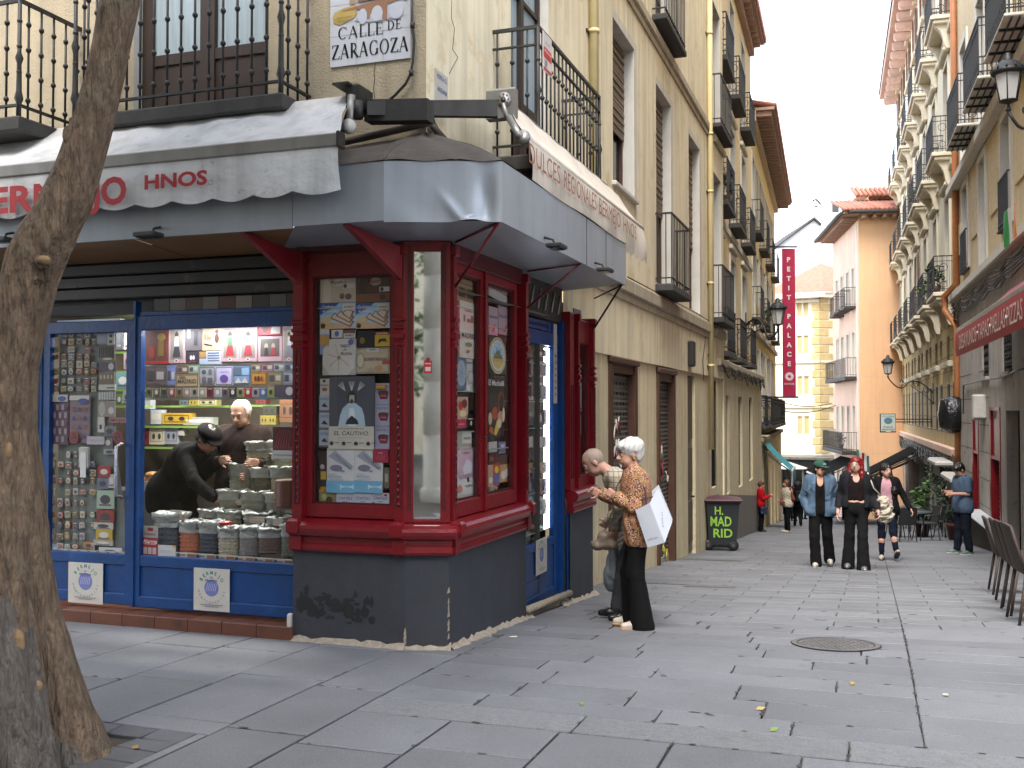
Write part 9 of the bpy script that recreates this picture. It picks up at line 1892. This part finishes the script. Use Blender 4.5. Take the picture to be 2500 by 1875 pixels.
   if kind in ('long', 'longside'):
    E((0, -.06, -.04), (.088, .06, .10)); n0 = s.Hd((-.08, -.03, -.03)); n1 = s.Hd((.08, -.03, -.03)); ch = lambda x, y, z: s.W((x, y, z))
    xs = (-1, 1) if kind == 'long' else (-1,)
    for x in xs: d.cap(s.Hd((x*.075, -.01, .0)), s.Hd((x*.085, -.01, -.13)), .035*k, .04*k); d.cap(s.Hd((x*.085, -.01, -.13)), ch(x*.115, .075, 1.24 if kind == 'long' else 1.08), .045*k, .028*k if kind == 'long' else .04*k)
    if kind == 'longside': d.cap(s.Hd((-.085, .0, -.13)), ch(-.13, .10, 1.2), .055*k, .06*k); d.cap(s.Hd((-.03, -.07, -.05)), s.Hd((-.08, -.02, -.2)), .06*k, .05*k)
    nz = (.010, 45, seed, .35)
  return s.out('hair', d, mat, min(s.vox, .009), noise=nz)
HG = pm('white_hair', '#b5b3ae', .6, var=.18, scale=60, aniso=(4, 4, 1)); HK = pm('black_hair', '#15110f', .4, var=.2, scale=40); HR_ = pm('dyed_red_hair', '#6b0f12', .45, var=.3, scale=50); HB = pm('brown_hair', '#4a2c1c', .5, var=.25, scale=50); HGR = pm('grey_stubble', '#8a7a6e', .7, var=.15, scale=70)
K_ = fabric('black_cloth', '#09090a', var=.2); KB = fabric('navy_cloth', '#0c1020')
# old couple at the street side window
def couple():
 p = gpx(1552, 1533); J = dict(hl=(-.085, -.03, .88), hr=(.085, -.03, .88), sl=(-.155, .0, 1.30), sr=(.155, .02, 1.30), nk=(0, .02, 1.37), hd=(0, .05, 1.485), el=(-.19, .0, 1.04), wl=(-.09, .17, 1.13), er=(.17, .12, 1.06), wr=(.12, .30, 1.13), kl=(-.09, .0, .47), kr=(.08, .05, .47), al=(-.09, -.05, .08), ar=(.08, .02, .08))
 w = Person('elderly white-haired woman in a paisley blouse and black trousers peering into the shop', p, (-1, .12), 1.60, J, '#b08672', (20, -8, 0), .008, .98, curl=(1.0, .7))
 w.top(paisley(), .022, 1.85, hem=.10, noise=(.008, 26, 3, .5), cuff=.012, wide=.01, name='blouse'); w.legs(K_, .014, .045, 1.12, noise=(.007, 16, 4, .3)); w.shoes(pm('cream_shoe', '#b0a698', .5), pm('tan_sole', '#a07a58', .6)); w.hair(HG, 'bouffant')
 mb = MB(); mb.lathe(w.Hd((-.088, -.005, -.045)), [(.012, -.003), (.015, 0), (.012, .003), (.009, 0), (.012, -.003)], pm('gold_earring', '#b08a4a', .3, metal=.9), 12, axis=w.R @ Vector((1, 0, 0))); obj('earring', mb, w.t)
 q = gpx(1519, 1512); J = dict(hl=(-.09, -.20, .86), hr=(.09, -.20, .86), sl=(-.17, .06, 1.22), sr=(.17, .06, 1.22), nk=(0, .13, 1.285), hd=(0, .245, 1.36), el=(-.20, .02, .98), wl=(-.08, .12, .86), er=(.2, .0, .97), wr=(.16, .05, .75), kl=(-.09, -.06, .47), kr=(.09, -.03, .47), al=(-.09, -.05, .08), ar=(.09, .03, .08))
 m = Person('balding elderly man in a checked shirt bending towards the shop window', q, (-1, .05), 1.68, J, '#ad8472', (0, -42, 0), .008, 1.02, curl=(.6, .6))
 m.top(plaid(), .022, 1.9, hem=.08, noise=(.007, 24, 8, .6)); m.legs(fabric('grey_trousers', '#4f5054'), .02, .01); m.shoes(pm('black_leather', '#121213', .35)); m.hair(HGR, 'crop')
 # handbag, shopping bags
 hb = SDF(.03); c = np.array(w.W((.12, .27, .74))); hb.ell(c, (.06, .05, .075)); hb.ell(c+np.array([-.05, 0, -.05]), (.07, .05, .05)); hb.ell(c+np.array([.05, 0, -.05]), (.06, .05, .05)); hb.noise = (.006, 30, 2, 1); V, F = hb.mesh(.008); t = thing('handbag', 'slouchy taupe handbag hanging in front of the elderly woman', 'handbag', c-np.array([0, 0, .1])); fastmesh('pouch', V, F, pm('taupe_leather', '#5e5246', .5, var=.15, scale=12), t)
 mb = MB(); mb.tube([c+np.array([0, 0, .06]), w.W((.1, .2, .98)), w.W((.05, .16, 1.2)), w.W((-.1, .07, 1.36))], .005, pm('taupe_leather', '#5e5246'), 5); obj('strap', mb, t)
 # white paper carrier: leaning behind her
 f = Frame(tuple(w.W((-.30, -.16, 0))[:2]), (.92, .05), (-.05, -1)); M = pm('white_paper_bag', '#bfc3cc', .5, var=.03, scale=3); t = thing('shopping_bag', 'large white paper shopping bag hanging from the arm of the elderly woman', 'bag', f.P(.1, 0, .6)); sh = lambda a, n, z: f.P(a+ (.86-z)*-.0, n, z)
 def P(u, v, Y): return at(u, v, Y)
 Yb = w.loc.y-.30;
 TL, TM, TR = P(1551, 1246, Yb), P(1586, 1228, Yb-.05), P(1607, 1191, Yb+.13); BL, BM, BR = P(1581, 1337, Yb+.02), P(1623, 1325, Yb-.04), P(1641, 1275, Yb+.14)
 bk = Vector((.03, .16, .03)); mb = MB(); mb.add([TL, TM, TR, BL, BM, BR, TL+bk, TR+bk*.6, BL+bk, BR+bk*.6], [(0, 3, 4, 1), (1, 4, 5, 2), (0, 6, 8, 3), (6, 7, 9, 8), (7, 2, 5, 9), (3, 8, 9, 5, 4)], M); obj('bag_body', mb, t)
 mb = MB(); e1 = (BR-BM).normalized(); u1 = (TM-BM).normalized(); nn = e1.cross(u1); nn = nn if nn.y < 0 else -nn; text(mb, 'Jo & Mr. Joe', cm('#3a4258'), BM.lerp(TR, .42)+nn*.003, e1*.7+u1*.7, u1*.7-e1*.7, .02, .13); e2 = (BM-BL).normalized(); text(mb, 'Jo & Mr. Joe', cm('#3a4048'), BL.lerp(BM, .42)+u1*.06+Vector((0, -.006, 0)), e2, u1, .014, .085); obj('lettering', mb, t)
 mb = MB(); mb.tube([TM.lerp(TL, .2), w.W((-.2, -.08, 1.2)), w.W((-.19, -.02, 1.3)), w.W((-.19, .03, 1.26)), w.W((-.2, .0, 1.1)), TR.lerp(TM, .6)], .005, pm('navy_cord', '#1d2440', .7), 6); obj('strap', mb, t)
 pb = SDF(.03); c = np.array(m.W((.16, .06, .46))); pb.cap(c+np.array([0, 0, .2]), c-np.array([0, 0, .08]), .03, .085); pb.ell(c-np.array([-.01, 0, .14]), (.11, .08, .12)); pb.noise = (.014, 30, 3, .5); V, F = pb.mesh(.009); o = fastmesh('plastic_bag', V, F, pm('thin_white_plastic', '#7d868c', .35, var=.2, scale=8, streak=.2), loc=c-np.array([0, 0, .27])); tag(o, 'thin whitish plastic bag hanging beside the bending man', 'bag')
couple()
def trio():
 f = (-.32, -1); J = dict(wl=(-.17, .08, .87), wr=(.17, .08, .87), el=(-.265, -.05, 1.07), er=(.265, -.05, 1.07), kl=(-.10, -.03, .48), al=(-.13, -.12, .12), kr=(.09, .08, .47), ar=(.07, .06, .08))
 a = Person('woman in a green cap and blue denim jacket walking with hands in pockets', gpx(2004, 1383), f, 1.66, J, '#b08468', (38, -6, 0), .0115, hands=False)
 DEN = pm('blue_denim', '#43596e', .9, var=.22, scale=7, bump=.4, bscale=90, dirt='#6a88a3', dsc=6, dth=.6); a.top(fabric('black_jersey', '#08080a'), .004, None, name='top', vneck=.04, neck=.09); a.legs(fabric('black_trousers', '#0c0c0d'), .018, .03, 1.05); a.shoes(pm('white_trainer', '#a9a59c', .5), pm('grey_sole', '#77746f')); a.hair(HK, 'bun')
 a.top(DEN, .036, 2.0, hem=.02, name='denim_jacket', openfront=.075, neck=.075, noise=(.012, 24, 7, .7), cuff=.012)
 d = SDF(.01); HR = np.array(a.HR); d.ell(a.Hd((0, -.012, .052)), np.array((.094, .110, .088))*a.k, HR); d.cut(a.Hd((0, 0, .04)), -np.array(a.HR @ Vector((0, .12, 1)))); d.cap(a.Hd((-.03, .10, .045)), a.Hd((.03, .10, .045)), .01); d.ell(a.Hd((0, .125, .046)), np.array((.07, .065, .011))*a.k, HR); o = a.out('cap', d, fabric('green_cap_cloth', '#2c4a40'), .009); mb = MB(); q = a.Hd((.0, .094, .085)); mb.box(Frame(q[:2], (a.HR @ Vector((1, 0, 0))).xy, (a.HR @ Vector((0, 1, 0))).xy), -.025, .025, .0, .012, q[2]-.01, q[2]+.015, cm('#8a9ab0')); obj('badge', mb, o)
 J = dict(wl=(-.30, .10, .85), wr=(.26, .06, .83), el=(-.25, -.04, 1.08), er=(.23, -.06, 1.08), kl=(-.08, .10, .48), al=(-.09, .12, .08), kr=(.10, -.03, .47), ar=(.12, -.06, .09))
 b = Person('woman with long red hair in a dark cardigan and flared black jeans', gpx(2092, 1390), f, 1.70, J, '#b98f80', (-14, 6, 0), .0115, curl=(.9, .5)); b.top(fabric('brown_vest_top', '#160e0e'), .006, None, t0=.36, name='top', vneck=.02, neck=.085); b.legs(fabric('black_jeans', '#0f1012'), .006, .05, 1.16); b.shoes(pm('silver_shoe', '#8a8a8c', .3, metal=.5)); b.hair(HR_, 'long', 4)
 b.top(fabric('charcoal_cardigan', '#1a1b1f'), .024, 1.95, name='cardigan', openfront=.12, neck=.09, cuff=.012, hem=-.1)
 mb = MB()
 for x in (-1, 1): c = Vector(b.Hd((x*.033, .098, .004))); mb.tube([c+(b.HR @ Vector((.024*math.cos(t), 0, .02*math.sin(t)))) for t in [q*math.pi/5 for q in range(11)]], .0025, cm('#c2b09a'), 4)
 obj('glasses', mb, b.t)
 s_ = SDF(.05); c = np.array(b.W((-.36, -.02, .92))); s_.ell(c, (.14, .09, .17)); s_.ell(c-np.array([-.03, 0, .12]), (.13, .1, .12)); s_.noise = (.028, 75, 4, 1); V, F = s_.mesh(.011); t = thing('shoulder_bag', 'fluffy cream shoulder bag carried by the red-haired woman', 'bag', c-np.array([0, 0, .25])); fastmesh('pouch', V, F, pm('cream_fleece', '#a39a8c', .95, var=.2, scale=40), t); mb = MB(); mb.tube([c+np.array([0, 0, .15]), b.W((-.24, .06, 1.2)), b.W((-.16, .05, 1.42)), b.W((-.17, -.08, 1.3))], .012, cm('#b0a99e'), 6); obj('strap', mb, t)
 J = dict(wl=(-.38, .06, .90), wr=(.22, .0, .84), el=(-.28, -.02, 1.10), er=(.22, -.06, 1.08), kl=(-.10, .10, .50), al=(-.15, .16, .16), kr=(.08, -.04, .47), ar=(.08, -.03, .09))
 c = Person('woman with long black hair in a pink top and black cardigan walking', gpx(2165, 1368), f, 1.67, J, '#b08878', (30, 4, 0), .0115, curl=(.5, .5)); c.top(fabric('pink_tee', '#a9808c', var=.08), .008, None, name='top', neck=.07); c.legs(fabric('navy_leggings', '#0c1322'), .007, .0, .80); c.shoes(pm('beige_trainer', '#9c948a', .6), pm('dark_sole', '#3a3836'), pitch={'l': .55}); c.top(fabric('black_cardigan', '#0b0b0d'), .022, 1.95, name='cardigan', openfront=.10, neck=.085, hem=.04); c.hair(HK, 'longside', 6)
 for sd in 'lr': d = SDF(.01); q = c.j('k'+sd); r = c.j('a'+sd); d.cap(q+(r-q)*.86, r, .038, .042); c.out('sock', d, K_)
trio()
def others():
 J = dict(hd=(0, .06, 1.52), el=(-.2, .02, 1.10), er=(.2, .02, 1.10), wl=(-.12, .27, 1.10), wr=(.10, .29, 1.12), kl=(-.09, .0, .47), al=(-.1, -.06, .08), ar=(.1, .06, .08))
 p = gpx(2352, 1353); m = Person('young man in a blue-grey t-shirt looking down at his phone by the wall', p, (-1, -.15), 1.76, J, '#ad8270', (0, -38, 0), .0115, 1.05, curl=(.9, .9)); m.top(fabric('blue_grey_tee', '#44566a', var=.08), .02, .75, hem=.06); m.legs(fabric('navy_joggers', '#0e1320'), .024, .0, .95); m.shoes(pm('green_trainer', '#4f635c', .5), pm('white_sole', '#b3b3ae')); m.hair(HK, 'short')
 mb = MB(); q = Vector(m.W((-.0, .40, 1.17))); mb.box(Frame(q.xy, (1, 0), (0, -1)), -.07, .07, -.035, .035, q.z-.006, q.z+.004, cm('#1b1c20', .2), .003); o = obj('phone', mb); tag(o, 'dark phone held by the young man in the blue-grey shirt', 'phone'); mb = MB(); mb.tube([m.W((-.16, .05, 1.43)), m.W((-.12, -.13, 1.3)), m.W((.06, -.16, 1.1)), m.W((.16, -.12, .95))], .012, K_, 5); obj('strap', mb, m.t)
 J = dict(el=(-.2, .02, 1.09), er=(.2, .05, 1.09), wl=(-.14, .27, 1.17), wr=(.12, .30, 1.2))
 a = Person('short-haired woman in a red jacket gesturing with both hands', gpx(1858, 1298), (1, -.15), 1.60, J, '#a87c66', (0, 0, 0), .014, 1.05); a.top(fabric('red_jacket', '#9c0c18', var=.08), .025, 1.9, name='jacket'); a.legs(K_, .02, .015); a.shoes(pm('black_leather', '#121213')); a.hair(HB, 'short')
 s_ = SDF(.03).box(a.W((.2, .06, .72)), (.10, .05, .12)); s_.noise = (.01, 30, 1, 1); V, F = s_.mesh(.014); q = a.W((.2, .06, .6)); t = thing('handbag', 'navy handbag on the arm of the woman in red', 'handbag', q); fastmesh('pouch', V, F, pm('navy_leather', '#16233f', .45), t); mb = MB(); mb.tube([a.W((.2, .0, .82)), a.W((.22, .05, 1.05)), a.W((.2, .12, .82))], .008, KB, 5); obj('strap', mb, t)
 J = dict(el=(-.24, -.1, 1.06), wl=(-.12, -.04, .92), er=(.2, .03, 1.08), wr=(.1, .2, 1.0), kr=(.09, -.02, .47)); b = Person('woman in a white padded vest facing the woman in red', gpx(1922, 1300), (-1, -.2), 1.66, J, '#a8796a', (0, 0, 0), .014, 1.08); b.top(fabric('brown_sweater', '#6a3a30'), .016, 1.9, name='sweater'); b.top(fabric('white_padded_vest', '#a9a290', var=.06), .032, None, name='vest', noise=(.008, 12, 3, 5)); b.legs(K_, .015); b.shoes(pm('beige_trainer', '#9c948a')); b.hair(HB, 'bob')
 s_ = SDF(.03).box(b.W((-.1, .18, .93)), (.09, .04, .06)); V, F = s_.mesh(.014); q = b.W((-.1, .18, .87)); t = thing('handbag', 'small reddish brown crossbody bag of the woman in the white vest', 'handbag', q); fastmesh('pouch', V, F, pm('red_brown_leather', '#5c2a1e', .4), t); mb = MB(); mb.tube([b.W((-.1, .18, .98)), b.W((0, .17, 1.15)), b.W((.1, .12, 1.38))], .007, cm('#4a2018'), 5); obj('strap', mb, t)
 c = Person('person with big dark hair and black jacket walking away with a backpack', gpx(1948, 1285), (.2, 1), 1.68, dict(kl=(-.09, .08, .47), al=(-.1, .1, .08), ar=(.1, -.1, .1)), '#5a3c2e', (0, 0, 0), .015, 1.05); c.top(K_, .03, 1.9, name='jacket', hem=.08); c.legs(K_, .02); c.shoes(K_); c.hair(HK, 'afro')
 s_ = SDF(.03).box(c.W((.03, -.19, 1.16)), (.14, .07, .2)); V, F = s_.mesh(.015); q = c.W((.03, -.19, .95)); t = thing('backpack', 'black backpack with a pale zip on the person walking away', 'backpack', q); fastmesh('body', V, F, fabric('black_nylon', '#1b1b1e', rough=.6), t); mb = MB(); mb.tube([c.W((.12, -.28, 1.02)), c.W((.12, -.28, 1.32))], .008, cm('#9c9c98'), 5); obj('zip', mb, t)
 for u, v, cc, lab, hr in ((1930, 1262, '#8a9cc2', 'distant balding man in a pale blue shirt', HGR), (1952, 1262, '#a9788a', 'distant woman in pink behind the dark-haired walker', HB), (1962, 1268, '#b0b2b5', 'distant person in a white t-shirt', HK), (1938, 1272, '#5a3a6a', 'distant woman in purple among the far passers-by', HB), (2062, 1270, '#7c2434', 'distant person in dark red under the black awning', HK), (2030, 1264, '#3a3c40', 'distant person in grey beneath the shop canopy', HK)):
  q = gpx(u, v); e = Person(lab, q, (random.Random(u).uniform(-.6, .6), -1), 1.68, None, '#a07a66', (0, 0, 0), .022, 1.05, hands=False); e.top(fabric('cloth_'+cc[1:], cc), .025, 1.9); e.legs(KB, .015); e.hair(hr, 'short'); e.shoes(K_)
others()
def shopkeepers():
 z = .12; n = -.95
 def sp(u, v, n): a, _ = FA.px(u, v, n); return FA.P(a, n, z)
 fx, fy = -FA.d.x, -FA.d.y
 J = dict(hl=(-.09, -.25, .88), hr=(.09, -.25, .88), sl=(-.17, .12, 1.22), sr=(.17, .10, 1.24), nk=(0, .17, 1.29), hd=(.02, .26, 1.36), el=(-.2, .28, .98), er=(.23, .32, 1.0), wl=(-.12, .52, 1.02), wr=(.12, .50, .83), brow='#1d1512')
 p = sp(462, 1400, -.95); w = Person('shopkeeper woman in black uniform and cap leaning over the bean sacks', p, (fx*.9+.1, fy*.9-.30), 1.62, J, '#a07660', (-10, -38, 0), .0105, 1.18, curl=(.7, .9)); w.top(fabric('black_uniform', '#0a0b0e'), .028, 1.8, hem=.12, name='jacket'); w.legs(K_, .02); w.hair(HK, 'bun'); w.shoes(K_)
 d = SDF(.02); HR = np.array(w.HR); d.ell(w.Hd((0, -.02, .07)), np.array((.11, .12, .06))*w.k, HR); d.ell(w.Hd((0, .1, .05)), np.array((.075, .06, .012))*w.k, HR); w.out('cap', d, K_, .009)
 J = dict(sl=(-.2, .0, 1.33), sr=(.2, .0, 1.33), el=(-.25, .02, 1.08), er=(.25, .02, 1.08), wl=(-.2, .28, 1.1), wr=(.1, .3, 1.12), hd=(0, .06, 1.52), brow='#8a8078'); q = sp(590, 1400, -1.2); q.z -= .0
 m = Person('white-haired shopkeeper in a dark brown shirt standing behind the sacks', q, (.0, -1), 1.70, J, '#a8826e', (-14, -22, 0), .0105, 1.15, curl=(.6, .6)); m.top(fabric('brown_shirt', '#2c2220'), .02, 1.9, hem=.08); m.legs(K_, .02); m.hair(HG, 'thin'); m.shoes(K_)
shopkeepers()
